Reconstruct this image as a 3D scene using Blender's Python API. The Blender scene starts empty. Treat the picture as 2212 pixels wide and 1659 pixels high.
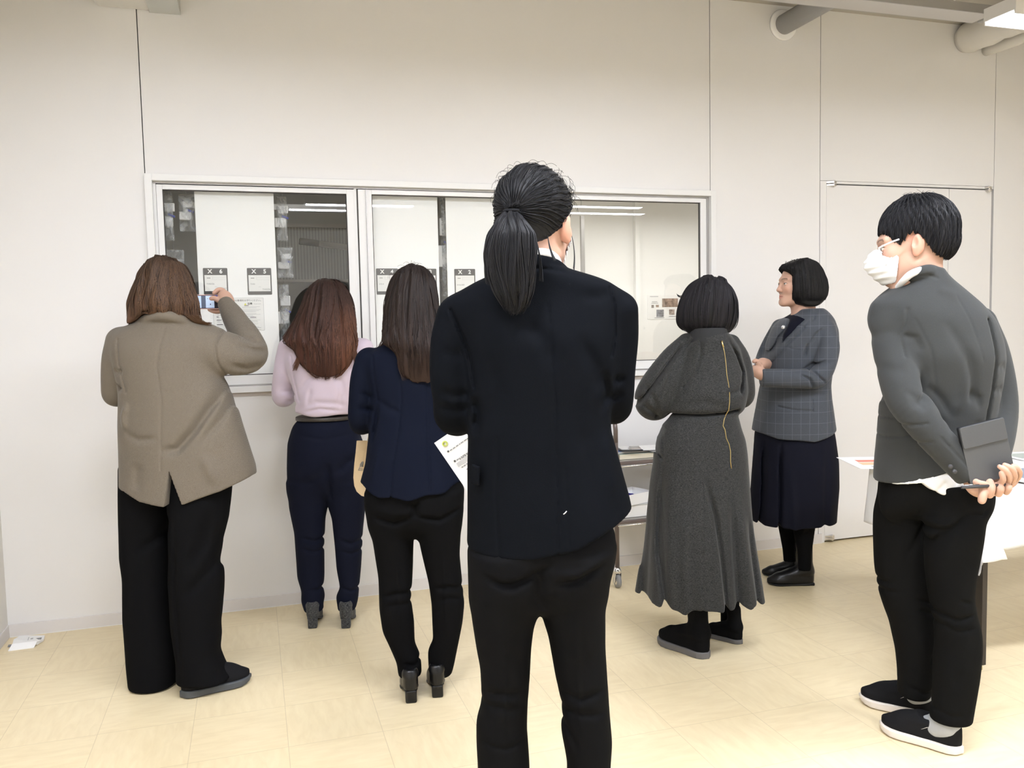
import bpy, math, random
import numpy as np
from mathutils import Vector, Matrix
random.seed(7)
RNG = np.random.default_rng(11)
scene = bpy.context.scene
COL = scene.collection

# ------------------------------------------------------------------ camera
W, H = 2212, 1659
FPX = 1800.0
YAW, PITCH, ROLL = 0.300953, -0.0716573, -0.0215021
CAM = np.array([0.0, -4.1254, 1.34])
cam_r = np.array([0.95437744, -0.29783183, -0.02144524])
cam_u = np.array([0.04175238, 0.06198891, 0.99720315])
cam_f = np.array([0.29566947, 0.95260358, -0.07159601])
cd = bpy.data.cameras.new('camera')
cd.sensor_width = 36.0
cd.lens = FPX / W * 36.0
cd.clip_start = 0.05
co = bpy.data.objects.new('camera', cd)
COL.objects.link(co)
Mx = Matrix.Identity(4)
for i in range(3):
    Mx[i][0] = cam_r[i]; Mx[i][1] = cam_u[i]; Mx[i][2] = -cam_f[i]; Mx[i][3] = CAM[i]
co.matrix_world = Mx
scene.camera = co

# ------------------------------------------------------------------ look, world
scene.view_settings.view_transform = 'Standard'
scene.view_settings.look = 'None'
scene.view_settings.gamma = 1.0
scene.view_settings.exposure = 0.0
wd = bpy.data.worlds.new('world'); scene.world = wd
wd.use_nodes = True
wd.node_tree.nodes['Background'].inputs[0].default_value = (1.0, 0.97, 0.93, 1)
wd.node_tree.nodes['Background'].inputs[1].default_value = 0.25
try:
    scene.cycles.max_bounces = 8
    scene.cycles.diffuse_bounces = 5
    scene.cycles.glossy_bounces = 4
    scene.cycles.transmission_bounces = 6
    scene.cycles.transparent_max_bounces = 24
    scene.cycles.use_denoising = True
    scene.cycles.sample_clamp_indirect = 6.0
except Exception:
    pass
LAMP_COL = (0.885, 0.925, 1.02)
LAMP_POWER = 121.0     # emission strength of the ceiling lamp diffusers
INNER_POWER = 16.0    # lamp in the bright room behind the glass

def ray(u, v):
    return cam_f + cam_r * (u - W / 2) / FPX - cam_u * (v - H / 2) / FPX
def on_z(u, v, z=0.0):
    d = ray(u, v); return CAM + d * ((z - CAM[2]) / d[2])
def on_y(u, v, y=0.0):
    d = ray(u, v); return CAM + d * ((y - CAM[1]) / d[1])
def on_x(u, v, x=0.0):
    d = ray(u, v); return CAM + d * ((x - CAM[0]) / d[0])
# ------------------------------------------------------------------ objects
def tag(o, label=None, cat=None, group=None, kind=None):
    if label: o['label'] = label
    if cat: o['category'] = cat
    if group: o['group'] = group
    if kind: o['kind'] = kind
    return o
def empty(name, loc=(0, 0, 0), rz=0.0, label=None, cat=None, group=None):
    o = bpy.data.objects.new(name, None); COL.objects.link(o)
    o.empty_display_size = 0.1
    o.location = loc; o.rotation_euler = (0, 0, rz)
    return tag(o, label, cat, group)
def link(name, me, mat=None, parent=None):
    o = bpy.data.objects.new(name, me); COL.objects.link(o)
    if mat is not None:
        for m in (mat if isinstance(mat, (list, tuple)) else [mat]): me.materials.append(m)
    if parent is not None: o.parent = parent
    return o
def np_mesh(name, V, F, smooth=True, col=None, sizes=None):
    """V (n,3); F (m,k) faces of equal size."""
    me = bpy.data.meshes.new(name)
    V = np.ascontiguousarray(V, np.float32); F = np.ascontiguousarray(F, np.int32)
    me.vertices.add(len(V)); me.vertices.foreach_set('co', V.ravel())
    k = F.shape[1]
    me.loops.add(F.size); me.loops.foreach_set('vertex_index', F.ravel())
    me.polygons.add(len(F)); me.polygons.foreach_set('loop_start', np.arange(len(F), dtype=np.int32) * k)
    me.polygons.foreach_set('use_smooth', np.full(len(F), smooth))
    me.update(calc_edges=True)
    if col is not None:
        a = me.color_attributes.new('col', 'FLOAT_COLOR', 'POINT')
        c = np.ones((len(V), 4), np.float32); c[:, :3] = col
        a.data.foreach_set('color', c.ravel())
    return me

class MB:
    """collects boxes, prisms, tubes and lathes; build() links them as one mesh object"""
    def __init__(s): s.v = []; s.f = []; s.sm = []; s.mi = []; s.m = 0
    def add(s, V, F, smooth=False):
        n = len(s.v); s.v += [tuple(float(c) for c in p) for p in V]
        s.f += [tuple(i + n for i in f) for f in F]; s.sm += [smooth] * len(F); s.mi += [s.m] * len(F)
        return s
    def box(s, lo, hi):
        x0, y0, z0 = lo; x1, y1, z1 = hi
        V = [(x0,y0,z0),(x1,y0,z0),(x1,y1,z0),(x0,y1,z0),(x0,y0,z1),(x1,y0,z1),(x1,y1,z1),(x0,y1,z1)]
        return s.add(V, [(0,3,2,1),(4,5,6,7),(0,1,5,4),(1,2,6,5),(2,3,7,6),(3,0,4,7)])
    def rbox(s, lo, hi, r=0.004, axis=2):
        """box with rounded corners seen along axis"""
        o = [a for a in range(3) if a != axis]
        (x0, y0), (x1, y1) = [lo[a] for a in o], [hi[a] for a in o]
        pts = []
        for cx, cy, a0 in ((x1-r, y1-r, 0), (x0+r, y1-r, 90), (x0+r, y0+r, 180), (x1-r, y0+r, 270)):
            for k in range(5):
                a = math.radians(a0 + k * 22.5); pts.append((cx + r*math.cos(a), cy + r*math.sin(a)))
        return s.prism(pts, lo[axis], hi[axis], axis)
    def prism(s, pts, a0, a1, axis=2):
        o = [a for a in range(3) if a != axis]
        n = len(pts); V = []
        for h in (a0, a1):
            for p in pts:
                q = [0, 0, 0]; q[o[0]] = p[0]; q[o[1]] = p[1]; q[axis] = h; V.append(q)
        F = [tuple(range(n))[::-1], tuple(range(n, 2*n))] + [(i, (i+1) % n, (i+1) % n + n, i + n) for i in range(n)]
        if axis == 1: F = [f[::-1] for f in F]
        return s.add(V, F)
    def tube(s, pts, r, seg=10, smooth=True, cap=True):
        pts = [Vector(p) for p in pts]; n = len(pts)
        rr = r if isinstance(r, (list, tuple)) else [r] * n
        V = []; up = None
        for i, p in enumerate(pts):
            t = (pts[min(i+1, n-1)] - pts[max(i-1, 0)]).normalized()
            if up is None:
                up = Vector((0, 0, 1)) if abs(t.z) < .9 else Vector((1, 0, 0))
            a = t.cross(up).normalized(); b = a.cross(t).normalized(); up = b
            for k in range(seg):
                w = 2*math.pi*k/seg; V.append(p + (a*math.cos(w) + b*math.sin(w)) * rr[i])
        F = [(i*seg+k, i*seg+(k+1) % seg, (i+1)*seg+(k+1) % seg, (i+1)*seg+k) for i in range(n-1) for k in range(seg)]
        F = [f[::-1] for f in F]
        if cap: F += [tuple(range(seg)), tuple(range((n-1)*seg, n*seg))[::-1]]
        return s.add(V, F, smooth)
    def lathe(s, c, prof, axis=2, seg=20, smooth=True):
        """prof: (radius, height) along axis"""
        o = [a for a in range(3) if a != axis]; V = []
        for r, h in prof:
            for k in range(seg):
                w = 2*math.pi*k/seg; q = [0, 0, 0]
                q[o[0]] = c[o[0]] + r*math.cos(w); q[o[1]] = c[o[1]] + r*math.sin(w); q[axis] = c[axis] + h; V.append(q)
        F = [(i*seg+k, i*seg+(k+1) % seg, (i+1)*seg+(k+1) % seg, (i+1)*seg+k) for i in range(len(prof)-1) for k in range(seg)]
        F += [tuple(range(seg))[::-1], tuple(range((len(prof)-1)*seg, len(prof)*seg))]
        if axis == 1: F = [f[::-1] for f in F]
        return s.add(V, F, smooth)
    def build(s, name, mat, parent=None, bevel=0.0, xf=None):
        me = bpy.data.meshes.new(name)
        V = s.v if xf is None else [tuple(xf @ Vector(p)) for p in s.v]
        me.from_pydata(V, [], s.f); me.polygons.foreach_set('use_smooth', s.sm)
        me.polygons.foreach_set('material_index', s.mi); me.update()
        o = link(name, me, mat, parent)
        if bevel:
            b = o.modifiers.new('bevel', 'BEVEL'); b.width = bevel; b.segments = 2; b.limit_method = 'ANGLE'
        return o

def text_mesh(s, size=0.05, extrude=0.0004, bold=0.0, align='CENTER'):
    """vertices and faces of a line of writing in the XZ plane facing -Y"""
    c = bpy.data.curves.new('writing', 'FONT'); c.body = s; c.size = size; c.extrude = extrude; c.offset = bold
    c.align_x = align; c.align_y = 'CENTER'; c.resolution_u = 3
    o = bpy.data.objects.new('writing', c); COL.objects.link(o)
    bpy.context.view_layer.update()
    dg = bpy.context.evaluated_depsgraph_get()
    me = bpy.data.meshes.new_from_object(o.evaluated_get(dg))
    V = [(v.co.x, -v.co.z, v.co.y) for v in me.vertices]; F = [tuple(p.vertices) for p in me.polygons]
    bpy.data.objects.remove(o); bpy.data.meshes.remove(me); bpy.data.curves.remove(c)
    return V, F

# ------------------------------------------------------------------ materials
def new_mat(name):
    m = bpy.data.materials.new(name); m.use_nodes = True
    nt = m.node_tree; return m, nt, nt.nodes['Principled BSDF']
def mat(name, c, rough=0.6, metal=0.0, bump=0.0, scale=60.0, spec=0.5, var=0.0, vscale=4.0, sheen=0.0, stretch=(1,1,1), attr=False, coat=0.0, emis=0.0):
    m, nt, b = new_mat(name)
    b.inputs['Base Color'].default_value = (*c, 1); b.inputs['Roughness'].default_value = rough
    b.inputs['Metallic'].default_value = metal; b.inputs['Specular IOR Level'].default_value = spec
    b.inputs['Sheen Weight'].default_value = sheen; b.inputs['Sheen Roughness'].default_value = 0.5
    b.inputs['Coat Weight'].default_value = coat
    if emis:
        b.inputs['Emission Color'].default_value = (*c, 1); b.inputs['Emission Strength'].default_value = emis
    N = nt.nodes; L = nt.links
    tc = N.new('ShaderNodeTexCoord'); mp = N.new('ShaderNodeMapping'); mp.inputs['Scale'].default_value = stretch
    L.new(tc.outputs['Object'], mp.inputs[0])
    base = None
    if attr:
        a = N.new('ShaderNodeVertexColor'); a.layer_name = 'col'; base = a.outputs[0]; L.new(base, b.inputs['Base Color'])
    if var:
        n = N.new('ShaderNodeTexNoise'); n.inputs['Scale'].default_value = vscale; n.inputs['Detail'].default_value = 5
        L.new(mp.outputs[0], n.inputs['Vector'])
        r = N.new('ShaderNodeMapRange'); r.inputs[1].default_value = .25; r.inputs[2].default_value = .75
        r.inputs[3].default_value = 1 - var; r.inputs[4].default_value = 1 + var
        L.new(n.outputs['Fac'], r.inputs[0])
        mx = N.new('ShaderNodeVectorMath'); mx.operation = 'SCALE'
        if base is not None: L.new(base, mx.inputs[0])
        else: mx.inputs[0].default_value = c
        L.new(r.outputs[0], mx.inputs['Scale']); L.new(mx.outputs[0], b.inputs['Base Color'])
    if bump:
        n = N.new('ShaderNodeTexNoise'); n.inputs['Scale'].default_value = scale; n.inputs['Detail'].default_value = 3
        L.new(mp.outputs[0], n.inputs['Vector'])
        bp = N.new('ShaderNodeBump'); bp.inputs['Strength'].default_value = bump; bp.inputs['Distance'].default_value = 0.002
        L.new(n.outputs['Fac'], bp.inputs['Height']); L.new(bp.outputs[0], b.inputs['Normal'])
    return m

def weave_mat(name, c1, c2, fx=260, fz=260, line=None, lc=(1,1,1), rough=0.85, contrast=0.5, heather=0.0, hs=120, fleck=None):
    """woven cloth: fine crossing threads, optional window-pane lines (pitch x, pitch z, width), optional heather"""
    m, nt, b = new_mat(name); N = nt.nodes; L = nt.links
    b.inputs['Roughness'].default_value = rough; b.inputs['Specular IOR Level'].default_value = 0.2
    b.inputs['Sheen Weight'].default_value = 0.12; b.inputs['Sheen Roughness'].default_value = 0.4
    tc = N.new('ShaderNodeTexCoord')
    sep = N.new('ShaderNodeSeparateXYZ'); L.new(tc.outputs['Object'], sep.inputs[0])
    nz = N.new('ShaderNodeTexNoise'); nz.inputs['Scale'].default_value = hs; nz.inputs['Detail'].default_value = 3
    mp = N.new('ShaderNodeMapping'); mp.inputs['Scale'].default_value = (1, 1, 3.0 if heather else 1)
    L.new(tc.outputs['Object'], mp.inputs[0]); L.new(mp.outputs[0], nz.inputs['Vector'])
    def math_(op, a, bb=None, v=None):
        n = N.new('ShaderNodeMath'); n.operation = op
        if hasattr(a, 'links') : L.new(a, n.inputs[0])
        else: n.inputs[0].default_value = a
        if bb is not None:
            if hasattr(bb, 'links'): L.new(bb, n.inputs[1])
            else: n.inputs[1].default_value = bb
        return n.outputs[0]
    sx = math_('SINE', math_('MULTIPLY', sep.outputs[0], fx * 6.283))
    sz = math_('SINE', math_('MULTIPLY', sep.outputs[2], fz * 6.283))
    w = math_('MULTIPLY', sx, sz)
    f = math_('ADD', math_('MULTIPLY', w, 0.5 * contrast), 0.5)
    if heather: f = math_('ADD', math_('MULTIPLY', math_('SUBTRACT', nz.outputs['Fac'], 0.5), heather * 4), f)
    mix = N.new('ShaderNodeMix'); mix.data_type = 'RGBA'; mix.clamp_factor = True
    L.new(f, mix.inputs[0]); mix.inputs[6].default_value = (*c1, 1); mix.inputs[7].default_value = (*c2, 1)
    out = mix.outputs[2]
    if line:
        px, pz, lw = line
        def stripe(src, pitch):
            fr = math_('FRACT', math_('MULTIPLY', src, 1.0 / pitch))
            return math_('LESS_THAN', fr, lw / pitch)
        s = math_('MAXIMUM', stripe(math_('SUBTRACT', sep.outputs[0], math_('MULTIPLY', sep.outputs[1], .4)), px), stripe(sep.outputs[2], pz))
        mx2 = N.new('ShaderNodeMix'); mx2.data_type = 'RGBA'; L.new(math_('MULTIPLY', s, 0.5), mx2.inputs[0])
        L.new(out, mx2.inputs[6]); mx2.inputs[7].default_value = (*lc, 1); out = mx2.outputs[2]
    L.new(out, b.inputs['Base Color'])
    bp = N.new('ShaderNodeBump'); bp.inputs['Strength'].default_value = 0.25; bp.inputs['Distance'].default_value = 0.001
    L.new(f, bp.inputs['Height']); L.new(bp.outputs[0], b.inputs['Normal'])
    return m

# ------------------------------------------------------------------ distance fields
F32 = np.float32
def smin(a, b, k):
    h = np.maximum(k - np.abs(a - b), 0) / k
    return np.minimum(a, b) - h * h * k * 0.25
def smax(a, b, k): return -smin(-a, -b, k)
def sph(P, c, r): return np.sqrt(((P - F32(c)) ** 2).sum(1)) - r
def ell(P, c, r, M=None):
    Q = P - F32(c)
    if M is not None: Q = Q @ F32(M)
    r = F32(r); k0 = np.sqrt(((Q / r) ** 2).sum(1)); k1 = np.sqrt(((Q / (r * r)) ** 2).sum(1)) + 1e-6
    return k0 * (k0 - 1) / k1
def rcone(P, a, b, r1, r2):
    a = F32(a); b = F32(b); ba = b - a; l2 = float(ba @ ba) + 1e-9
    t = np.clip(((P - a) @ ba) / l2, 0, 1)
    d = P - a - t[:, None] * ba
    return np.sqrt((d * d).sum(1)) - (r1 + (r2 - r1) * t)
def path(P, pts, rad, k=0.0, squash=None):
    """chain of tapering rounds; squash=(nx,ny,nz,s): cross-section s times thinner along n"""
    s = 1.0
    if squash is not None:
        n = F32(squash[:3]); n = n / np.linalg.norm(n); s = squash[3]
        P = P + (P @ n)[:, None] * n * F32(s - 1)
        pts = [np.array(p) + np.dot(p, n) * n * (s - 1) for p in pts]
    d = None
    for i in range(len(pts) - 1):
        e = rcone(P, pts[i], pts[i+1], rad[i], rad[i+1])
        d = e if d is None else (smin(d, e, k) if k else np.minimum(d, e))
    return d / max(s, 1.0) ** 0.5
def curve_pts(pts, rad, sub=5):
    """Catmull-Rom refinement of a path"""
    P = np.array([list(p) + [r] for p, r in zip(pts, rad)], float)
    Q = np.vstack([2*P[0]-P[1], P, 2*P[-1]-P[-2]]); out = []
    for i in range(1, len(Q) - 2):
        for j in range(sub):
            t = j / sub; a, b, c, d = Q[i-1], Q[i], Q[i+1], Q[i+2]
            out.append(.5*((2*b) + (c-a)*t + (2*a-5*b+4*c-d)*t*t + (3*b-a-3*c+d)*t**3))
    out.append(P[-1]); out = np.array(out)
    return [o[:3] for o in out], [float(o[3]) for o in out]
def box_sdf(P, c, h, M=None, r=0.0):
    Q = P - F32(c)
    if M is not None: Q = Q @ F32(M)
    q = np.abs(Q) - (F32(h) - r)
    return np.sqrt((np.maximum(q, 0) ** 2).sum(1)) + np.minimum(q.max(1), 0) - r

class Tab:
    """value against height, smoothed"""
    def __init__(s, pts, sig=0.012):
        pts = sorted((float(a), float(b)) for a, b in pts); z = np.array([p[0] for p in pts]); v = np.array([p[1] for p in pts])
        s.z = np.arange(z[0] - 6*sig, z[-1] + 6*sig, 0.002)
        # linear extension beyond the ends
        lo = (v[1]-v[0])/max(z[1]-z[0], 1e-4); hi = (v[-1]-v[-2])/max(z[-1]-z[-2], 1e-4)
        y = np.interp(s.z, z, v); y = np.where(s.z < z[0], v[0] + lo*(s.z - z[0]), y); y = np.where(s.z > z[-1], v[-1] + hi*(s.z - z[-1]), y)
        if sig > 0:
            n = max(1, int(3*sig/0.002)); k = np.exp(-.5*(np.arange(-n, n+1)*0.002/sig)**2); k /= k.sum()
            y = np.convolve(np.pad(y, n, mode='edge'), k, mode='valid')
        s.v = y; s.z0, s.z1 = z[0], z[-1]
    def __call__(s, z): return np.interp(np.clip(z, s.z0, s.z1), s.z, s.v).astype(F32)

def loft(L, R, D, n=2.3, sig=0.012, mod=None, ztop=None, zbot=None, kk=0.01):
    """stacked cross-sections: L, R edges [(x,z)], D [(z, centre y, half depth)]; returns field"""
    l = Tab([(z, x) for x, z in L], sig); r = Tab([(z, x) for x, z in R], sig)
    cy = Tab([(z, c) for z, c, b in D], sig*1.5); bb = Tab([(z, b) for z, c, b in D], sig*1.5)
    z1 = ztop if ztop is not None else min(l.z1, r.z1); z0 = zbot if zbot is not None else max(l.z0, r.z0)
    def f(P):
        x, y, z = P[:, 0], P[:, 1], P[:, 2]; zc = np.clip(z, z0, z1)
        a0 = l(zc); a1 = r(zc); cx = (a0 + a1)/2; a = np.maximum((a1 - a0)/2, 0.002); c = cy(zc); b = np.maximum(bb(zc), 0.002)
        dx = x - cx; dy = y - c
        k = (np.abs(dx/a)**n + np.abs(dy/b)**n + 1e-9) ** (1.0/n)
        if mod is not None: k = k / (1 + mod(np.arctan2(dy, dx), z, x, y))
        rr = np.sqrt(dx*dx + dy*dy); d = np.where(k > 0.3, rr*(1 - 1/np.maximum(k, .3)), -0.5*np.minimum(a, b))
        return smax(d, np.maximum(z - z1, z0 - z), kk)
    return f

def crease(P, pts, w, depth, ymax=None, fade=0):
    """a fold drawn in the person's frontal plane; positive depth = groove"""
    d = np.full(len(P), 9.0, F32); Q = P[:, [0, 2]]; S = np.zeros(len(P), F32); N = len(pts) - 1
    for i in range(len(pts) - 1):
        a = F32([pts[i][0], pts[i][2]]); b = F32([pts[i+1][0], pts[i+1][2]]); ba = b - a
        t = np.clip(((Q - a) @ ba) / (float(ba @ ba) + 1e-9), 0, 1); e = Q - a - t[:, None]*ba
        # fade at the two tips
        e = np.sqrt((e*e).sum(1)); S = np.where(e < d, (i + t)/N, S); d = np.minimum(d, e)
    g = depth * np.exp(-(d / w) ** 2)
    if fade: g = g*np.clip(S*3.5 + .05, 0, 1)*(np.clip((1 - S)*3.5 + .05, 0, 1) if fade == 2 else 1)
    if ymax is not None: g = g * (1 / (1 + np.exp((P[:, 1] - ymax) / 0.012)))
    return g
def wob(P, fr, seed, st=(1, 1, 1)):
    r = np.random.default_rng(seed); s = 0
    Q = P * F32(st)
    for i in range(5):
        v = r.normal(size=3); v /= np.linalg.norm(v); s = s + np.sin(Q @ F32(v * fr * (0.7 + 0.25*i)) + r.uniform(0, 6.28))
    return (s / 5).astype(F32)

def surf(f, lo, hi, h):
    """surface nets over sparse blocks -> V, F"""
    B = 8; lo = np.array(lo, float) - 2*h; hi = np.array(hi, float) + 2*h
    nb = np.ceil((hi - lo) / (B*h)).astype(int)
    g = np.stack(np.meshgrid(*[np.arange(n) for n in nb], indexing='ij'), -1).reshape(-1, 3)
    cen = (lo + (g + .5) * B * h).astype(F32)
    d = np.concatenate([f(cen[i:i+60000]) for i in range(0, len(cen), 60000)])
    g = g[np.abs(d) < B*h*0.866*1.6 + 0.012]
    N = (nb*B + 2).astype(np.int64)
    lin = lambda c: (c[..., 0] * N[1] + c[..., 1]) * N[2] + c[..., 2]
    off = np.stack(np.meshgrid(*[np.arange(B+1)]*3, indexing='ij'), -1).reshape(-1, 3)
    ids = []; vs = []; qs = []
    corners = [(a, b, c) for a in (0, 1) for b in (0, 1) for c in (0, 1)]
    edges = [(i, j) for i in range(8) for j in range(i+1, 8) if sum(abs(np.array(corners[i]) - corners[j])) == 1]
    for s in range(0, len(g), 100):
        gb = g[s:s+100]; G = gb[:, None, :]*B + off[None]
        P = (lo + G.reshape(-1, 3)*h).astype(F32)
        D = f(P).reshape(-1, B+1, B+1, B+1); S = D < 0
        C = [D[:, a:a+B, b:b+B, c:c+B] for a, b, c in corners]
        cnt = sum((c < 0).astype(np.int8) for c in C); act = (cnt > 0) & (cnt < 8)
        if not act.any(): continue
        bi, i, j, k = np.nonzero(act); base = gb[bi]*B + np.stack([i, j, k], 1)
        cv = np.stack([c[act] for c in C], 1); acc = np.zeros((len(bi), 3)); n = np.zeros(len(bi))
        for e0, e1 in edges:
            a = cv[:, e0]; b = cv[:, e1]; x = (a < 0) != (b < 0)
            t = np.where(x, a / np.where(x, a - b, 1), 0)
            p = np.array(corners[e0]) + t[:, None]*(np.array(corners[e1]) - np.array(corners[e0]))
            acc += p * x[:, None]; n += x
        vs.append(lo + (base + acc / n[:, None]) * h); ids.append(lin(base.astype(np.int64)))
        for ax in range(3):
            sl0 = [slice(None), slice(0, B), slice(0, B), slice(0, B)]; sl1 = list(sl0); sl1[ax+1] = slice(1, B+1)
            a = S[tuple(sl0)]; b = S[tuple(sl1)]; x = a != b
            bi, i, j, k = np.nonzero(x)
            if not len(bi): continue
            c0 = (gb[bi]*B + np.stack([i, j, k], 1)).astype(np.int64)
            u = [0, 0, 0]; v = [0, 0, 0]; u[(ax+1) % 3] = 1; v[(ax+2) % 3] = 1; u = np.array(u); v = np.array(v)
            q = np.stack([lin(c0), lin(c0 - u), lin(c0 - u - v), lin(c0 - v)], 1)
            inside = a[x]; q = np.where(inside[:, None], q, q[:, ::-1]); qs.append(q)
    ids = np.concatenate(ids); V = np.concatenate(vs); Q = np.concatenate(qs)
    o = np.argsort(ids); ids = ids[o]; V = V[o]
    keep, first = np.unique(ids, return_index=True); V = V[first]
    idx = np.searchsorted(keep, Q); idx = np.clip(idx, 0, len(keep)-1); ok = (keep[idx] == Q).all(1)
    return V, idx[ok]
def sdf_obj(name, f, lo, hi, h, m, parent=None, colf=None):
    V, F = surf(f, lo, hi, h)
    me = np_mesh(name, V, F, True, None if colf is None else colf(V.astype(F32)))
    return link(name, me, m, parent)
def join_np(parts):
    """[(V,F,col)] quads -> one"""
    Vs = []; Fs = []; Cs = []; n = 0
    for V, F, c in parts:
        Vs.append(V); Fs.append(F + n); n += len(V)
        Cs.append(np.broadcast_to(np.array(c, F32), (len(V), 3)))
    return np.concatenate(Vs), np.concatenate(Fs), np.concatenate(Cs)

def strands_np(X, rad, col):
    """X (n, m, 3) polylines -> triangular tubes as quads; rad (n, m); col (n,3) or (n,m,3)"""
    n, m, _ = X.shape
    T = np.gradient(X, axis=1); T /= np.linalg.norm(T, axis=2, keepdims=True) + 1e-9
    up = np.array([0.31, -0.9, 0.2]); A = np.cross(T, up); A /= np.linalg.norm(A, axis=2, keepdims=True) + 1e-9; Bv = np.cross(A, T)
    V = np.stack([X + (A*math.cos(w) + Bv*math.sin(w)) * rad[..., None] for w in (0, 2.094, 4.189)], 2)  # n,m,3,3
    I = np.arange(n*m*3).reshape(n, m, 3)
    F = np.stack([np.stack([I[:, :-1, k], I[:, 1:, k], I[:, 1:, (k+1) % 3], I[:, :-1, (k+1) % 3]], -1) for k in range(3)], 2)
    if col.ndim == 2: col = np.broadcast_to(col[:, None, :], (n, m, 3))
    C = np.repeat(col[:, :, None, :], 3, 2).reshape(-1, 3)
    return V.reshape(-1, 3), F.reshape(-1, 4), C

def grad(f, P, e=0.002):
    f0 = f(P); G = np.stack([f(P + F32(v)*F32(e)) - f0 for v in ((1,0,0),(0,1,0),(0,0,1))], 1) / e
    return f0, G / (np.linalg.norm(G, axis=1, keepdims=True) + 1e-6)
def flow_strands(f, roots, flow, steps, step, zend, off=(-.002, .003), wave=0.0, wl=0.06, rad=0.0011, pal=((.02,.015,.012),(.05,.03,.02)), seed=1, free=0.0, colz=None, stop=None):
    """strands that follow the surface f=offset, pushed by flow(P); end at height zend(P0, rnd)"""
    r = np.random.default_rng(seed); n = len(roots); P = roots.astype(F32); o = r.uniform(*off, n).astype(F32)
    X = []; ph = r.uniform(0, 6.28, n); alive = np.ones(n, bool); ze = zend(P, r.random(n)).astype(F32)
    lock = r.uniform(0.6, 1.4, n)
    for s in range(steps):
        X.append(P.copy())
        d, g = grad(f, P)
        v = flow(P); v = v - g * (v*g).sum(1, keepdims=True)*(1 - free)
        v = v / (np.linalg.norm(v, axis=1, keepdims=True) + 1e-6)
        if wave:
            t = np.cross(v, g); v = v + t * (wave*np.cos(s*step/wl*6.28*lock + ph))[:, None]
        Pn = P + v*F32(step) - g * ((d - o)*0.5)[:, None]*(1 - free)
        alive = alive & (Pn[:, 2] > ze)
        if stop is not None: alive = alive & ~stop(P)
        P = np.where(alive[:, None], Pn, P).astype(F32)
    X = np.stack(X, 1)
    # resample frozen tails
    seg = np.linalg.norm(np.diff(X, axis=1), axis=2); cnt = (seg > 1e-5).sum(1) + 1
    m = min(steps, 22); out = np.empty((n, m, 3), F32)
    u = np.linspace(0, 1, m)[None, :] * (cnt - 1)[:, None]; i0 = np.clip(u.astype(int), 0, steps-2); t = (u - i0)[..., None]
    I = np.arange(n)[:, None]; out = X[I, i0]*(1-t) + X[I, np.minimum(i0+1, steps-1)]*t
    ok = cnt > 4; out = out[ok]; n = len(out)
    tt = np.linspace(0, 1, m); rd = rad * r.uniform(.6, 1.3, n)[:, None] * np.clip((1 - tt)*5, 0.12, 1)[None]
    w = r.random(n)[:, None]; col = np.array(pal[0])*(1-w) + np.array(pal[1])*w
    col = np.repeat(col[:, None, :], m, 1)
    if colz is not None: col = colz(out, col, r)
    return strands_np(out, rd, col)

class Pers:
    """a person's frame: x to the camera's right, y away from it, z up; origin on the floor"""
    def __init__(s, u=None, v=None, depth=None, label='', name='person', cat='person'):
        yw = YAW; s.rh = np.array([math.cos(yw), -math.sin(yw), 0]); s.fh = np.array([math.sin(yw), math.cos(yw), 0])
        if depth is None: s.O = on_z(u, v)
        else:
            d = ray(u, 720); d = d / (d @ s.fh); s.O = CAM + d*depth; s.O[2] = 0
        s.C = np.array([(CAM - s.O) @ s.rh, (CAM - s.O) @ s.fh, CAM[2]])
        s.dep = -s.C[1]; s.k = FPX / s.dep   # pixels per metre at y=0
        s.root = empty(name, s.O, -yw, label, cat)
    def loc(s, P): P = np.array(P) - s.O; return np.array([P @ s.rh, P @ s.fh, P[2]])
    def p(s, u, v, y=0.0):
        d = ray(u, v); d = np.array([d @ s.rh, d @ s.fh, d[2]]); t = (y - s.C[1]) / d[1]; return s.C + d*t
    def floor(s, u, v, z=0.0): return s.loc(on_z(u, v, z))
    def xz(s, pts, y=0.0):
        o = [s.p(u, v, y) for u, v in pts]; return [(q[0], q[2]) for q in o]
    def z(s, v, u=None, y=0.0): return s.p(s_u(s) if u is None else u, v, y)[2]
def s_u(s): return W/2 + FPX * (-s.C[0]) / s.dep
def cut_below(hem):
    """hem [(x,z)] -> field positive below the hem line"""
    hem = sorted(hem); xs = [a for a, b in hem]; zs = [b for a, b in hem]
    return lambda P: np.interp(P[:, 0], xs, zs).astype(F32) - P[:, 2]
def rot(yaw=0, pitch=0, roll=0):
    """columns = head axes (right, forward, up) in the person's frame; yaw turns left, pitch looks up, roll tips to the right"""
    return np.array(Matrix.Rotation(yaw, 3, 'Z') @ Matrix.Rotation(pitch, 3, 'X') @ Matrix.Rotation(roll, 3, 'Y'))
# ------------------------------------------------------------------ setting
CEIL = 3.085
XL = -1.087
m_wall = mat('wall_panel', (.775, .765, .758), rough=.42, bump=.05, scale=25, spec=.5, var=.012, vscale=1.3)
m_wall2 = mat('side_wall_paint', (.74, .72, .68), rough=.6, bump=.05, scale=30)
m_joint = mat('joint_sealant', (.30, .27, .245), rough=.8)
m_base = mat('vinyl_base', (.70, .675, .665), rough=.55)
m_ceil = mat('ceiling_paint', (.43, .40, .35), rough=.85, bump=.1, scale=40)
m_alu = mat('aluminium_white', (.78, .78, .775), rough=.35, metal=.0, spec=.6)
m_alud = mat('aluminium_grey', (.42, .41, .40), rough=.35, metal=.6)
m_gap = mat('gasket_dark', (.05, .045, .042), rough=.7)
m_steel = mat('brushed_steel', (.62, .6, .58), rough=.28, metal=1.0)
m_chrome = mat('chrome', (.75, .75, .76), rough=.12, metal=1.0)
m_white = mat('white_board', (.93, .93, .93), rough=.35, spec=.5)
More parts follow.
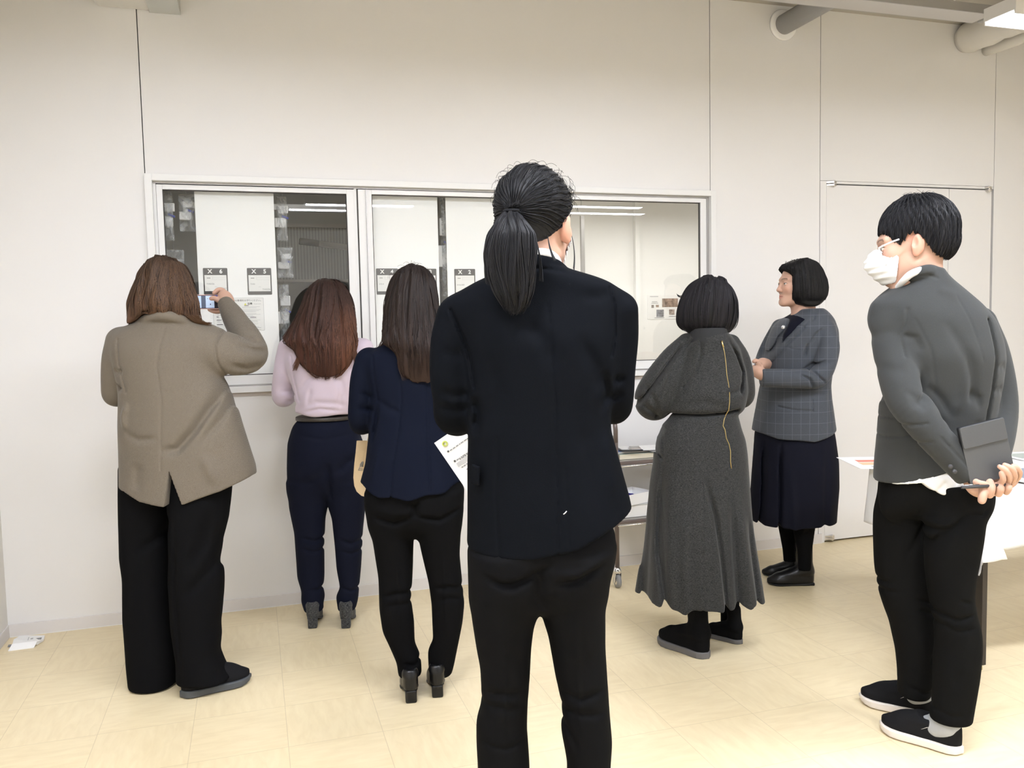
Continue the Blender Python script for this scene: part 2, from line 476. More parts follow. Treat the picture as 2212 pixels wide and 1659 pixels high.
m_paper = mat('white_paper', (.84, .835, .82), rough=.7)
m_ink = mat('printed_black', (.03, .03, .033), rough=.6)
m_inkg = mat('printed_grey', (.25, .25, .25), rough=.6)
m_inkl = mat('printed_pale_grey', (.5, .5, .5), rough=.6)

def floor_mat():
    m, nt, b = new_mat('marbled_vinyl_tiles'); N = nt.nodes; L = nt.links
    tc = N.new('ShaderNodeTexCoord'); mp = N.new('ShaderNodeMapping')
    T = 0.3033
    mp.inputs['Location'].default_value = (-.058/T, 1.128/T, 0); mp.inputs['Scale'].default_value = (1/T, 1/T, 1)
    L.new(tc.outputs['Object'], mp.inputs[0])
    ck = N.new('ShaderNodeTexChecker'); ck.inputs['Scale'].default_value = 1.0; L.new(mp.outputs[0], ck.inputs['Vector'])
    def streak(sx, sy):
        a = N.new('ShaderNodeMapping'); a.inputs['Scale'].default_value = (sx, sy, 1); L.new(tc.outputs['Object'], a.inputs[0])
        n = N.new('ShaderNodeTexNoise'); n.inputs['Scale'].default_value = 9; n.inputs['Detail'].default_value = 8; n.inputs['Distortion'].default_value = .6
        L.new(a.outputs[0], n.inputs['Vector']); return n.outputs['Fac']
    mix = N.new('ShaderNodeMix'); mix.data_type = 'FLOAT'
    L.new(ck.outputs['Fac'], mix.inputs[0]); L.new(streak(1, 4.5), mix.inputs[2]); L.new(streak(4.5, 1), mix.inputs[3])
    cr = N.new('ShaderNodeValToRGB'); cr.color_ramp.elements[0].position = .3; cr.color_ramp.elements[0].color = (.72, .60, .385, 1)
    cr.color_ramp.elements[1].position = .7; cr.color_ramp.elements[1].color = (.785, .67, .445, 1)
    L.new(mix.outputs[0], cr.inputs[0])
    sep = N.new('ShaderNodeSeparateXYZ'); L.new(mp.outputs[0], sep.inputs[0])
    def edge(s):
        fr = N.new('ShaderNodeMath'); fr.operation = 'FRACT'; L.new(s, fr.inputs[0])
        pp = N.new('ShaderNodeMath'); pp.operation = 'SUBTRACT'; L.new(fr.outputs[0], pp.inputs[0]); pp.inputs[1].default_value = .5
        ab = N.new('ShaderNodeMath'); ab.operation = 'ABSOLUTE'; L.new(pp.outputs[0], ab.inputs[0])
        g = N.new('ShaderNodeMath'); g.operation = 'GREATER_THAN'; L.new(ab.outputs[0], g.inputs[0]); g.inputs[1].default_value = .4965
        return g.outputs[0]
    mxm = N.new('ShaderNodeMath'); mxm.operation = 'MAXIMUM'; L.new(edge(sep.outputs[0]), mxm.inputs[0]); L.new(edge(sep.outputs[1]), mxm.inputs[1])
    sc = N.new('ShaderNodeMath'); sc.operation = 'MULTIPLY'; L.new(mxm.outputs[0], sc.inputs[0]); sc.inputs[1].default_value = .42
    jm = N.new('ShaderNodeMix'); jm.data_type = 'RGBA'; L.new(sc.outputs[0], jm.inputs[0]); L.new(cr.outputs[0], jm.inputs[6]); jm.inputs[7].default_value = (.38, .29, .17, 1)
    L.new(jm.outputs[2], b.inputs['Base Color'])
    b.inputs['Roughness'].default_value = .38; b.inputs['Specular IOR Level'].default_value = .45
    n2 = N.new('ShaderNodeTexNoise'); n2.inputs['Scale'].default_value = 14; L.new(tc.outputs['Object'], n2.inputs['Vector'])
    bp = N.new('ShaderNodeBump'); bp.inputs['Strength'].default_value = .06; bp.inputs['Distance'].default_value = .003; L.new(n2.outputs['Fac'], bp.inputs['Height']); L.new(bp.outputs[0], b.inputs['Normal'])
    return m
def S(o): o['kind'] = 'structure'; return o
S(MB().box((XL-.1, -7.0, -.1), (6.6, 3.4, 0)).build('floor', floor_mat()))
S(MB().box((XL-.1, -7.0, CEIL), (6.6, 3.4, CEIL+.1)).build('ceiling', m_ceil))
S(MB().box((XL-.1, -7.0, 0), (XL, 0, CEIL)).build('wall_left', m_wall2))
S(MB().box((6.5, -7.0, 0), (6.6, 0, CEIL)).build('wall_right', m_wall2))
S(MB().box((XL-.1, -7.1, 0), (6.6, -7.0, CEIL)).build('wall_front', m_wall2))

# back wall: steel-faced panels with sealed joints, an opening for the window and one for the cupboard door
WX0, WX1, WZ0, WZ1 = -.432, 2.476, 1.046, 2.050      # outer edge of the window casing
OX0, OX1, OZ0, OZ1 = WX0+.02, WX1-.02, WZ0+.02, WZ1-.02
DX0, DX1, DZ1 = 3.212, 4.436, 2.112
b = MB(); g = .0022
def panel(x0, x1, z0, z1): b.box((x0, 0, z0), (x1, .05, z1))
panel(XL, -.429-g, 0, CEIL)
panel(-.429+g, OX0, 0, OZ1); panel(OX0, OX1, 0, OZ0); panel(OX1, 2.451+.004, 0, OZ1)
panel(-.429+g, 2.451-g, OZ1, CEIL)
panel(2.451+.004, 3.168-g, 0, OZ1); panel(2.451+g, 3.168-g, OZ1, CEIL)
panel(3.168+g, DX0, 0, DZ1+.016); panel(3.168+g, 4.448-g, DZ1+.018, CEIL); panel(4.448+g, 6.5, 0, CEIL)
panel(DX0, 4.448-g, DZ1+.002, DZ1+.016)
wall = S(b.build('wall_back', m_wall))
b = MB(); b.box((XL, .05, 0), (OX0, .07, CEIL)); b.box((OX1, .05, 0), (6.5, .07, CEIL)); b.box((OX0, .05, OZ1), (OX1, .07, CEIL)); b.box((OX0, .05, 0), (OX1, .07, OZ0))
b.build('joint_backing', m_joint, wall)
# skirting
S(MB().box((XL, -.006, 0), (3.19, 0, .057)).build('baseboard_back', m_base, bevel=.002))
S(MB().box((XL, -.0075, 0), (3.19, -.006, .003)).build('trim_1', m_alu))
S(MB().box((XL, -7.0, 0), (XL+.006, -.006, .057)).build('baseboard_left', m_base, bevel=.002))

# cupboard door in the wall: two leaves, pivot hinges
d = S(empty('door_1', (DX0, 0, 0)))
MB().box((0, -.002, .012), (.886, .03, DZ1-.006)).build('door_leaf', m_wall, d)
MB().box((.8895, -.002, .012), (DX1-DX0-.006, .03, DZ1-.006)).build('door_leaf', m_wall, d)
for nm, x, z in (('hinge', .012, DZ1), ('hinge', DX1-DX0-.012, DZ1), ('hinge', .012, .03)):
    s = 1 if x < .5 else -1
    h = MB()
    for k in (0, 1):
        z0 = z - .014 + k*.0155
        h.prism([(x-s*.012, -.0), (x+s*.005, -.012), (x+s*.022, -.026), (x+s*.042, -.022), (x+s*.046, -.004), (x+s*.046, 0)][::s], z0, z0+.0125, 2)
    h.tube([(x+s*.03, -.018, z-.018), (x+s*.03, -.018, z+.018)], .007, 10)
    h.build('hinge', m_steel, d, bevel=.0015)
MB().box((0, .03, 0), (DX1-DX0, .05, DZ1)).build('dark_recess', m_gap, d)

# ------------------------------------------------------------------ window
def glass_mat():
    m, nt, b0 = new_mat('window_glass'); N = nt.nodes; L = nt.links; N.remove(b0)
    o = [n for n in N if n.type == 'OUTPUT_MATERIAL'][0]
    t = N.new('ShaderNodeBsdfTransparent'); t.inputs[0].default_value = (.985, .99, .985, 1)
    gl = N.new('ShaderNodeBsdfGlossy'); gl.inputs['Roughness'].default_value = .0; gl.inputs['Color'].default_value = (1, 1, 1, 1)
    fr = N.new('ShaderNodeFresnel'); ge = N.new('ShaderNodeNewGeometry'); mr = N.new('ShaderNodeMapRange')
    mr.inputs[3].default_value = 1.5; mr.inputs[4].default_value = 1/1.5; L.new(ge.outputs['Backfacing'], mr.inputs[0]); L.new(mr.outputs[0], fr.inputs['IOR'])
    ml = N.new('ShaderNodeMath'); ml.operation = 'MULTIPLY'; ml.inputs[1].default_value = 1.15; L.new(fr.outputs[0], ml.inputs[0])
    mx = N.new('ShaderNodeMixShader'); L.new(ml.outputs[0], mx.inputs[0]); L.new(t.outputs[0], mx.inputs[1]); L.new(gl.outputs[0], mx.inputs[2]); L.new(mx.outputs[0], o.inputs[0])
    return m
m_glass = glass_mat()
w = S(empty('window_1', (0, 0, 0)))
b = MB()
b.box((WX0, -.022, WZ0), (WX0+.032, .04, WZ1)); b.box((WX1-.032, -.022, WZ0), (WX1, .04, WZ1))
b.box((WX0+.032, -.022, WZ1-.030), (WX1-.032, .04, WZ1)); b.box((WX0+.032, -.022, WZ0), (WX1-.032, .04, WZ0+.028))
b.build('window_casing', m_alu, w, bevel=.0015)
MB().box((WX0+.01, .018, WZ0-.022), (WX1-.01, .02, WZ0-.001)).build('casing_shadow_gap', m_joint, w)
MB().box((WX0+.008, -.006, WZ0-.018), (WX1-.008, 0, WZ0)).build('casing_lip', mat('aluminium_bronze', (.42, .37, .33), rough=.4), w)
b = MB()
b.box((WX0+.032, .006, WZ1-.038), (WX1-.032, .05, WZ1-.030)); b.box((WX0+.032, .012, WZ0+.028), (WX1-.032, .05, WZ0+.036))
b.build('sliding_track', m_alud, w)
def sash(x0, x1, z0, z1, st0, st1, top, bot, y, name='window_sash'):
    e = MB()
    e.box((x0, y, z0), (x0+st0, y+.022, z1)); e.box((x1-st1, y, z0), (x1, y+.022, z1))
    e.box((x0+st0, y-.002, z1-top), (x1-st1, y+.022, z1)); e.box((x0+st0, y-.002, z0), (x1-st1, y+.022, z0+bot))
    o = e.build(name, m_alu, w, bevel=.0012)
    q = MB(); t = .0035
    q.box((x0+st0, y+.006, z1-top-t), (x1-st1, y+.02, z1-top)); q.box((x0+st0, y+.006, z0+bot), (x1-st1, y+.02, z0+bot+t))
    q.box((x0+st0, y+.006, z0+bot), (x0+st0+t, y+.02, z1-top)); q.box((x1-st1-t, y+.006, z0+bot), (x1-st1, y+.02, z1-top))
    q.build('gasket', m_gap, o)
    MB().box((x0+st0, y+.011, z0+bot), (x1-st1, y+.014, z1-top)).build('glass_pane', m_glass, o)
    return o
sash(WX0+.045, .502, WZ0+.036, WZ1-.042, .026, .036, .022, .044, .012)
sash(.520, WX1-.048, WZ0+.036, WZ1-.042, .066, .036, .022, .044, .004)
MB().box((.502, .014, WZ0+.03), (.514, .034, WZ1-.036)).build('meeting_stile', m_alu, w)
MB().box((.514, .012, WZ0+.03), (.520, .034, WZ1-.036)).build('gasket', m_gap, w)
MB().box((.556, -.004, WZ0+.036), (.559, .006, WZ1-.042)).build('sash_groove', m_alud, w)
MB().box((WX0+.032, .012, WZ0+.03), (WX0+.044, .04, WZ1-.036)).build('side_channel', m_alu, w)
MB().box((WX1-.046, .006, WZ0+.03), (WX1-.032, .04, WZ1-.036)).build('side_channel', m_alud, w)

# white boards hung right behind the glass, each its own
BY = .060
def vboard(x0, x1, z0, z1, label, y=BY):
    o = MB().box((x0, y, z0), (x1, y+.006, z1)).build('white_board', m_white, bevel=.001)
    return tag(o, label, 'board', 'white boards behind the glass')
board1 = vboard(-.228, .127, 1.10, 1.992, 'white board behind the left window pane with signs X 6 and X 5')
board2 = vboard(.574, .924, 1.10, 1.992, 'white board behind the glass beside the mullion with signs X 4 and X 3')
board3 = vboard(.966, 1.50, 1.10, 1.992, 'white board behind the glass with sign X 2, beside the ponytailed person')
m_label = mat('sign_black', (.045, .043, .045), rough=.35)
m_ltxt = mat('sign_white', (.85, .85, .85), rough=.5)
def wtext(s, x, z, size, y, m, name, parent, bold=0.0, align='CENTER'):
    V, F = text_mesh(s, size, .0003, bold, align)
    mb = MB(); mb.add([(vx+x, vy+y, vz+z) for vx, vy, vz in V], F); return mb.build(name, m, parent)
def xsign(px0, px1, py0, py1, num, label, lines, nochar=None):
    A = on_y(px0, py0, BY); B_ = on_y(px1, py1, BY)
    x0, x1, z1, z0 = A[0], B_[0], A[2], B_[2]
    y = BY - .0012
    o = MB().rbox((x0, y, z0), (x1, BY, z1), .004, 1).build('shelf_sign', m_label)
    tag(o, label, 'sign', 'black numbered signs on the boards')
    wd_, hh = x1-x0, z1-z0; k = wd_/.115
    MB().box((x0+.006*k, y-.0006, z0+.017*k), (x1-.006*k, y, z1-.035*k)).build('paper_insert', m_paper, o)
    wtext('X', x0+wd_*.28, z1-.0175*k, .028*k, y-.0004, m_ltxt, 'lettering', o, .0009)
    wtext(num, x0+wd_*.73, z1-.0175*k, .028*k, y-.0004, m_ltxt, 'numeral', o, .0009)
    yy = y - .0012
    t = MB()
    t.box((x0+.044*k, yy, z1-.0485*k), (x0+.102*k, yy+.0005, z1-.0478*k)); t.box((x0+.044*k, yy, z1-.058*k), (x1-.012*k, yy+.0005, z1-.0574*k))
    t.box((x0+.044*k, yy, z1-.058*k), (x0+.0446*k, yy+.0005, z1-.042*k))
    t.build('ruled_line', m_inkl, o)
    wtext('■■■', x0+.025*k, z1-.050*k, .006*k, yy, m_inkg, 'print', o)
    for s, fx, fz, al in lines:
        wtext(s, x0+wd_*fx, z1-hh*fz, .011*k, yy, m_inkg, 'print', o, 0, al)
    return o
xsign(438, 493.5, 579, 636, '6', 'black sign X 6, left one above the held phone', [('7/A0/Z6', .12, .60, 'LEFT'), ('—', .5, .70, 'CENTER'), ('7/A0/67', .93, .78, 'RIGHT')])
xsign(533, 588, 579, 636.5, '5', 'black sign X 5 in full view on the left board', [('7/A0', .12, .60, 'LEFT'), ('—', .5, .70, 'CENTER'), ('7/A0/Z6', .93, .80, 'RIGHT')])
xsign(812, 861, 580, 636, '4', 'black sign X 4 beside the dark brown hair', [('373.4', .12, .60, 'LEFT')])
xsign(895, 944, 580.5, 637, '3', 'black sign X 3 mostly hidden by the dark brown hair', [('373.4', .12, .60, 'LEFT')])
xsign(981, 1027.5, 581, 638, '2', 'black sign X 2 left of the ponytail', [('8.4.6.060', .12, .60, 'LEFT'), ('—', .5, .70, 'CENTER')])

# notice sheet on the left board
A = on_y(459, 644, BY); B_ = on_y(572, 714, BY); nx0, nx1, nz1, nz0 = A[0], B_[0], A[2], B_[2]
nt_ = MB().rbox((nx0, BY-.0012, nz0), (nx1, BY, nz1), .004, 1).build('notice_sheet', m_inkl)
tag(nt_, 'white printed caution notice with yellow triangle below the X signs', 'notice')
MB().rbox((nx0+.0016, BY-.0016, nz0+.0016), (nx1-.0016, BY-.001, nz1-.0016), .003, 1).build('paper', m_paper, nt_)
wy = BY - .0022; NW = nx1-nx0; NH = nz1-nz0
def fx(u): return nx0 + NW*u
def fz(u): return nz1 - NH*u
wtext('安全のために、下記の事項をお守りください。', fx(.5), fz(.085), .0105, wy, m_ink, 'heading', nt_)
tr = MB(); tx, tz = fx(.635), fz(.19)
tr.prism([(tx-.006, tz-.005), (tx+.006, tz-.005), (tx, tz+.0055)], wy, wy+.0004, 1); tr.build('warning_triangle', mat('warning_yellow', (.75, .72, .12), rough=.5), nt_)
wtext('注意', fx(.725), fz(.185), .0115, wy, m_ink, 'heading', nt_, .0003)
wtext('Caution items', fx(.875), fz(.185), .0058, wy, m_inkg, 'print', nt_)
t = MB(); r = random.Random(3)
for cx0, cx1 in ((.05, .47), (.55, .95)):
    z = .28
    while z < .93:
        t.box((fx(cx0+.02), wy, fz(z)), (fx(cx0+(cx1-cx0)*r.uniform(.55, 1)), wy+.0004, fz(z-.009))); z += r.choice((.03, .03, .055))
t.build('print', m_inkl, nt_)
t = MB()
for u0, u1, z in ((.615, .70, .245), (.72, .84, .60), (.06, .12, .47), (.06, .10, .57), (.06, .16, .67), (.06, .18, .80)): t.box((fx(u0), wy-.0003, fz(z)), (fx(u1), wy+.0003, fz(z-.016)))
t.box((fx(.85), wy, fz(.91)), (fx(.93), wy+.0003, fz(.905))); t.box((fx(.85), wy, fz(.96)), (fx(.93), wy+.0003, fz(.955)))
t.build('print', m_ink, nt_)

# ------------------------------------------------------------------ rooms behind the glass
m_dark = mat('inner_room_grey', (.36, .37, .37), rough=.8)
m_dkfl = mat('inner_room_floor', (.25, .25, .24), rough=.7)
m_bright = mat('inner_booth_white', (.88, .875, .855), rough=.5)
def rib_shade_mat():  # flat sheet: lit ridges and shaded grooves are painted as grey bands
    m = mat('corrugated_painted_shade', (.30, .31, .305), rough=.5)
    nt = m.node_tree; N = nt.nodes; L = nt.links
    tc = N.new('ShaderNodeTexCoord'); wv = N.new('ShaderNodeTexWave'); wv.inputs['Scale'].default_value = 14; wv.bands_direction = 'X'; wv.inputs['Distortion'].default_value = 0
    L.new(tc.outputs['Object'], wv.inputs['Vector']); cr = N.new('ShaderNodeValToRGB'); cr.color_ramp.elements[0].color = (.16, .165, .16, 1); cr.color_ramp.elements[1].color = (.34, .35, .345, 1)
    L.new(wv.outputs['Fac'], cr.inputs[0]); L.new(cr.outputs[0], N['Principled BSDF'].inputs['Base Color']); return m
S(MB().box((XL, 2.6, 0), (1.5, 2.7, CEIL)).build('wall_inner_back', m_dark))
S(MB().box((XL-.1, .1, 0), (XL, 2.7, CEIL)).build('wall_inner_left', m_dark))
S(MB().box((1.50, .08, 0), (1.54, 2.7, CEIL)).build('wall_booth_left', m_bright))
S(MB().box((1.54, 1.50, 0), (3.9, 1.54, 2.30)).build('wall_booth_back', m_bright))
S(MB().box((3.86, .07, 0), (3.9, 1.5, 2.30)).build('wall_booth_right', m_bright))
S(MB().box((1.54, .08, 2.22), (3.9, 1.54, 2.30)).build('ceiling_booth', m_bright))
S(MB().box((2.700, 1.46, 0), (2.735, 1.50, 2.22)).build('trim_2', m_bright))
S(MB().box((2.21, 1.30, 0.9), (2.235, 1.325, 2.08)).build('trim_3', m_alud))
o = tag(MB().box((.05, 2.40, 1.70), (1.48, 2.42, 2.12)).build('corrugated_panel', rib_shade_mat()), 'grey ribbed panel in the dim room behind the left pane', 'panel')
MB().box((.03, 2.37, 2.10), (1.49, 2.43, 2.125)).build('top_rail', m_alud, o); MB().box((.03, 2.37, 1.69), (1.49, 2.43, 1.71)).build('bottom_rail', m_alud, o)
MB().box((.07, 2.395, 0), (.10, 2.42, 2.10)).build('post', m_alud, o); MB().box((1.38, 2.395, 0), (1.41, 2.42, 2.10)).build('post', m_alud, o)
m_eq = mat('equipment_shell', (.22, .22, .225), rough=.45)
e = empty('machine', (1.0, 2.0, 0), label='dark machine in the dim room near the window mullion', cat='machine')
MB().box((-.12, 0, 0), (.30, .25, 1.62)).build('cabinet', m_eq, e, bevel=.01)
MB().tube([(.1, .1, 1.62), (.05, .08, 1.8), (.16, .06, 1.95), (.22, .05, 2.1)], .03, 10).build('arm', mat('equipment_black', (.03, .03, .035), rough=.4), e)
MB().box((-.02, -.02, 1.68), (.2, .06, 1.80)).build('head', mat('equipment_blue_black', (.04, .05, .08), rough=.35), e, bevel=.01)
hb = tag(MB().box((-.35, 1.9, 2.16), (.88, 1.96, 2.20)).build('hanging_rail', m_alu), 'pale metal rail across the dim room behind the left pane', 'rail')
for x in (-.3, .8): MB().tube([(x, 1.93, 2.2), (x, 1.93, CEIL)], .008, 8).build('rail_drop', m_alud, hb)
for k_, y_ in enumerate((.13, .23, .33)): S(MB().tube([(OX0, y_, 2.035), (1.5, y_, 2.035)], .005, 8).build('trim_%d' % (4+k_), m_alud))
e = empty('projector_arm', (.35, 2.1, 1.93), label='white angled bar with dark end in the dim room', cat='bar')
MB().box((-.0, 0, .02), (.55, .05, .06)).build('bar', m_alu, e, bevel=.004, xf=Matrix.Rotation(math.radians(7), 4, 'Y'))
MB().box((.0, -.01, .015), (.14, .0, .062)).build('dark_end', m_ink, e, xf=Matrix.Rotation(math.radians(7), 4, 'Y'))

# clear plastic bags with tools hanging beside the left board
def film_mat():
    m, nt, b0 = new_mat('clear_film'); N = nt.nodes; L = nt.links; N.remove(b0)
    o = [n for n in N if n.type == 'OUTPUT_MATERIAL'][0]
    t = N.new('ShaderNodeBsdfTransparent'); d_ = N.new('ShaderNodeBsdfPrincipled'); d_.inputs['Base Color'].default_value = (.62, .64, .66, 1); d_.inputs['Roughness'].default_value = .15
    nz = N.new('ShaderNodeTexNoise'); nz.inputs['Scale'].default_value = 14; nz.inputs['Detail'].default_value = 4; nz.inputs['Distortion'].default_value = 1.5
    tc = N.new('ShaderNodeTexCoord'); L.new(tc.outputs['Object'], nz.inputs['Vector'])
    r_ = N.new('ShaderNodeMapRange'); r_.inputs[1].default_value = .42; r_.inputs[2].default_value = .68; r_.inputs[3].default_value = .10; r_.inputs[4].default_value = .85
    L.new(nz.outputs['Fac'], r_.inputs[0])
    mx = N.new('ShaderNodeMixShader'); L.new(r_.outputs[0], mx.inputs[0]); L.new(t.outputs[0], mx.inputs[1]); L.new(d_.outputs[0], mx.inputs[2]); L.new(mx.outputs[0], o.inputs[0])
    return m
m_film = film_mat()
m_blue = mat('ink_blue', (.06, .09, .45), rough=.4)
def bag(px0, px1, py0, py1, y, label, seed):
    A = on_y(px0, py0, y); B_ = on_y(px1, py1, y); x0, x1, z1, z0 = A[0], B_[0], A[2], B_[2]
    r = np.random.default_rng(seed); nx, nz = 18, 30
    U, Vv = np.meshgrid(np.linspace(0, 1, nx), np.linspace(0, 1, nz)); sides = []
    o = empty('plastic_bag', ((x0+x1)/2, y, z0), label=label, cat='bag', group='clear bags hanging behind the glass')
    for sg in (-1, 1):
        bul = np.sin(U*np.pi) * np.sin(np.clip(Vv*1.05, 0, 1)*np.pi)**.5
        crum = sum(np.sin(U*r.uniform(4, 18)+Vv*r.uniform(4, 22)+r.uniform(0, 6))*r.uniform(.2, 1) for _ in range(8))/6
        X = (U-.5)*(x1-x0)*(1-.25*(1-Vv)**2*0); Y = sg*(.012+.028*bul) + crum*.008; Z = Vv*(z1-z0)
        P = np.stack([X, Y, Z], -1).reshape(-1, 3); I = np.arange(nx*nz).reshape(nz, nx)
        F = np.stack([I[:-1, :-1], I[:-1, 1:], I[1:, 1:], I[1:, :-1]], -1).reshape(-1, 4); sides.append((P, F, (1, 1, 1)))
    V_, F_, _ = join_np(sides); link('film', np_mesh('film', V_, F_), m_film, o)
    h = z1 - z0
    MB().tube([(0, 0, h*.9), (0, 0, 2.035-z0)], .0012, 6).build('string', m_film, o)
    q = MB(); q.box((-.035, -.008, h*.30), (.02, .008, h*.52)); q.box((-.02, -.006, h*.62), (.03, .006, h*.80)); q.build('white_packet', m_white, o, bevel=.004)
    q = MB(); q.tube([(.0, -.012, h*.56), (.03, -.014, h*.50)], .005, 8); q.build('blue_cap', m_blue, o)
bag(350, 377, 418, 520, .13, 'clear plastic bag hanging at the far left edge of the window glass', 1)
bag(385, 423, 418, 500, .13, 'clear plastic bag hanging against the left side of the X 6 board', 2)
bag(352, 402, 540, 640, .23, 'clear plastic bag behind the top of the wavy brown hair', 3)
bag(596, 622, 425, 520, .13, 'clear plastic bag at the upper right side of the X 5 board', 4)
bag(598, 634, 535, 600, .23, 'clear plastic bag with blue pen right of the X 5 sign', 5)
bag(602, 628, 615, 735, .33, 'clear plastic bag below, beside the reddish brown hair', 6)
bag(951, 966, 428, 640, .13, 'narrow clear bag in the gap between two white boards', 7)

# photo sheet on the booth wall
A = on_y(1398, 638, 1.5); B_ = on_y(1503, 688, 1.5); x0, x1, z1, z0 = A[0], B_[0], A[2], B_[2]
ps = tag(MB().box((x0, 1.497, z0), (x1, 1.4998, z1)).build('photo_sheet', m_paper), 'white sheet with small brown photographs on the bright room wall', 'poster')
PW, PH = x1-x0, z1-z0
cols = [(.30, .22, .17), (.24, .20, .18), (.36, .25, .17), (.2, .2, .22), (.35, .28, .24)]
for i, (a, c, e0, f0) in enumerate(((.30, .62, .14, .50), (.68, .80, .10, .32), (.70, .83, .36, .60), (.18, .33, .60, .90), (.44, .55, .60, .82), (.17, .23, .40, .50), (.08, .13, .40, .52), (.68, .73, .66, .76))):
    MB().box((x0+PW*a, 1.4955, z1-PH*f0), (x0+PW*c, 1.4965, z1-PH*e0)).build('printed_photo', mat('photo_tone', cols[i % 5], rough=.5, var=.75, vscale=38 + 9*i), ps)
t = MB()
for a, c, e0 in ((.05, .22, .06), (.09, .2, .28), (.08, .22, .34), (.14, .34, .95), (.44, .58, .90), (.68, .9, .82), (.74, .9, .70)): t.box((x0+PW*a, 1.4955, z1-PH*e0), (x0+PW*c, 1.4965, z1-PH*(e0-.018)))
t.build('print', m_inkg, ps)

# ------------------------------------------------------------------ ceiling lamps (light comes from their diffusers)
m_em = mat('lamp_diffuser', LAMP_COL, rough=.5, emis=LAMP_POWER)
m_emi = mat('inner_lamp_diffuser', (1.0, .985, .96), rough=.5, emis=INNER_POWER)
m_emd = mat('dim_lamp_diffuser', (1.0, .985, .96), rough=.5, emis=15.0)
m_emn = mat('lamp_diffuser_near_wall', LAMP_COL, rough=.5, emis=LAMP_POWER*.06)
m_hous = mat('lamp_housing', (.72, .70, .67), rough=.5)
def lamp(x0, x1, y, z, label, m=None, wdt=.07, group='long ceiling lamps in rows'):
    o = empty('ceiling_lamp', ((x0+x1)/2, y, z), label=label, cat='lamp', group=group); L_ = (x1-x0)/2
    b = MB(); b.box((-L_, -wdt-.02, .014), (L_, wdt+.02, .075)); b.box((-L_, -wdt-.02, -.004), (L_, -wdt-.012, .014)); b.box((-L_, wdt+.012, -.004), (L_, wdt+.02, .014))
    b.build('lamp_housing', m_hous, o)
    MB().box((-L_+.02, -wdt, .0), (L_-.02, wdt, .012)).build('lamp_diffuser', m or m_em, o)
    for s in (-.6, .6): MB().tube([(L_*s, 0, .075), (L_*s, 0, CEIL-z)], .006, 8).build('hanger_rod', m_steel, o)
LZ = 2.745
lamp(3.47, 4.72, -.92, LZ, 'bright ceiling lamp by the white insulated pipes above the door', m_emn)
for i, (a, c) in enumerate(((-.9, .35), (1.2, 2.45))): lamp(a, c, -1.02, LZ, 'ceiling lamp of the row nearest the window wall, above the standing group', m_emn)
for i, (a, c) in enumerate(((-1.0, .25), (.6, 1.85), (2.3, 3.55))): lamp(a, c, -3.0, LZ, 'ceiling lamp of the middle row overhead')
m_emr = mat('lamp_diffuser_rear', LAMP_COL, rough=.5, emis=LAMP_POWER*.45)
for a, c, y in ((.62, 1.86, -5.48), (3.4, 4.62, -5.2), (.46, 1.40, -5.92), (3.7, 4.92, -5.75)): lamp(a, c, y, 2.72, 'ceiling lamp of the rear rows, mirrored in the glass', m_emr if a > 2 else None, wdt=.075)
lamp(-.35, .35, 1.5, 2.75, 'lamp on the ceiling of the dim inner room', m_emd)
MBl = lamp(1.75, 3.65, .75, 2.14, 'lamp under the ceiling of the bright booth', m_emi, .09, 'inner lamps')

# ------------------------------------------------------------------ pipes and ducts
m_lag = mat('pipe_lagging', (.70, .68, .64), rough=.55, bump=.5, scale=18)
m_pipe = mat('grey_conduit', (.36, .355, .35), rough=.45)
P = on_y(1690, 55, 0)
o = empty('grey_pipe', (P[0], 0, P[2]), label='smooth grey round pipe coming out of the wall near the ceiling', cat='pipe')
MB().tube([(0, .03, 0), (0, -2.4, 0)], .055, 28).build('pipe', m_pipe, o)
MB().lathe((0, 0, 0), [(.085, -.004), (.085, -.012), (.078, -.016), (.056, -.016)], 1, 32).build('wall_collar', m_white, o)
def lagged(px, py, r, label, L_=2.6):
    P = on_y(px, py, 0); n = 60
    o = empty('insulated_pipe', (P[0], 0, P[2]), label=label, cat='pipe', group='insulated pipes by the ceiling lamp')
    rg = np.random.default_rng(int(px)); ys = np.linspace(.0, -L_, n); rr_ = r * (1 + .03*rg.normal(size=n)); rr_[0] = r*.86
    MB().tube([(0, y, 0) for y in ys], [float(q) for q in rr_], 22).build('lagging', m_lag, o)
    t = MB()
    for y in (-.42, -1.0, -1.6): t.lathe((0, y, 0), [(r*1.04, -.012), (r*1.06, 0), (r*1.04, .012)], 1, 22)
    t.build('band', m_lag, o)
    MB().tube([(0, -.62, r*.8), (0, -.62, r+.05)], .012, 10).build('hanger', m_steel, o)
lagged(2082, 86, .088, 'thick white insulated pipe entering the wall above the door')
lagged(2129, 110, .036, 'thin white insulated pipe entering the wall below the thick one')
A = on_y(203, 8, -.05); B_ = on_y(384, 21, -.05)
o = empty('air_duct', ((A[0]+B_[0])/2, 0, B_[2]), label='wrapped rectangular air duct at the top of the wall, upper left', cat='duct')
hw = (B_[0]-A[0])/2; dz = A[2]-B_[2]
MB().box((-hw, -.32, 0), (hw, -.002, CEIL-B_[2])).build('duct_wrap', m_lag, o, bevel=.012)
MB().box((-hw-.004, -.33, .10), (hw*.30, -.32, .14)).build('tape', m_alu, o)
MB().box((hw*.28, -.335, -.006), (hw+.008, -.002, CEIL-B_[2])).build('tape_wrap', mat('grey_tape', (.52, .53, .51), rough=.4), o)
MB().lathe((-.02, -.3, -.006), [(.004, -.008), (.012, 0), (.004, .008)], 2, 12).build('screw', m_steel, o)
o = empty('cable_tray', (3.2, -.62, 2.865), label='grey metal cable tray under the ceiling above the door', cat='tray')
MB().box((-.9, -.06, .0), (.48, .06, .012)).build('tray_bed', m_steel, o)
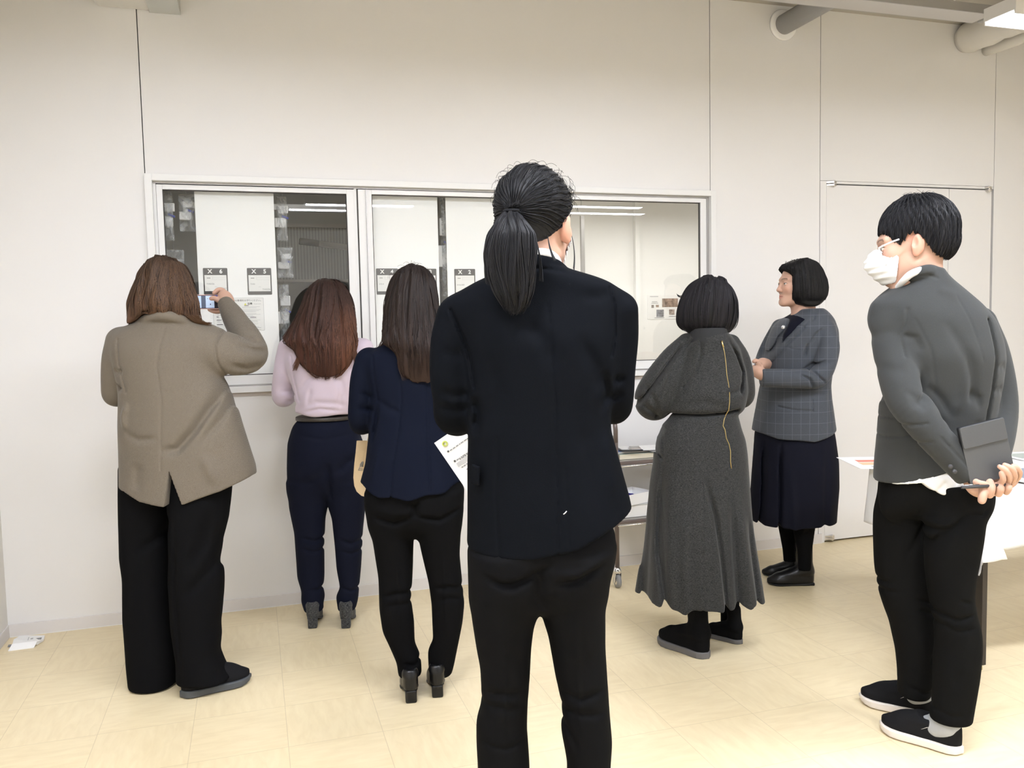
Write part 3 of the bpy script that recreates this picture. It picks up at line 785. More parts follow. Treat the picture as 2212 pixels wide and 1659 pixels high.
for y in (-.066, .06): MB().box((-.9, y, 0), (.48, y+.006, .045)).build('tray_side', m_alud, o)
MB().box((.50, -.05, -.002), (.9, .05, .045)).build('tray_end', m_pipe, o, bevel=.003)
for x in (-.6, .3): MB().tube([(x, 0, .01), (x, 0, CEIL-2.865)], .005, 8).build('hanger_rod', m_steel, o)
# ------------------------------------------------------------------ people: common builders
SKIN = (.50, .305, .225)
m_skin = mat('skin', SKIN, rough=.5, spec=.35, attr=True, bump=.08, scale=220)
m_skin.node_tree.nodes['Principled BSDF'].inputs['Subsurface Weight'].default_value = 0.0
def hair_mat(name, rough=.38, spec=.5, aniso=.4):
    m = mat(name, (.02, .015, .012), rough=rough, spec=spec, attr=True)
    return m
m_hair = hair_mat('hair', .45, .16)

def head_field(c, M, s=1.0, ears=True, neck_to=None, nose=1.0, nk=(0, -.045, -.13)):
    """head and neck around ear-height centre c; M columns right, forward, up"""
    M = F32(M); c = F32(c)
    def f(P):
        Q = ((P - c) @ M) / F32(s)
        A = Q.copy(); A[:, 0] = np.abs(A[:, 0])
        d = ell(Q, (0, -.012, .034), (.075, .094, .088))
        d = smin(d, ell(Q, (0, .028, -.028), (.060, .060, .082)), .03)
        d = smin(d, rcone(A, (.012, .068, -.090), (.048, .008, -.058), .020, .020), .03)
        d = smin(d, ell(A, (.034, .062, -.020), (.026, .024, .026)), .02)
        d = smin(d, rcone(A, (.008, .084, .026), (.044, .070, .026), .009, .010), .015)
        d = smax(d, -ell(A, (.033, .094, .006), (.019, .014, .011)), .012)
        d = np.minimum(d, sph(A, (.032, .0745, .004), .0125))
        up = np.where(Q[:, 2] > .004, 0.0, .003)
        lid = ell(A, (.032, .0745, .0065), (.0165, .0138, .0125)); lid = np.maximum(lid, .0065 - Q[:, 2]); d = np.minimum(d, lid)
        lid = ell(A, (.032, .0740, .001), (.0165, .0134, .0122)); lid = np.maximum(lid, Q[:, 2] - .0008); d = np.minimum(d, lid)
        d = smin(d, rcone(Q, (0, .086, .012), (0, .1035*nose, -.028), .0060, .0090), .008)
        d = smin(d, ell(A, (.012, .094, -.031), (.0085, .011, .008)), .005)
        d = smin(d, rcone(A, (0, .0905, -.057), (.022, .080, -.0605), .0062, .003), .004)
        d = smin(d, rcone(A, (0, .0895, -.0685), (.018, .080, -.066), .0072, .004), .004)
        d = smax(d, -rcone(A, (0, .100, -.0625), (.024, .086, -.063), .0022, .001), .002)
        d = smin(d, ell(Q, (0, .076, -.094), (.018, .015, .014)), .015)
        if ears:
            e = ell(A - F32((.078, -.008, -.006)), (0, 0, 0), (.0115, .019, .032), np.array(Matrix.Rotation(.25, 3, 'X') @ Matrix.Rotation(-.35, 3, 'Z')))
            e = smax(e, -ell(A, (.092, .002, .004), (.010, .010, .018)), .004)
            e = smin(e, ell(A, (.079, .002, -.030), (.006, .008, .009)), .006)
            d = smin(d, e, .006)
        d = smin(d, rcone(Q, (0, -.022, -.045), nk, .052, .054), .03)
        d = d * s
        if neck_to is not None: d = smin(d, rcone(P, tuple(c + M @ F32((0, nk[1]*.75, -.09))*s), neck_to, .052*s, .062*s), .02)
        return d
    def col(V):
        Q = ((V - c) @ M) / F32(s); A = np.abs(Q[:, 0]); n = len(V)
        C = np.tile(F32(SKIN), (n, 1))
        def blend(w, cc): 
            nonlocal C
            w = np.clip(w, 0, 1)[:, None]; C = C*(1-w) + F32(cc)*w
        front = (Q[:, 1] > .05)
        blend(np.clip(1 - ((A-.04)/.03)**2 - ((Q[:, 2]+.025)/.03)**2, 0, 1)*.25*front, (.62, .27, .2))
        blend(np.clip(1.25 - (A/.021)**2 - ((Q[:, 2]+.0625)/.0095)**2, 0, 1)*(Q[:, 1] > .070)*.8, (.42, .17, .14))
        blend(((A < .02) & (np.abs(Q[:, 2]+.0625) < .0018) & (Q[:, 1] > .078))*.8, (.12, .04, .035))
        bz = .0255 + .004*np.sin(np.clip((A-.012)/.04, 0, 1)*3.0)
        blend(((A > .013) & (A < .050) & (np.abs(Q[:, 2]-bz) < .0030) & (Q[:, 1] > .045))*.65, (.04, .03, .025))
        ed = sph(np.stack([A, Q[:, 1], Q[:, 2]], 1), (.032, .0745, .004), .0125)
        eye = (np.abs(ed) < .0012) & (Q[:, 1] > .08) & (np.abs(Q[:, 2]-.0032) < .0034)
        blend(eye*1., (.62, .6, .57))
        iris = eye & (((A-.032)**2 + (Q[:, 2]-.004)**2) < .0055**2); blend(iris*1., (.02, .014, .01))
        lash = (Q[:, 1] > .078) & (np.abs(Q[:, 2]-.0075) < .0014) & (np.abs(A-.032) < .015); blend(lash*.9, (.03, .02, .02))
        blend(((A > .070) & (Q[:, 1] < .03) & (np.abs(Q[:, 2]+.005) < .04))*.35, (.62, .22, .15))
        return C
    return f, col

def cloth_obj(pe, name, f, lo, hi, h, m, lab=None):
    o = sdf_obj(name, f, lo, hi, h, m, pe.root)
    if lab: o['label'] = lab
    return o

def body_obj(pe, fields, lo, hi, extra):
    """coarse body beneath the clothes + fine visible parts, one mesh"""
    f = lambda P: np.minimum.reduce([g(P) for g in fields]) + F32(.022)
    V, F = surf(f, lo, hi, .016); parts = [(V, F, SKIN)] + extra
    V, F, C = join_np(parts)
    o = link('body', np_mesh('body', V, F, True, C), m_skin, pe.root); return o
def fine(f, lo, hi, h, col=None):
    V, F = surf(f, lo, hi, h)
    return (V, F, SKIN if col is None else col(V.astype(F32)))

WT1 = Tab([(0, .0), (.004, .012), (.012, .022), (.03, .031), (.06, .0335), (.09, .033), (.13, .037), (.18, .0435), (.21, .0425), (.235, .033), (.25, .020), (.257, .010), (.26, 0)], .0025)
WT2 = Tab([(0, .0), (.004, .012), (.012, .020), (.03, .027), (.06, .028), (.10, .027), (.17, .039), (.20, .036), (.23, .024), (.25, .012), (.26, 0)], .0025)
def shoe(pe, heel, toe, kind, mats, label=None, Wd=1.0, length=None):
    """heel, toe: points on the floor in the person's frame"""
    heel = np.array([heel[0], heel[1], 0.0]); toe = np.array([toe[0], toe[1], 0.0])
    if length: toe = heel + (toe - heel)/np.linalg.norm(toe - heel)*length
    L = np.linalg.norm(toe - heel); a = (toe - heel)/L; b = np.array([-a[1], a[0], 0]); M = F32(np.stack([a, b, [0, 0, 1]], 1)); c = F32(heel)
    k = L/.26
    lift = {'block': .045, 'heel': .03}.get(kind, 0.0)
    fl_ = .0055 if kind in ('sneaker', 'slip', 'hike') else .001
    sole = {'sneaker': .026, 'slip': .026, 'hike': .026, 'boot': .012, 'block': .006, 'heel': .006, 'dress': .012}[kind]
    def Qf(P): Q = (P - c) @ M; Q = Q / F32(k); return Q
    def outl(Q, grow=0.0):
        # plan outline of a foot: distance in plan
        x, y = Q[:, 0], Q[:, 1]
        if kind in ('block', 'heel'): w = WT2
        else: w = WT1
        xc = np.clip(x, 0, .26); wv = np.maximum(w(xc), 0)*Wd
        ov = np.abs(x - xc); return np.where(ov > 0, np.sqrt(ov*ov + np.maximum(np.abs(y) - wv, 0)**2), np.maximum((np.abs(y) - wv)*.75, -.02)) - grow
    def zb(x): # height of the footbed above the ground
        return (sole + lift*np.clip((.16 - x)/.11, 0, 1)**1.2).astype(F32)
    def upper(P):
        Q = Qf(P); z0 = zb(Q[:, 0]); Z = Q.copy(); Z[:, 2] = Q[:, 2] - z0
        d = path(Z, [(.035, 0, .028), (.12, 0, .030), (.19, 0, .022), (.228, 0, .016)], [.036, .037, .030, .021], .03)
        d = smin(d, path(Z, [(.036, 0, .03), (.040, 0, .060)], [.034, .033], 0), .02)
        if kind in ('boot', 'hike'):
            d = smin(d, path(Z, [(.045, 0, .05), (.055, 0, .17 if kind == 'hike' else .225)], [.038, .042 if kind == 'hike' else .046], 0), .04)
            d = smin(d, rcone(Z, (.06, 0, .07), (.14, 0, .035), .036, .032), .03)
        elif kind in ('sneaker', 'slip'):
            d = smin(d, rcone(Z, (.10, 0, .055), (.16, 0, .035), .030, .030), .03)
            if kind == 'slip':
                d = smax(d, -(path(Z, [(.035, 0, .13), (.10, 0, .105)], [.055, .045], 0)), .006)
                d = np.maximum(d, -rcone(Z, (.055, 0, .08), (.11, 0, .085), .026, .022))
        elif kind == 'block':
            d = np.maximum(d, -path(Z, [(.04, 0, .115), (.10, 0, .095), (.155, 0, .085)], [.040, .038, .036], 0))
        d = smin(d, smax(outl(Q, -.001), np.abs(Z[:, 2] - .012) - .014, .014), .014)
        d = smax(d, outl(Q, .003) - .6*np.maximum(Q[:, 2] - z0 - .045, 0), .010); d = smax(d, z0 - .002 - Q[:, 2], .003)
        return d * k
    def sole_f(P):
        Q = Qf(P); z0 = zb(Q[:, 0]); rock = .012*np.clip((Q[:, 0]-.19)/.07, 0, 1)**2 if kind in ('sneaker', 'slip', 'hike', 'boot') else 0
        th = sole if kind not in ('block', 'heel') else .007
        lowz = z0 - th + rock
        d = smax(outl(Q, fl_), np.abs(Q[:, 2] - (z0+lowz)/2 - (.004 if kind in ('sneaker','slip') else .0)) - (z0-lowz)/2 - .001, .004)
        if kind in ('block', 'heel'):
            hb_ = box_sdf(Q, (.030, 0, (lift+sole)/2), (.026, .023, (lift+sole)/2), r=.006); d = np.minimum(d, hb_)
        if kind == 'boot':
            hb_ = box_sdf(Q, (.032, 0, .008), (.030, .031, .0085), r=.004); d = np.minimum(d, hb_)
        return d * k
    top = .30 if kind in ('boot', 'hike') else .13
    cs = np.array([heel + a*x*L + b*y for x in (-.12, 1.12) for y in (-.07, .07)]); lo = [cs[:, 0].min(), cs[:, 1].min(), -.005]; hi = [cs[:, 0].max(), cs[:, 1].max(), top*k]
    o = sdf_obj('shoe' if kind not in ('boot', 'hike') else 'boot', upper, lo, hi, .0045, mats[0], pe.root)
    hi2 = list(hi); hi2[2] = .085*k
    s_ = sdf_obj('sole', sole_f, lo, hi2, .0035, mats[1], o)
    if label: o['label'] = label
    return o, (c, M, k, zb)

def long_hair(pe, f, crown, n, lo_z, pal, seed, wave=0.1, wl=.08, rad=.0011, spread=(.05, .05), zr=.04, steps=70, step=.012, off=(-.003, .004), grav=1.0, part=None, colz=None, wisp=0.0, roots=None, vol_col=None, h=.006, lo=None, hi=None, name='hair', endf=None, flowf=None, stop=None, extra=None):
    """hair volume plus strands that run over it"""
    r = np.random.default_rng(seed); crown = np.array(crown)
    if roots is None:
        th = r.uniform(0, 2*np.pi, n); q = np.sqrt(r.random(n))
        roots = crown + np.stack([np.cos(th)*q*spread[0], np.sin(th)*q*spread[1], np.zeros(n)], 1)
        for _ in range(6):
            d, g = grad(f, roots.astype(F32)); roots = roots - g*d[:, None]
        # later roots start lower on the volume
        k = n//2; th = r.uniform(0, 2*np.pi, k)
    def flow(P):
        v = P - F32(crown); v[:, 2] = 0; L = np.linalg.norm(v, axis=1, keepdims=True) + 1e-4
        w = np.clip(L/.05, .3, 1)
        return v/L*np.clip(1.2 - (crown[2]-P[:, 2:3])/.10, .0, 1.2) + F32((0, 0, -1))*grav*w
    if flowf is not None: flow = flowf
    if endf is None: endf = lambda P, q: lo_z + zr*(q - .5)
    sV, sF, sC = flow_strands(f, roots, flow, steps, step, endf, off, wave, wl, rad=rad, pal=pal, seed=seed, colz=colz, stop=stop)
    V, F = surf(f, lo, hi, h)
    vc = np.tile(F32(pal[0] if vol_col is None else vol_col), (len(V), 1))
    if colz is not None: vc = colz(V[:, None, :].astype(F32), vc[:, None, :], r)[:, 0]
    V, F, C = join_np([(V, F, vc), (sV, sF, sC)] + (extra or []))
    return link(name, np_mesh(name, V, F, True, C), m_hair, pe.root)


def leg(pe, Lp, Rp, dep, n=2.2, sig=.012, **k):
    y = dep[0][1]
    return loft(pe.xz(Lp, y), pe.xz(Rp, y), dep, n, sig, **k)
def sleeve(pe, pts, k=0.0, sub=5):
    """pts (u, v, y, radius)"""
    P, R = curve_pts([pe.p(u, v, y) for u, v, y, r in pts], [r for u, v, y, r in pts], sub)
    return lambda Q: path(Q, P, R, k)
def ppath(pe, pts, k=.004, sub=3): return sleeve(pe, pts, k, sub)
def cr(pe, pts, y=-.12): return [tuple(pe.p(u, v, y)) for u, v in pts]
def cloth(base, pe, folds=(), noise=.002, fr=22, seed=1, ymax=.03, st=(1, 1, .6), extra=None, fade=2, fs_=1.6):
    """adds drawn folds [(pixels, width, depth)] and soft unevenness to a field"""
    fl_ = [(cr(pe, p), w, d) for p, w, d in folds]
    def f(P):
        d = base(P)
        near = np.abs(d) < .05
        if near.any():
            Q = P[near]; a = np.zeros(len(Q), F32)
            for p, w, dd in fl_: a += crease(Q, p, w, dd*(fs_ if w > .0055 else 1.15), ymax, fade if w > .0055 else 0).astype(F32)
            if noise: a += 1.4*noise*wob(Q, fr, seed, st) + noise*.5*wob(Q, fr*2.3, seed+9, st)
            if extra is not None: a += extra(Q)
            d = d.copy(); d[near] += a
        return d
    return f
def flyaways(f, cpt, n, spread, seed, col, L=.03, rad=.0004, up=.6):
    r = np.random.default_rng(seed); v = r.normal(size=(n, 3)); v[:, 2] = np.abs(v[:, 2])*up + .1; v /= np.linalg.norm(v, axis=1, keepdims=True)
    P = (np.array(cpt) + v*spread).astype(F32)
    for _ in range(8):
        d, g = grad(f, P); P = P - g*d[:, None]
    d, g = grad(f, P); t = np.cross(g, r.normal(size=(n, 3))); t /= np.linalg.norm(t, axis=1, keepdims=True)
    s = np.linspace(0, 1, 9)[None, :, None]; l = (L*r.uniform(.4, 1.3, n))[:, None, None]; bend = r.uniform(.15, .55, n)[:, None, None]
    X = P[:, None, :] + t[:, None, :]*s*l + g[:, None, :]*(np.sin(s*2.6)*bend*l)
    return strands_np(X, np.full(X.shape[:2], rad), np.tile(F32(col), (n, 1)))
def finger(pe, pts, r0=.0085, r1=.0065): 
    n = len(pts); return ppath(pe, [(u, v, y, r0 + (r1-r0)*i/(n-1)) for i, (u, v, y) in enumerate(pts)], .003, 4)
def union(fs, k):
    def f(P):
        d = fs[0](P)
        for g in fs[1:]: d = smin(d, g(P), k)
        return d
    return f

m_black_trs = mat('black_suiting', (.0045, .0045, .005), rough=.85, spec=.04, bump=.12, scale=500)
m_sole_grey = mat('rubber_grey', (.055, .06, .065), rough=.6)
m_black_canvas = mat('black_canvas', (.007, .007, .008), rough=.85, spec=.15, bump=.2, scale=600)
m_leather = mat('black_leather', (.004, .004, .0045), rough=.34, spec=.35, bump=.05, scale=90)
# ------------------------------------------------------------------ woman in the brown check blazer holding up a phone
def person_a():
    pe = Pers(400, 1492, label='person in brown checked blazer and wide black trousers photographing the signs with a phone')
    m_bl = weave_mat('brown_check_wool', (.078, .064, .049), (.19, .162, .128), 300, 210, contrast=.5, heather=.45, hs=420)
    tor = loft(pe.xz([(322, 672), (300, 694), (262, 708), (244, 726), (246, 760), (256, 800), (263, 850), (263, 890), (262, 960), (261, 1050), (258, 1100)]),
               pe.xz([(392, 672), (425, 690), (452, 702), (463, 720), (465, 760), (478, 815), (496, 840), (510, 880), (530, 950), (546, 1010), (550, 1100)]),
               [(1.44, .03, .055), (1.40, .02, .085), (1.36, .01, .10), (1.28, 0, .125), (1.15, 0, .135), (1.0, 0, .14), (.85, .01, .15), (.72, .01, .155)], 2.3)
    sl = sleeve(pe, [(262, 738, .01, .050), (250, 780, .01, .047), (246, 830, .02, .044), (252, 852, .05, .046), (275, 830, .16, .042), (310, 770, .27, .033)])
    srt = sleeve(pe, [(446, 752, .0, .088), (480, 762, .0, .080), (520, 768, .03, .070), (541, 762, .07, .062), (530, 728, .13, .055), (508, 690, .21, .044), (488, 658, .27, .031)])
    collar = sleeve(pe, [(292, 708, .0, .012), (312, 690, -.06, .015), (350, 682, -.088, .017), (390, 690, -.07, .015), (418, 708, -.02, .012)])
    hem = cut_below(pe.xz([(200, 1060), (258, 1068), (300, 1086), (358, 1094), (395, 1091), (470, 1065), (543, 1028), (552, 1003), (640, 1000)], -.13))
    sa, sb, sc_ = pe.xz([(367, 1016), (357, 1098), (397, 1096)], -.13)
    cut_w = box_sdf
    wrist_end = pe.p(484, 652, .275); wdir = pe.p(484, 652, .275) - pe.p(515, 700, .19); wdir /= np.linalg.norm(wdir)
    def base(P):
        d = smin(tor(P), smin(sl(P), srt(P), .02), .028)
        d = smin(d, collar(P), .01)
        d = smax(d, hem(P), .005)
        x, z = P[:, 0], P[:, 2]; t = np.clip((sa[1] - z)/(sa[1] - sb[1]), 0, 1.2)
        xl = sa[0] + (sb[0]-sa[0])*t; xr = sa[0] + (sc_[0]-sa[0])*t
        wedge = np.maximum(np.maximum(xl - x, x - xr), np.maximum(z - sa[1], P[:, 1] - .02))
        d = np.maximum(d, -wedge)
        d = smax(d, (P - F32(wrist_end)) @ F32(wdir), .004)
        return d
    folds = [([(468, 820), (455, 870), (420, 930), (385, 970), (350, 975)], .016, .010), ([(480, 845), (470, 905), (430, 965)], .014, .006),
             ([(350, 700), (340, 790), (352, 860), (352, 1015)], .0035, .0035),
             ([(462, 712), (455, 750), (460, 790), (470, 818)], .0045, .006), ([(243, 735), (250, 790), (268, 848)], .0045, .006),
             ([(272, 870), (262, 900), (264, 930)], .012, -.006), ([(262, 935), (300, 950), (350, 945)], .012, .004),
             ([(490, 728), (520, 740), (552, 735)], .010, .010), ([(492, 745), (525, 760), (560, 762)], .010, .006), ([(484, 700), (508, 716), (545, 712)], .009, .009), ([(500, 688), (520, 694), (535, 690)], .007, .005),
             ([(480, 790), (510, 800), (550, 790)], .012, .005), ([(228, 800), (245, 806), (262, 800)], .008, .004), ([(228, 830), (245, 842), (258, 838)], .008, .005),
             ([(300, 1000), (290, 1060)], .02, .004), ([(440, 980), (470, 1050)], .02, -.005), ([(505, 905), (512, 888), (520, 878)], .0045, .009)]
    jk = cloth(base, pe, folds, .0028, 20, 4, .05, fs_=2.5)
    # wide trousers
    lg = leg(pe, [(266, 1000), (267, 1080), (266, 1200), (272, 1245), (272, 1330), (281, 1430), (290, 1498)], [(376, 1000), (374, 1080), (372, 1150), (371, 1250), (377, 1350), (385, 1410), (385, 1498)],
             [(.9, .07, .12), (.7, .07, .12), (.4, .07, .10), (.1, .07, .10), (0, .07, .105)], 2.3, zbot=.006)
    rg = leg(pe, [(366, 1000), (369, 1080), (372, 1200), (369, 1250), (376, 1350), (387, 1420), (385, 1500)], [(497, 1000), (495, 1055), (490, 1120), (478, 1170), (483, 1255), (480, 1330), (471, 1410), (484, 1440), (500, 1465)],
             [(.9, .0, .12), (.7, .0, .125), (.4, .0, .10), (.1, .0, .10), (0, .0, .10)], 2.3, zbot=.045)
    tb = lambda P: smin(lg(P), rg(P), .02)
    tf = cloth(tb, pe, [([(372, 1100), (372, 1300), (385, 1480)], .006, .006), ([(450, 1100), (430, 1180), (400, 1240)], .02, .010), ([(480, 1160), (440, 1240), (395, 1300)], .018, .009), ([(270, 1210), (310, 1180), (360, 1120)], .016, .009), ([(420, 1120), (395, 1250), (395, 1400)], .03, -.004), ([(470, 1300), (440, 1400)], .02, .005)], .003, 14, 6, .2)
    sdf_obj('trousers', tf, (-.35, -.2, 0), (.35, .25, .95), .006, m_black_trs, pe.root)
    sdf_obj('blazer', jk, (-.45, -.25, .6), (.45, .4, 1.5), .0048, m_bl, pe.root)
    # pocket mouth with dark phone case edge
    # head, hands
    hc = pe.p(357, 632, .03); hf, hcol = head_field(hc, rot(-.35, .05), .98, True, tuple(pe.p(357, 700, .02)))
    palm = ppath(pe, [(494, 668, .29, .024), (490, 650, .31, .025), (484, 640, .325, .024)], .01)
    fing = [finger(pe, [(488, 638, .335), (481, 627, .34), (471, 626, .335), (462, 633, .325)], .0095, .007),
            finger(pe, [(492, 642, .34), (488, 632, .36), (480, 629, .365), (471, 633, .362)], .009, .007),
            finger(pe, [(482, 655, .31), (472, 649, .30), (463, 644, .296), (456, 645, .294)], .0105, .008),
            finger(pe, [(484, 664, .345), (475, 672, .352), (464, 673, .35), (452, 669, .345)], .0095, .007),
            finger(pe, [(486, 656, .355), (478, 664, .37), (466, 667, .37), (456, 664, .365)], .009, .007)]
    hand = union([palm] + fing, .006)
    c0 = pe.p(475, 650, .33)
    body_obj(pe, [jk, tf], (-.45, -.25, 0), (.45, .4, 1.5), [fine(hf, hc - .17, hc + .17, .006, hcol), fine(hand, c0 - .09, c0 + .09, .0028)])
    # hair: shoulder-length, wavy
    y0 = .015
    hv = loft(pe.xz([(350, 556), (326, 566), (306, 590), (295, 620), (288, 650), (287, 672), (283, 704)], y0), pe.xz([(358, 556), (384, 566), (402, 590), (413, 622), (423, 650), (428, 672), (438, 702)], y0),
              [(1.645, .03, .01), (1.62, .03, .07), (1.58, .03, .10), (1.50, .02, .11), (1.44, 0, .105), (1.385, -.01, .09)], 2.0, .008, mod=lambda th, z, x, y: .035*np.sin(th*9 + z*14) + .02*np.sin(th*17 - z*30))
    hh = cut_below(pe.xz([(270, 700), (290, 688), (310, 672), (345, 668), (385, 680), (420, 694), (460, 700)], -.09))
    hvf = lambda P: smax(hv(P), hh(P), .01)
    cz = lambda X, c, r: c * (1 + np.clip((1.62 - X[..., 2:3])/.22, 0, 1)*F32((.7, .55, .4)))
    def endf(P, q): return 1.405 + .045*(q-.5) - .08*np.clip(np.abs(P[:, 0]+.04) - .03, 0, .1)*5
    # flicked ends on the right shoulder
    r = np.random.default_rng(5); n = 120; a = np.array([pe.p(400 + 32*q, 680 + 10*w, -.07 + .03*w) for q, w in r.random((n, 2))]); b_ = np.array([pe.p(437 + 22*q, 696 + 8*w, -.05 + .03*w) for q, w in r.random((n, 2))])
    s = np.linspace(0, 1, 12)[None, :, None]; X = a[:, None]*(1-s) + b_[:, None]*s; X[:, :, 2] -= (np.sin(s*3.14)*.008)[..., 0]
    fl_ = strands_np(X, np.full(X.shape[:2], .0009)*np.linspace(1, .3, 12)[None], np.tile(F32((.10, .055, .03)), (n, 1)))
    a = np.array([pe.p(288 + 12*q, 655 + 10*w, -.03) for q, w in r.random((70, 2))]); b_ = np.array([pe.p(279 + 14*q, 700 + 9*w, -.03) for q, w in r.random((70, 2))]); X = a[:, None]*(1-s) + b_[:, None]*s; X[:, :, 0] += (np.sin(s*5)*.004)[..., 0]
    f2 = strands_np(X, np.full(X.shape[:2], .0009)*np.linspace(1, .3, 12)[None], np.tile(F32((.10, .055, .03)), (70, 1)))
    long_hair(pe, hvf, pe.p(350, 560, .02), 2600, 1.40, ((.020, .013, .009), (.080, .046, .027)), 21, .30, .12, .0013, (.045, .06), off=(-.003, .006), colz=cz, lo=(-.3, -.2, 1.3), hi=(.2, .2, 1.7), endf=endf, vol_col=(.045, .026, .017), extra=[fl_, f2])
    # shoes
    hs, te = pe.floor(392, 1508), pe.floor(541, 1470)
    sh, _ = shoe(pe, hs, te, 'sneaker', (m_black_canvas, m_sole_grey), 'black canvas shoe with dark grey sole pointing right')
    shoe(pe, pe.floor(330, 1470), pe.floor(400, 1415), 'sneaker', (m_black_canvas, m_sole_grey))
    # phone: a thing of its own, held in the hand
    A, B_, C_ = pe.p(402, 637, .335), pe.p(479, 635, .335), pe.p(403, 668.5, .335)
    ax = (B_ - A); wl = np.linalg.norm(ax); ax /= wl; dn = C_ - A; hl = np.linalg.norm(dn); dn /= hl; nrm = np.cross(ax, dn)
    M = Matrix([[ax[i], nrm[i], -dn[i], 0] for i in range(3)] + [[0, 0, 0, 1]])
    wO = pe.O + pe.rh*A[0] + pe.fh*A[1]; wO[2] = A[2]
    o = empty('phone', wO, 0, 'pink-rimmed smartphone held up sideways, its screen showing the signs', 'phone')
    o.matrix_world = Matrix.Translation(Vector(wO)) @ Matrix.Rotation(-YAW, 4, 'Z') @ M
    m_case = mat('phone_rim_pink', (.75, .50, .45), rough=.35); m_scr = mat('phone_screen_lit', (.30, .38, .52), rough=.15, emis=.75); m_scd = mat('phone_screen_dark', (.035, .04, .06), rough=.15)
    MB().rbox((0, 0, -hl), (wl, .009, 0), .006, 1).build('case', m_case, o)
    MB().rbox((.003, -.0006, -hl+.003), (wl-.003, .0, -.003), .004, 1).build('bezel', m_scd, o)
    m_p = mat('phone_image_pale', (.45, .55, .72), rough=.15, emis=.6); q = MB(); q.box((.010, -.0012, -hl+.005), (.060, -.0006, -.005)); q.box((.078, -.0012, -hl+.005), (.112, -.0006, -.005)); q.build('screen_picture', m_p, o)
    MB().box((.060, -.0012, -hl+.005), (.078, -.0006, -.005)).build('screen_picture', mat('phone_image_dark', (.10, .12, .17), rough=.2, emis=.4), o)
    q = MB(); q.box((.095, -.0018, -.042), (.098, -.0012, -.036)); q.box((.085, -.0018, -.018), (.087, -.0012, -.015)); q.box((.030, -.0018, -.040), (.033, -.0012, -.036)); q.build('screen_mark', m_ink, o)
    q = MB(); q.rbox((wl-.030, -.0022, -.022), (wl-.012, -.0012, -.003), .002, 1); q.build('screen_control', m_blue, o)
person_a()
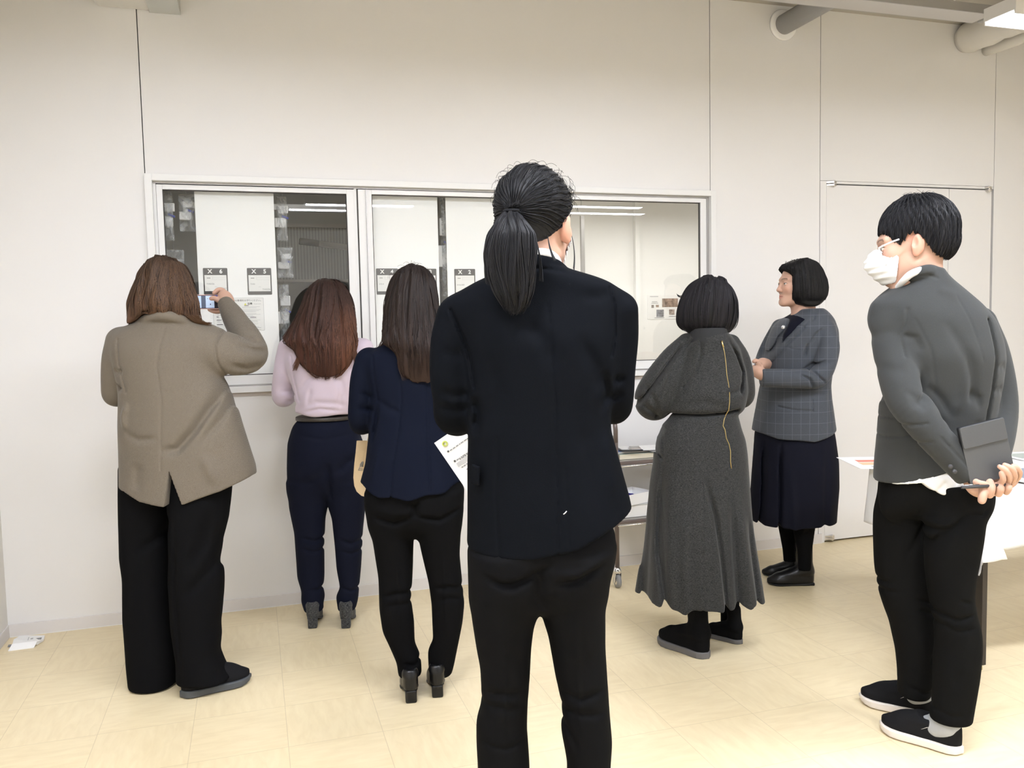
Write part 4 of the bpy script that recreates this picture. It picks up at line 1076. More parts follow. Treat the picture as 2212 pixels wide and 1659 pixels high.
# ------------------------------------------------------------------ woman in the pale lilac blouse
def person_b():
    pe = Pers(711, 1350, label='person with long reddish-brown hair in a pale lilac blouse and navy trousers at the window')
    m_bl = mat('lilac_satin', (.56, .47, .545), rough=.55, spec=.3, sheen=.3, bump=.06, scale=200)
    m_nv = mat('navy_trouser_cloth', (.006, .0075, .017), rough=.85, spec=.1, bump=.1, scale=400)
    tor = loft(pe.xz([(668, 712), (640, 728), (614, 745), (612, 770), (620, 800), (634, 840), (640, 875), (640, 905)]), pe.xz([(738, 712), (770, 728), (795, 745), (797, 780), (790, 830), (778, 870), (765, 898), (762, 905)]),
               [(1.36, .02, .05), (1.32, .02, .08), (1.28, .01, .095), (1.20, 0, .11), (1.1, 0, .11), (1.02, 0, .115), (.96, 0, .11)], 2.2, .009)
    sl = sleeve(pe, [(622, 752, .01, .046), (613, 790, .01, .044), (608, 830, .02, .042), (612, 858, .04, .046), (630, 850, .14, .038), (660, 830, .25, .028)])
    sr = sleeve(pe, [(785, 752, .01, .046), (795, 790, .01, .044), (800, 830, .02, .042), (796, 858, .04, .045), (780, 845, .15, .038), (750, 830, .25, .028)])
    hem = cut_below(pe.xz([(560, 885), (600, 893), (640, 896), (680, 902), (757, 897), (830, 893)], -.1))
    col = sleeve(pe, [(655, 722, .03, .010), (680, 718, -.04, .010), (720, 716, -.045, .010), (752, 724, .03, .010)])
    def base(P):
        t = smax(tor(P), hem(P), .01)
        return smin(smin(t, smin(sl(P), sr(P), .02), .022), col(P), .008)
    bf = cloth(base, pe, [([(622, 770), (628, 820), (640, 868)], .005, .006), ([(645, 885), (680, 870), (720, 872), (755, 880)], .012, .004), ([(650, 893), (690, 884), (740, 890)], .007, .005),
               ([(600, 868), (615, 878), (635, 876)], .008, .007), ([(640, 850), (660, 820), (690, 800)], .014, .005), ([(590, 850), (610, 850), (632, 858)], .007, .005), ([(745, 870), (735, 830), (720, 800)], .014, .004), ([(660, 880), (670, 840)], .01, .004), ([(730, 885), (735, 850)], .009, .004), ([(668, 735), (700, 732), (745, 740)], .006, .003)], .003, 24, 8, .05)
    sdf_obj('blouse', bf, (-.35, -.2, .85), (.35, .35, 1.42), .0048, m_bl, pe.root)
    hip = loft(pe.xz([(641, 900), (632, 925), (623, 955), (621, 1010), (622, 1060), (624, 1100)]), pe.xz([(762, 896), (772, 925), (785, 960), (792, 1010), (793, 1060), (790, 1100)]),
               [(.98, 0, .105), (.9, 0, .12), (.8, .0, .13), (.7, 0, .12), (.6, 0, .07), (.55, 0, .04)], 2.2, zbot=.58, kk=.06)
    lg = leg(pe, [(622, 1040), (625, 1095), (636, 1150), (639, 1210), (641, 1250), (650, 1280), (648, 1300), (658, 1330)], [(712, 1040), (708, 1092), (701, 1120), (697, 1180), (697, 1250), (694, 1278), (699, 1290), (694, 1312), (697, 1330)],
             [(.75, .0, .10), (.5, .01, .075), (.3, .02, .06), (.1, .03, .055), (.05, .03, .055)], 2.2, zbot=.06)
    rg = leg(pe, [(704, 1040), (708, 1092), (717, 1120), (723, 1180), (726, 1230), (733, 1272), (723, 1290), (729, 1330)], [(793, 1040), (788, 1095), (781, 1150), (777, 1230), (771, 1300), (763, 1330)],
             [(.75, .0, .10), (.5, .01, .075), (.3, .02, .06), (.1, .03, .055), (.05, .03, .055)], 2.2, zbot=.06)
    tb = lambda P: smin(smin(lg(P), rg(P), .012), hip(P), .025)
    tf = cloth(tb, pe, [([(640, 1060), (690, 1030), (712, 1000)], .02, .006), ([(715, 1030), (750, 1000), (780, 990)], .02, .008), ([(708, 1000), (708, 1090)], .012, .010), ([(640, 1170), (670, 1180), (698, 1175)], .009, .006), ([(642, 1195), (670, 1205), (698, 1198)], .008, .005), ([(725, 1175), (750, 1185), (780, 1178)], .009, .006), ([(725, 1200), (750, 1208), (778, 1202)], .008, .005),
               ([(652, 1288), (675, 1292), (697, 1284)], .008, .006), ([(726, 1284), (748, 1292), (770, 1288)], .008, .006), ([(630, 940), (700, 950), (780, 935)], .008, .002)], .002, 18, 2, .2)
    sdf_obj('trousers', tf, (-.25, -.2, 0), (.25, .2, 1.02), .0055, m_nv, pe.root)
    zb = pe.p(700, 900, 0)[2]
    belt = loft(pe.xz([(640, 890), (640, 912)]), pe.xz([(763, 890), (763, 908)]), [(1.1, 0, .112), (.9, 0, .112)], 2.2, .004, ztop=zb+.006, zbot=zb-.012, kk=.002)
    sdf_obj('belt', lambda P: belt(P)+F32(.0005), (-.25, -.2, zb-.03), (.25, .2, zb+.03), .004, mat('belt_brown_black', (.035, .028, .022), rough=.4), pe.root)
    hc = pe.p(702, 672, .02); hf, hcol = head_field(hc, rot(0, .05), .97, True, tuple(pe.p(702, 725, .01)))
    body_obj(pe, [bf, tf], (-.35, -.2, 0), (.35, .35, 1.4), [fine(hf, hc - .17, hc + .17, .006, hcol)])
    hv = loft(pe.xz([(698, 603), (680, 609), (664, 628), (654, 655), (643, 685), (630, 712), (620, 732)], .0) + pe.xz([(636, 755), (650, 785), (672, 805), (690, 815)], -.1),
              pe.xz([(714, 603), (736, 611), (750, 630), (760, 655), (768, 690), (773, 712), (779, 734)], .0) + pe.xz([(768, 755), (756, 785), (738, 805), (722, 815)], -.1),
              [(1.58, .02, .01), (1.56, .02, .06), (1.52, .015, .09), (1.44, 0, .10), (1.36, -.03, .095), (1.28, -.09, .05), (1.20, -.112, .026), (1.15, -.12, .012), (1.13, -.12, .004)], 2.0, .008, mod=lambda th, z, x, y: .03*np.sin(th*11 + z*8) + .02*np.sin(th*23 - z*9))
    def endf(P, q): return 1.165 + .11*(q-.45)
    cz = lambda X, c, r: c * (1 + np.clip((1.52 - X[..., 2:3])/.25, 0, 1)*F32((.8, .55, .4)) + np.clip((np.abs(X[..., 0:1]+.01)-.095)/.04, 0, 1)*F32((1.1, .8, .4))*np.clip((1.46 - X[..., 2:3])/.10, 0, 1))
    r = np.random.default_rng(6); s = np.linspace(0, 1, 14)[None, :, None]; n = 150
    a = np.array([pe.p(640 + 12*q, 725 + 10*w, -.105) for q, w in r.random((n, 2))]); b_ = np.array([pe.p(631 + 10*q, 790 + 12*w, -.125) for q, w in r.random((n, 2))]); X = a[:, None]*(1-s) + b_[:, None]*s; X[:, :, 0] -= (np.sin(s*3.1)*.012)[..., 0]*-1
    f1 = strands_np(X, np.full(X.shape[:2], .0009)*np.linspace(1, .3, 14)[None], np.tile(F32((.11, .05, .03)), (n, 1)))
    a = np.array([pe.p(752 + 12*q, 725 + 10*w, -.105) for q, w in r.random((n, 2))]); b_ = np.array([pe.p(764 + 12*q, 775 + 12*w, -.125) for q, w in r.random((n, 2))]); X = a[:, None]*(1-s) + b_[:, None]*s
    f2 = strands_np(X, np.full(X.shape[:2], .0009)*np.linspace(1, .3, 14)[None], np.tile(F32((.11, .05, .03)), (n, 1)))
    long_hair(pe, hv, pe.p(712, 606, .0), 3000, 1.15, ((.015, .009, .0075), (.054, .028, .021)), 31, .10, .16, .0013, (.05, .06), steps=80, off=(-.003, .005), colz=cz, lo=(-.25, -.22, 1.05), hi=(.25, .2, 1.65), endf=endf, vol_col=(.035, .017, .013), extra=[f1, f2])
    m_tw = weave_mat('tweed', (.008, .009, .010), (.09, .09, .09), 60, 60, contrast=.2, heather=.8, hs=180)
    shoe(pe, pe.floor(675, 1359), pe.floor(690, 1300), 'block', (m_tw, m_tw), 'left dark tweed low-heeled shoe', length=.23)
    shoe(pe, pe.floor(747, 1359), pe.floor(760, 1300), 'block', (m_tw, m_tw), 'right dark tweed low-heeled shoe', length=.23)
person_b()
# ------------------------------------------------------------------ woman in the navy jacket, dark brown straight hair
def person_c():
    pe = Pers(915, 1500, label='person with long straight dark brown hair in a fitted navy jacket and black trousers')
    m_nj = mat('navy_jacket_cloth', (.0046, .0062, .0135), rough=.8, spec=.05, bump=.1, scale=500)
    tor = loft(pe.xz([(838, 738), (812, 752), (784, 768), (782, 790), (796, 830), (800, 865), (798, 900), (797, 940), (790, 1000), (777, 1050), (774, 1085)]),
               pe.xz([(925, 738), (955, 752), (985, 770), (988, 800), (978, 840), (968, 875), (968, 910), (976, 950), (988, 1000), (1003, 1045), (1006, 1085)]),
               [(1.34, .02, .05), (1.30, .01, .085), (1.24, 0, .105), (1.15, 0, .115), (1.08, 0, .11), (1.0, 0, .115), (.9, 0, .13), (.75, 0, .145)], 2.2, .009)
    sl = sleeve(pe, [(798, 782, .0, .052), (786, 820, .0, .049), (781, 870, .01, .047), (780, 905, .03, .046), (786, 915, .12, .042), (820, 905, .24, .033)])
    sr = sleeve(pe, [(974, 782, .0, .052), (985, 820, .0, .049), (992, 870, .01, .047), (990, 905, .03, .046), (975, 915, .12, .042), (950, 900, .24, .033)])
    hem = cut_below(pe.xz([(740, 1045), (776, 1059), (820, 1075), (880, 1078), (960, 1066), (1003, 1044), (1040, 1030)], -.12))
    col = sleeve(pe, [(842, 748, .03, .011), (862, 735, -.035, .013), (905, 733, -.045, .013), (925, 745, .03, .011)])
    def base(P):
        t = smax(tor(P), hem(P), .005)
        return smin(smin(t, smin(sl(P), sr(P), .015), .016), col(P), .008)
    def flare(Q): # soft flutes towards the hem
        th = np.arctan2(Q[:, 1], Q[:, 0]+.0); w = np.clip((1.0 - Q[:, 2])/.2, 0, 1)
        return -.003*w*np.cos(th*8 + .6)
    jf = cloth(base, pe, [([(800, 772), (803, 810), (812, 868)], .005, .004), ([(862, 790), (866, 860), (860, 930), (848, 1010), (845, 1075)], .004, .004), ([(925, 800), (922, 880), (925, 960), (930, 1060)], .004, .004),
               ([(812, 872), (806, 920), (798, 960)], .008, .010), ([(812, 865), (840, 885), (870, 895)], .012, .004), ([(962, 880), (935, 895)], .012, .004), ([(765, 850), (785, 860), (806, 866)], .010, .004), ([(762, 885), (785, 892), (806, 888)], .010, .005), ([(822, 960), (800, 1040)], .01, -.004)], .002, 18, 12, .05, extra=flare)
    sdf_obj('jacket', jf, (-.35, -.2, .68), (.35, .35, 1.38), .0048, m_nj, pe.root)
    hip = loft(pe.xz([(796, 1010), (789, 1060), (788, 1090), (792, 1110), (796, 1150)]), pe.xz([(985, 1010), (999, 1050), (999, 1090), (998, 1110), (992, 1150)]),
               [(.95, 0, .11), (.8, 0, .125), (.7, .0, .125), (.62, 0, .09), (.55, 0, .03)], 2.2, zbot=.58, kk=.06)
    lg = leg(pe, [(789, 1060), (792, 1095), (796, 1120), (806, 1180), (815, 1250), (817, 1320), (823, 1370), (837, 1400), (853, 1440), (859, 1485)], [(900, 1060), (896, 1125), (892, 1190), (889, 1260), (886, 1300), (892, 1350), (893, 1400), (906, 1430), (908, 1470)],
             [(.85, .0, .12), (.65, .0, .095), (.45, .02, .065), (.3, .03, .065), (.1, .05, .055), (.0, .05, .055)], 2.2, zbot=.055)
    rg = leg(pe, [(893, 1060), (897, 1128), (909, 1190), (925, 1260), (931, 1310), (934, 1390), (922, 1412), (923, 1450), (925, 1475)], [(999, 1050), (997, 1100), (992, 1200), (998, 1270), (1002, 1310), (998, 1350), (984, 1420), (978, 1450), (971, 1475)],
             [(.85, .0, .12), (.65, .0, .095), (.45, .02, .065), (.3, .03, .065), (.1, .05, .055), (.0, .05, .055)], 2.2, zbot=.055)
    tb = lambda P: smin(smin(lg(P), rg(P), .01), hip(P), .02)
    tf = cloth(tb, pe, [([(795, 1120), (850, 1135), (893, 1118)], .009, .009), ([(897, 1118), (950, 1128), (995, 1105)], .009, .009), ([(800, 1100), (850, 1112), (900, 1105)], .012, -.003), ([(896, 1080), (896, 1125)], .012, .010), ([(815, 1310), (850, 1300), (888, 1305)], .009, .006), ([(820, 1330), (855, 1325), (888, 1330)], .009, .004),
               ([(930, 1290), (965, 1285), (1000, 1295)], .009, .006), ([(932, 1320), (965, 1310), (998, 1318)], .009, .004), ([(850, 1200), (856, 1400)], .006, -.003), ([(955, 1200), (960, 1400)], .006, -.003), ([(860, 1462), (885, 1470), (905, 1455)], .008, .005)], .002, 16, 5, .2)
    sdf_obj('trousers', tf, (-.3, -.2, 0), (.3, .25, .95), .0055, m_black_trs, pe.root)
    hc = pe.p(891, 655, .01); hf, hcol = head_field(hc, rot(.25, .0), .93, True, tuple(pe.p(890, 735, .01)))
    body_obj(pe, [jf, tf], (-.35, -.2, 0), (.35, .35, 1.38), [fine(hf, hc - .17, hc + .17, .005, hcol)])
    hv = loft(pe.xz([(884, 573), (866, 578), (848, 600), (839, 625), (834, 660), (832, 700), (833, 735)], .0) + pe.xz([(856, 762), (864, 795), (876, 818), (888, 828)], -.1),
              pe.xz([(900, 573), (920, 580), (936, 604), (943, 640), (947, 690), (951, 735)], .0) + pe.xz([(951, 775), (946, 805), (941, 828)], -.1),
              [(1.60, .02, .02), (1.57, .02, .06), (1.53, .015, .085), (1.45, 0, .095), (1.36, -.03, .085), (1.28, -.09, .045), (1.22, -.115, .020), (1.18, -.12, .008), (1.16, -.12, .003)], 2.0, .008, mod=lambda th, z, x, y: .02*np.sin(th*13 + z*5) + .015*np.sin(th*27 - z*6))
    def endf(P, q): return 1.20 + .10*(q-.5)
    r = np.random.default_rng(8); s = np.linspace(0, 1, 14)[None, :, None]; n = 110
    a = np.array([pe.p(836 + 6*q, 690 + 30*w, -.05) for q, w in r.random((n, 2))]); b_ = np.array([pe.p(808 + 30*q, 752 + 5*w, -.03) for q, w in r.random((n, 2))]); X = a[:, None]*(1-s) + b_[:, None]*s; X[:, :, 2] -= (np.sin(s*3.1)*.016)[..., 0]
    f1 = strands_np(X, np.full(X.shape[:2], .0008)*np.linspace(1, .3, 14)[None], np.tile(F32((.035, .02, .015)), (n, 1)))
    a = np.array([pe.p(841, 615 + 6*q, -.03) for q in r.random(8)]); b_ = np.array([pe.p(829 + 2*q, 690, -.02) for q in r.random(8)]); X = a[:, None]*(1-s) + b_[:, None]*s; X[:, :, 0] -= (np.sin(s*3.1)*.010)[..., 0]
    f2 = strands_np(X, np.full(X.shape[:2], .0006), np.tile(F32((.03, .02, .015)), (8, 1)))
    fl_ = flyaways(hv, pe.p(892, 600, .0), 40, .07, 3, (.03, .02, .015))
    cz = lambda X, c, r: c * (1 + np.clip((1.42 - X[..., 2:3])/.25, 0, 1)*F32((.5, .3, .2)))
    long_hair(pe, hv, pe.p(905, 575, .0), 2800, 1.19, ((.007, .005, .0045), (.026, .017, .0135)), 41, .05, .2, .0012, (.05, .06), steps=80, off=(-.003, .004), colz=cz, lo=(-.25, -.22, 1.08), hi=(.25, .2, 1.66), endf=endf, vol_col=(.016, .010, .008), extra=[f1, f2, fl_])
    shoe(pe, pe.floor(889, 1521), pe.floor(880, 1455), 'block', (m_leather, m_leather), 'left black leather low-heeled pump', length=.23)
    shoe(pe, pe.floor(946, 1509), pe.floor(938, 1445), 'block', (m_leather, m_leather), 'right black leather low-heeled pump', length=.23)
person_c()
# ------------------------------------------------------------------ person with the ponytail in the black suit, nearest the camera
def person_d():
    pe = Pers(u=1165, depth=1.95, label='tall person with a black ponytail and black suit seen from behind, nearest of the group')
    m_sj = mat('black_suit_jacket', (.0032, .0038, .0053), rough=.72, spec=.03, bump=.15, scale=700)
    tor = loft(pe.xz([(1108, 552), (1086, 574), (1055, 594), (1005, 622), (968, 644), (966, 670), (990, 730), (1000, 770), (1004, 820), (1008, 900), (1010, 950), (1008, 1010), (1008, 1100), (1007, 1230)]),
               pe.xz([(1190, 552), (1212, 580), (1262, 590), (1312, 606), (1338, 625), (1345, 660), (1342, 710), (1338, 770), (1332, 820), (1318, 885), (1318, 930), (1338, 1000), (1356, 1065), (1372, 1135), (1374, 1230)]),
               [(1.52, -.01, .085), (1.46, -.005, .10), (1.41, 0, .105), (1.30, 0, .125), (1.15, 0, .12), (1.0, 0, .125), (.9, 0, .135), (.75, 0, .145)], 2.3, .010)
    sl = sleeve(pe, [(988, 685, .0, .050), (976, 740, .0, .050), (973, 810, .0, .049), (980, 862, .01, .050), (984, 897, .05, .050), (1010, 890, .17, .042), (1060, 860, .28, .035)])
    sr = sleeve(pe, [(1336, 672, .0, .044), (1342, 730, .01, .038), (1336, 800, .02, .038), (1330, 860, .04, .041), (1322, 880, .09, .041), (1290, 860, .2, .036), (1250, 840, .3, .033)])
    hem = cut_below(pe.xz([(940, 1190), (1007, 1208), (1012, 1213), (1080, 1214), (1150, 1212), (1250, 1188), (1320, 1152), (1369, 1124), (1400, 1110)], -.13))
    col = sleeve(pe, [(1080, 584, .02, .013), (1102, 572, -.06, .015), (1150, 564, -.088, .015), (1194, 570, -.065, .014), (1216, 584, .0, .012), (1222, 600, .06, .010)])
    def base(P):
        t = smax(tor(P), hem(P), .005)
        return smin(smin(t, smin(sl(P), sr(P), .015), .022), col(P), .008)
    jf = cloth(base, pe, [([(968, 668), (985, 705), (1008, 765), (1022, 840)], .004, .006), ([(1325, 620), (1335, 660), (1336, 720), (1328, 770)], .004, .006), ([(1185, 660), (1192, 760), (1200, 900), (1203, 1000), (1205, 1200)], .003, .0025),
               ([(1022, 860), (1030, 900), (1024, 950)], .01, .010), ([(1310, 800), (1318, 850), (1306, 900)], .01, .008), ([(1060, 760), (1075, 850), (1050, 950)], .018, .004), ([(1250, 720), (1290, 800), (1300, 860)], .018, .005), ([(1130, 690), (1180, 740), (1200, 800)], .02, .004),
               ([(1022, 590), (1070, 605), (1110, 600)], .012, .003), ([(1310, 930), (1322, 1010), (1330, 1100)], .016, -.005), ([(1250, 900), (1270, 1000), (1290, 1140)], .02, .003), ([(1075, 950), (1070, 1080), (1078, 1210)], .003, .002), ([(1220, 1010), (1228, 1180)], .003, .002),
               ([(940, 850), (975, 862), (1015, 858)], .012, .005), ([(936, 885), (975, 895), (1018, 885)], .012, .004), ([(945, 760), (975, 770), (1000, 765)], .014, .003), ([(1330, 820), (1350, 828), (1366, 820)], .009, .004), ([(1313, 860), (1340, 868), (1366, 860)], .009, .004),
               ([(1062, 592), (1100, 583), (1150, 577), (1216, 583)], .0035, .005), ([(1325, 625), (1300, 640), (1255, 640)], .014, .003)], .0024, 14, 22, .05)
    sdf_obj('jacket', jf, (-.35, -.22, .7), (.35, .4, 1.56), .0042, m_sj, pe.root)
    A = pe.p(1018, 1004, -.09); B_ = pe.p(1040, 1046, -.115)
    fl = box_sdf
    c0 = pe.p(1027, 1026, -.088)
    o = sdf_obj('pocket_flap', lambda P: box_sdf(P, c0, (.014, .004, .023), np.array(Matrix.Rotation(-.9, 3, 'Z') @ Matrix.Rotation(.1, 3, 'Y')), .003), c0-.04, c0+.04, .003, m_sj, pe.root)
    q = pe.p(1221, 1108, -.1462); MB().tube([q+np.array([-.004, 0, -.003]), q, q+np.array([.003, -.001, .004])], .0012, 6).build('lint', mat('lint_white', (.6, .6, .62)), pe.root)
    hip = loft(pe.xz([(1020, 1120), (1013, 1200), (1014, 1240), (1016, 1330)]), pe.xz([(1330, 1120), (1328, 1180), (1316, 1240), (1309, 1330)]), [(.95, 0, .12), (.8, 0, .135), (.72, 0, .125), (.68, 0, .10), (.64, 0, .04)], 2.3, zbot=.655, kk=.05)
    lg = leg(pe, [(1013, 1180), (1015, 1227), (1017, 1326), (1028, 1400), (1036, 1443), (1038, 1510), (1036, 1535), (1027, 1561), (1028, 1610), (1031, 1659), (1034, 1900)], [(1200, 1180), (1178, 1280), (1166, 1324), (1156, 1350), (1150, 1400), (1146, 1467), (1141, 1523), (1139, 1575), (1145, 1659), (1147, 1900)],
             [(.85, .0, .13), (.7, 0, .11), (.55, .01, .085), (.4, .02, .08), (.1, .03, .075), (.0, .03, .08)], 2.2, zbot=.03)
    rg = leg(pe, [(1140, 1180), (1156, 1280), (1166, 1324), (1182, 1373), (1200, 1467), (1215, 1530), (1212, 1584), (1220, 1625), (1226, 1659), (1226, 1900)], [(1330, 1120), (1325, 1218), (1313, 1256), (1309, 1303), (1309, 1397), (1316, 1490), (1320, 1556), (1324, 1608), (1320, 1659), (1318, 1900)],
             [(.85, .0, .13), (.7, 0, .11), (.55, .01, .085), (.4, .02, .08), (.1, .03, .075), (.0, .03, .08)], 2.2, zbot=.03)
    tb = lambda P: smin(smin(lg(P), rg(P), .01), hip(P), .02)
    tf = cloth(tb, pe, [([(1040, 1250), (1090, 1268), (1150, 1250)], .008, .006), ([(1060, 1262), (1110, 1270), (1165, 1235), (1200, 1215)], .008, .007), ([(1200, 1262), (1250, 1258), (1310, 1225)], .008, .008), ([(1190, 1240), (1250, 1240), (1320, 1205)], .010, -.004), ([(1166, 1225), (1166, 1330)], .016, .012), ([(1170, 1330), (1200, 1290)], .014, .005),
               ([(1040, 1530), (1090, 1522), (1140, 1530)], .009, .005), ([(1030, 1560), (1080, 1555), (1138, 1565)], .009, .004), ([(1215, 1530), (1260, 1535), (1318, 1520)], .009, .005), ([(1213, 1575), (1260, 1570), (1320, 1575)], .009, .004), ([(1215, 1600), (1240, 1625), (1250, 1659)], .009, .004), ([(1245, 1350), (1262, 1640)], .007, -.003), ([(1090, 1350), (1092, 1640)], .007, -.003), ([(1030, 1640), (1090, 1650), (1140, 1640)], .006, .003)], .0024, 14, 15, .2)
    sdf_obj('trousers', tf, (-.3, -.2, 0), (.3, .25, .95), .0052, m_black_trs, pe.root)
    # white shirt collar
    cs = sleeve(pe, [(1110, 560, -.05, .010), (1130, 552, -.078, .011), (1156, 547, -.088, .011), (1180, 548, -.078, .011), (1198, 558, -.04, .011), (1207, 574, .02, .010)])
    n0 = pe.p(1155, 500, 0)
    sdf_obj('shirt_collar', cs, pe.p(1100, 600, -.1)-.05, pe.p(1220, 520, .1)+.05, .003, mat('shirt_white', (.72, .72, .74), rough=.75), pe.root)
    hc = pe.p(1156, 490, .012); HM = rot(-.42, -.04, .05); hf, hcol = head_field(hc, HM, 1.02, True, tuple(pe.p(1152, 600, .0)))
    hands = [ppath(pe, [(1066, 856, .30, .028), (1090, 838, .36, .030)], .01), ppath(pe, [(1246, 838, .32, .028), (1225, 828, .38, .030)], .01)]
    hands += [finger(pe, [(1092+5*i, 838-8*i, .38), (1105+5*i, 830-8*i, .42), (1100+5*i, 822-8*i, .45)]) for i in range(4)] + [finger(pe, [(1222-5*i, 828-8*i, .40), (1208-5*i, 820-8*i, .43), (1212-5*i, 812-8*i, .46)]) for i in range(4)]
    hands += [finger(pe, [(1085, 850, .35), (1100, 855, .38), (1112, 850, .40)], .010, .008), finger(pe, [(1230, 842, .37), (1215, 846, .40), (1204, 842, .42)], .010, .008)]
    hu = union(hands, .006); c1 = pe.p(1156, 840, .38)
    body_obj(pe, [jf, tf], (-.35, -.22, 0), (.35, .4, 1.55), [fine(hf, hc - .17, hc + .17, .0035, hcol), fine(hu, c1 - np.array([.2, .12, .1]), c1 + np.array([.2, .12, .1]), .004)])
    HMf = F32(HM)
    hl = Tab([(-.12, -.052), (-.07, -.045), (-.035, -.012), (-.005, .028), (.03, .036), (.06, .06), (.10, .075)], .008)
    def cap(P):
        Q = ((P - F32(hc)) @ HMf) / F32(1.02)
        d = ell(Q, (0, -.018, .040), (.0835, .103, .0955)); d = smin(d, ell(Q, (0, -.03, -.01), (.070, .078, .075)), .02)
        d = smax(d, hl(Q[:, 1]) - Q[:, 2], .012)
        A = np.arctan2(Q[:, 0], Q[:, 2] - .02)
        return d + F32(.0008)*np.sin(A*42 + 3*np.sin(Q[:, 1]*50))
    tie = pe.p(1105, 456, -.098)
    def flow(P): v = F32(tie) - P; return v / (np.linalg.norm(v, axis=1, keepdims=True) + 1e-5)
    stop = lambda P: np.linalg.norm(P - F32(tie), axis=1) < .016
    r = np.random.default_rng(4); v = r.normal(size=(3600, 3)); v /= np.linalg.norm(v, axis=1, keepdims=True); roots = hc + v*.09 + np.array([0, 0, .03])
    for _ in range(8):
        dd, g = grad(cap, roots.astype(F32)); roots = roots - g*dd[:, None]
    roots = roots[(np.abs(cap(roots.astype(F32))) < .004)]
    sV, sF, sC = flow_strands(cap, roots, flow, 45, .009, lambda P, q: q*0 + 1.2, (-.002, .0028), .05, .1, rad=.00105, pal=((.004, .004, .0045), (.014, .0135, .015)), seed=5, stop=stop)
    V, F = surf(cap, hc - .14, hc + .16, .004)
    fl1 = flyaways(cap, pe.p(1152, 420, 0), 130, .09, 9, (.012, .012, .013), .028, .00042); fl2 = flyaways(cap, pe.p(1220, 440, 0), 40, .03, 19, (.012, .012, .013), .03, .0004)
    n = 1500; th = r.uniform(0, 6.28, n); q = np.sqrt(r.random(n)); s = np.linspace(0, 1, 26)
    # ponytail: strands bundled by width at each height
    keyv = [456, 475, 505, 545, 590, 630, 660, 684]; kx = [1105, 1101, 1104, 1104, 1106, 1109, 1111, 1112]; kw = [.011, .030, .050, .056, .053, .042, .030, .018]; kd = [.010, .016, .02, .022, .02, .016, .012, .006]; ky = [-.100, -.128, -.142, -.145, -.143, -.140, -.136, -.134]
    ts = np.linspace(0, 1, len(keyv)); K = np.array([pe.p(a, b, y) for a, b, y in zip(kx, keyv, ky)])
    cen = np.stack([np.interp(s, ts, K[:, i]) for i in range(3)], 1); ww = np.interp(s, ts, kw); dd_ = np.interp(s, ts, kd)
    lock = np.sin(th*5)*.5; le = r.uniform(.78, 1.0, n) - .30*np.abs(np.cos(th))*q*r.random(n)
    S_ = s[None, :]*le[:, None]
    cx = np.interp(S_.ravel(), s, cen[:, 0]).reshape(S_.shape) + np.cos(th)[:, None]*q[:, None]*np.interp(S_.ravel(), s, ww).reshape(S_.shape) + .004*np.sin(S_*9 + lock[:, None]*3)
    cy = np.interp(S_.ravel(), s, cen[:, 1]).reshape(S_.shape) + np.sin(th)[:, None]*q[:, None]*np.interp(S_.ravel(), s, dd_).reshape(S_.shape) + .003*np.sin(S_*11 + lock[:, None]*5)
    cz = np.interp(S_.ravel(), s, cen[:, 2]).reshape(S_.shape)
    X = np.stack([cx, cy, cz], -1); w = r.random(n)[:, None]
    pV = strands_np(X, .0013*r.uniform(.6, 1.2, n)[:, None]*np.clip((1 - s)*6, .15, 1)[None], F32((.007, .007, .008))*(1-w) + F32((.015, .0145, .016))*w)
    core = loft([(a - b_*.82, z) for a, b_, z in zip(np.interp(ts, s, cen[:, 0]), kw, K[:, 2])], [(a + b_*.82, z) for a, b_, z in zip(np.interp(ts, s, cen[:, 0]), kw, K[:, 2])], [(z, y, b_*.75) for z, y, b_ in zip(K[:, 2], ky, kd)], 2.0, .006, zbot=pe.p(1110, 640, -.14)[2], kk=.02)
    kV, kF = surf(core, K.min(0) - .08, K.max(0) + .08, .005)
    # side locks
    def lockset(p0, p1, p2, n, sp, rad):
        a, b_, c_ = [pe.p(*p) for p in (p0, p1, p2)]; t = np.linspace(0, 1, 16)[None, :, None]; e = r.normal(size=(n, 3))*sp
        X = a*(1-t)**2 + 2*b_*t*(1-t) + c_*t**2 + e[:, None]*t; return strands_np(X.astype(F32), np.full(X.shape[:2], rad), np.tile(F32((.01, .01, .011)), (n, 1)))
    e1 = lockset((1226, 482, .03), (1246, 530, .03), (1240, 582, -.02), 6, .0015, .0007); e2 = lockset((1183, 506, -.075), (1186, 540, -.098), (1198, 562, -.104), 14, .0022, .0006); e3 = lockset((1158, 515, -.11), (1170, 560, -.125), (1170, 605, -.13), 22, .003, .0006)
    e4 = lockset((1080, 466, -.115), (1040, 530, -.14), (1056, 610, -.14), 40, .004, .0007)
    V, F, C = join_np([(V, F, (.008, .008, .009)), (sV, sF, sC), fl1, fl2, (kV, kF, (.007, .007, .008)), pV, e1, e2, e3, e4])
    link('hair', np_mesh('hair', V, F, True, C), m_hair, pe.root)
    MB().tube([tuple(tie + np.array([math.cos(a)*.016, math.sin(a)*.010 - .004, 0])) for a in np.linspace(0, 6.283, 17)], .0035, 8).build('hair_tie', m_black_canvas, pe.root)
    a, b_, c_ = pe.p(1206, 488, -.0), pe.p(1203, 520, .0), pe.p(1199, 562, .03)
    MB().tube([a*(1-t)**2 + 2*b_*t*(1-t) + c_*t*t for t in np.linspace(0, 1, 12)], .0019, 8).build('mask_loop', mat('elastic_white', (.75, .75, .75)), pe.root)
    mk = lambda P: np.maximum(np.abs(hf(P) - .004) - .0012, np.maximum(.052 - ((P - F32(hc)) @ HMf)[:, 1], np.maximum(((P - F32(hc)) @ HMf)[:, 2] + .012, -.105 - ((P - F32(hc)) @ HMf)[:, 2])))
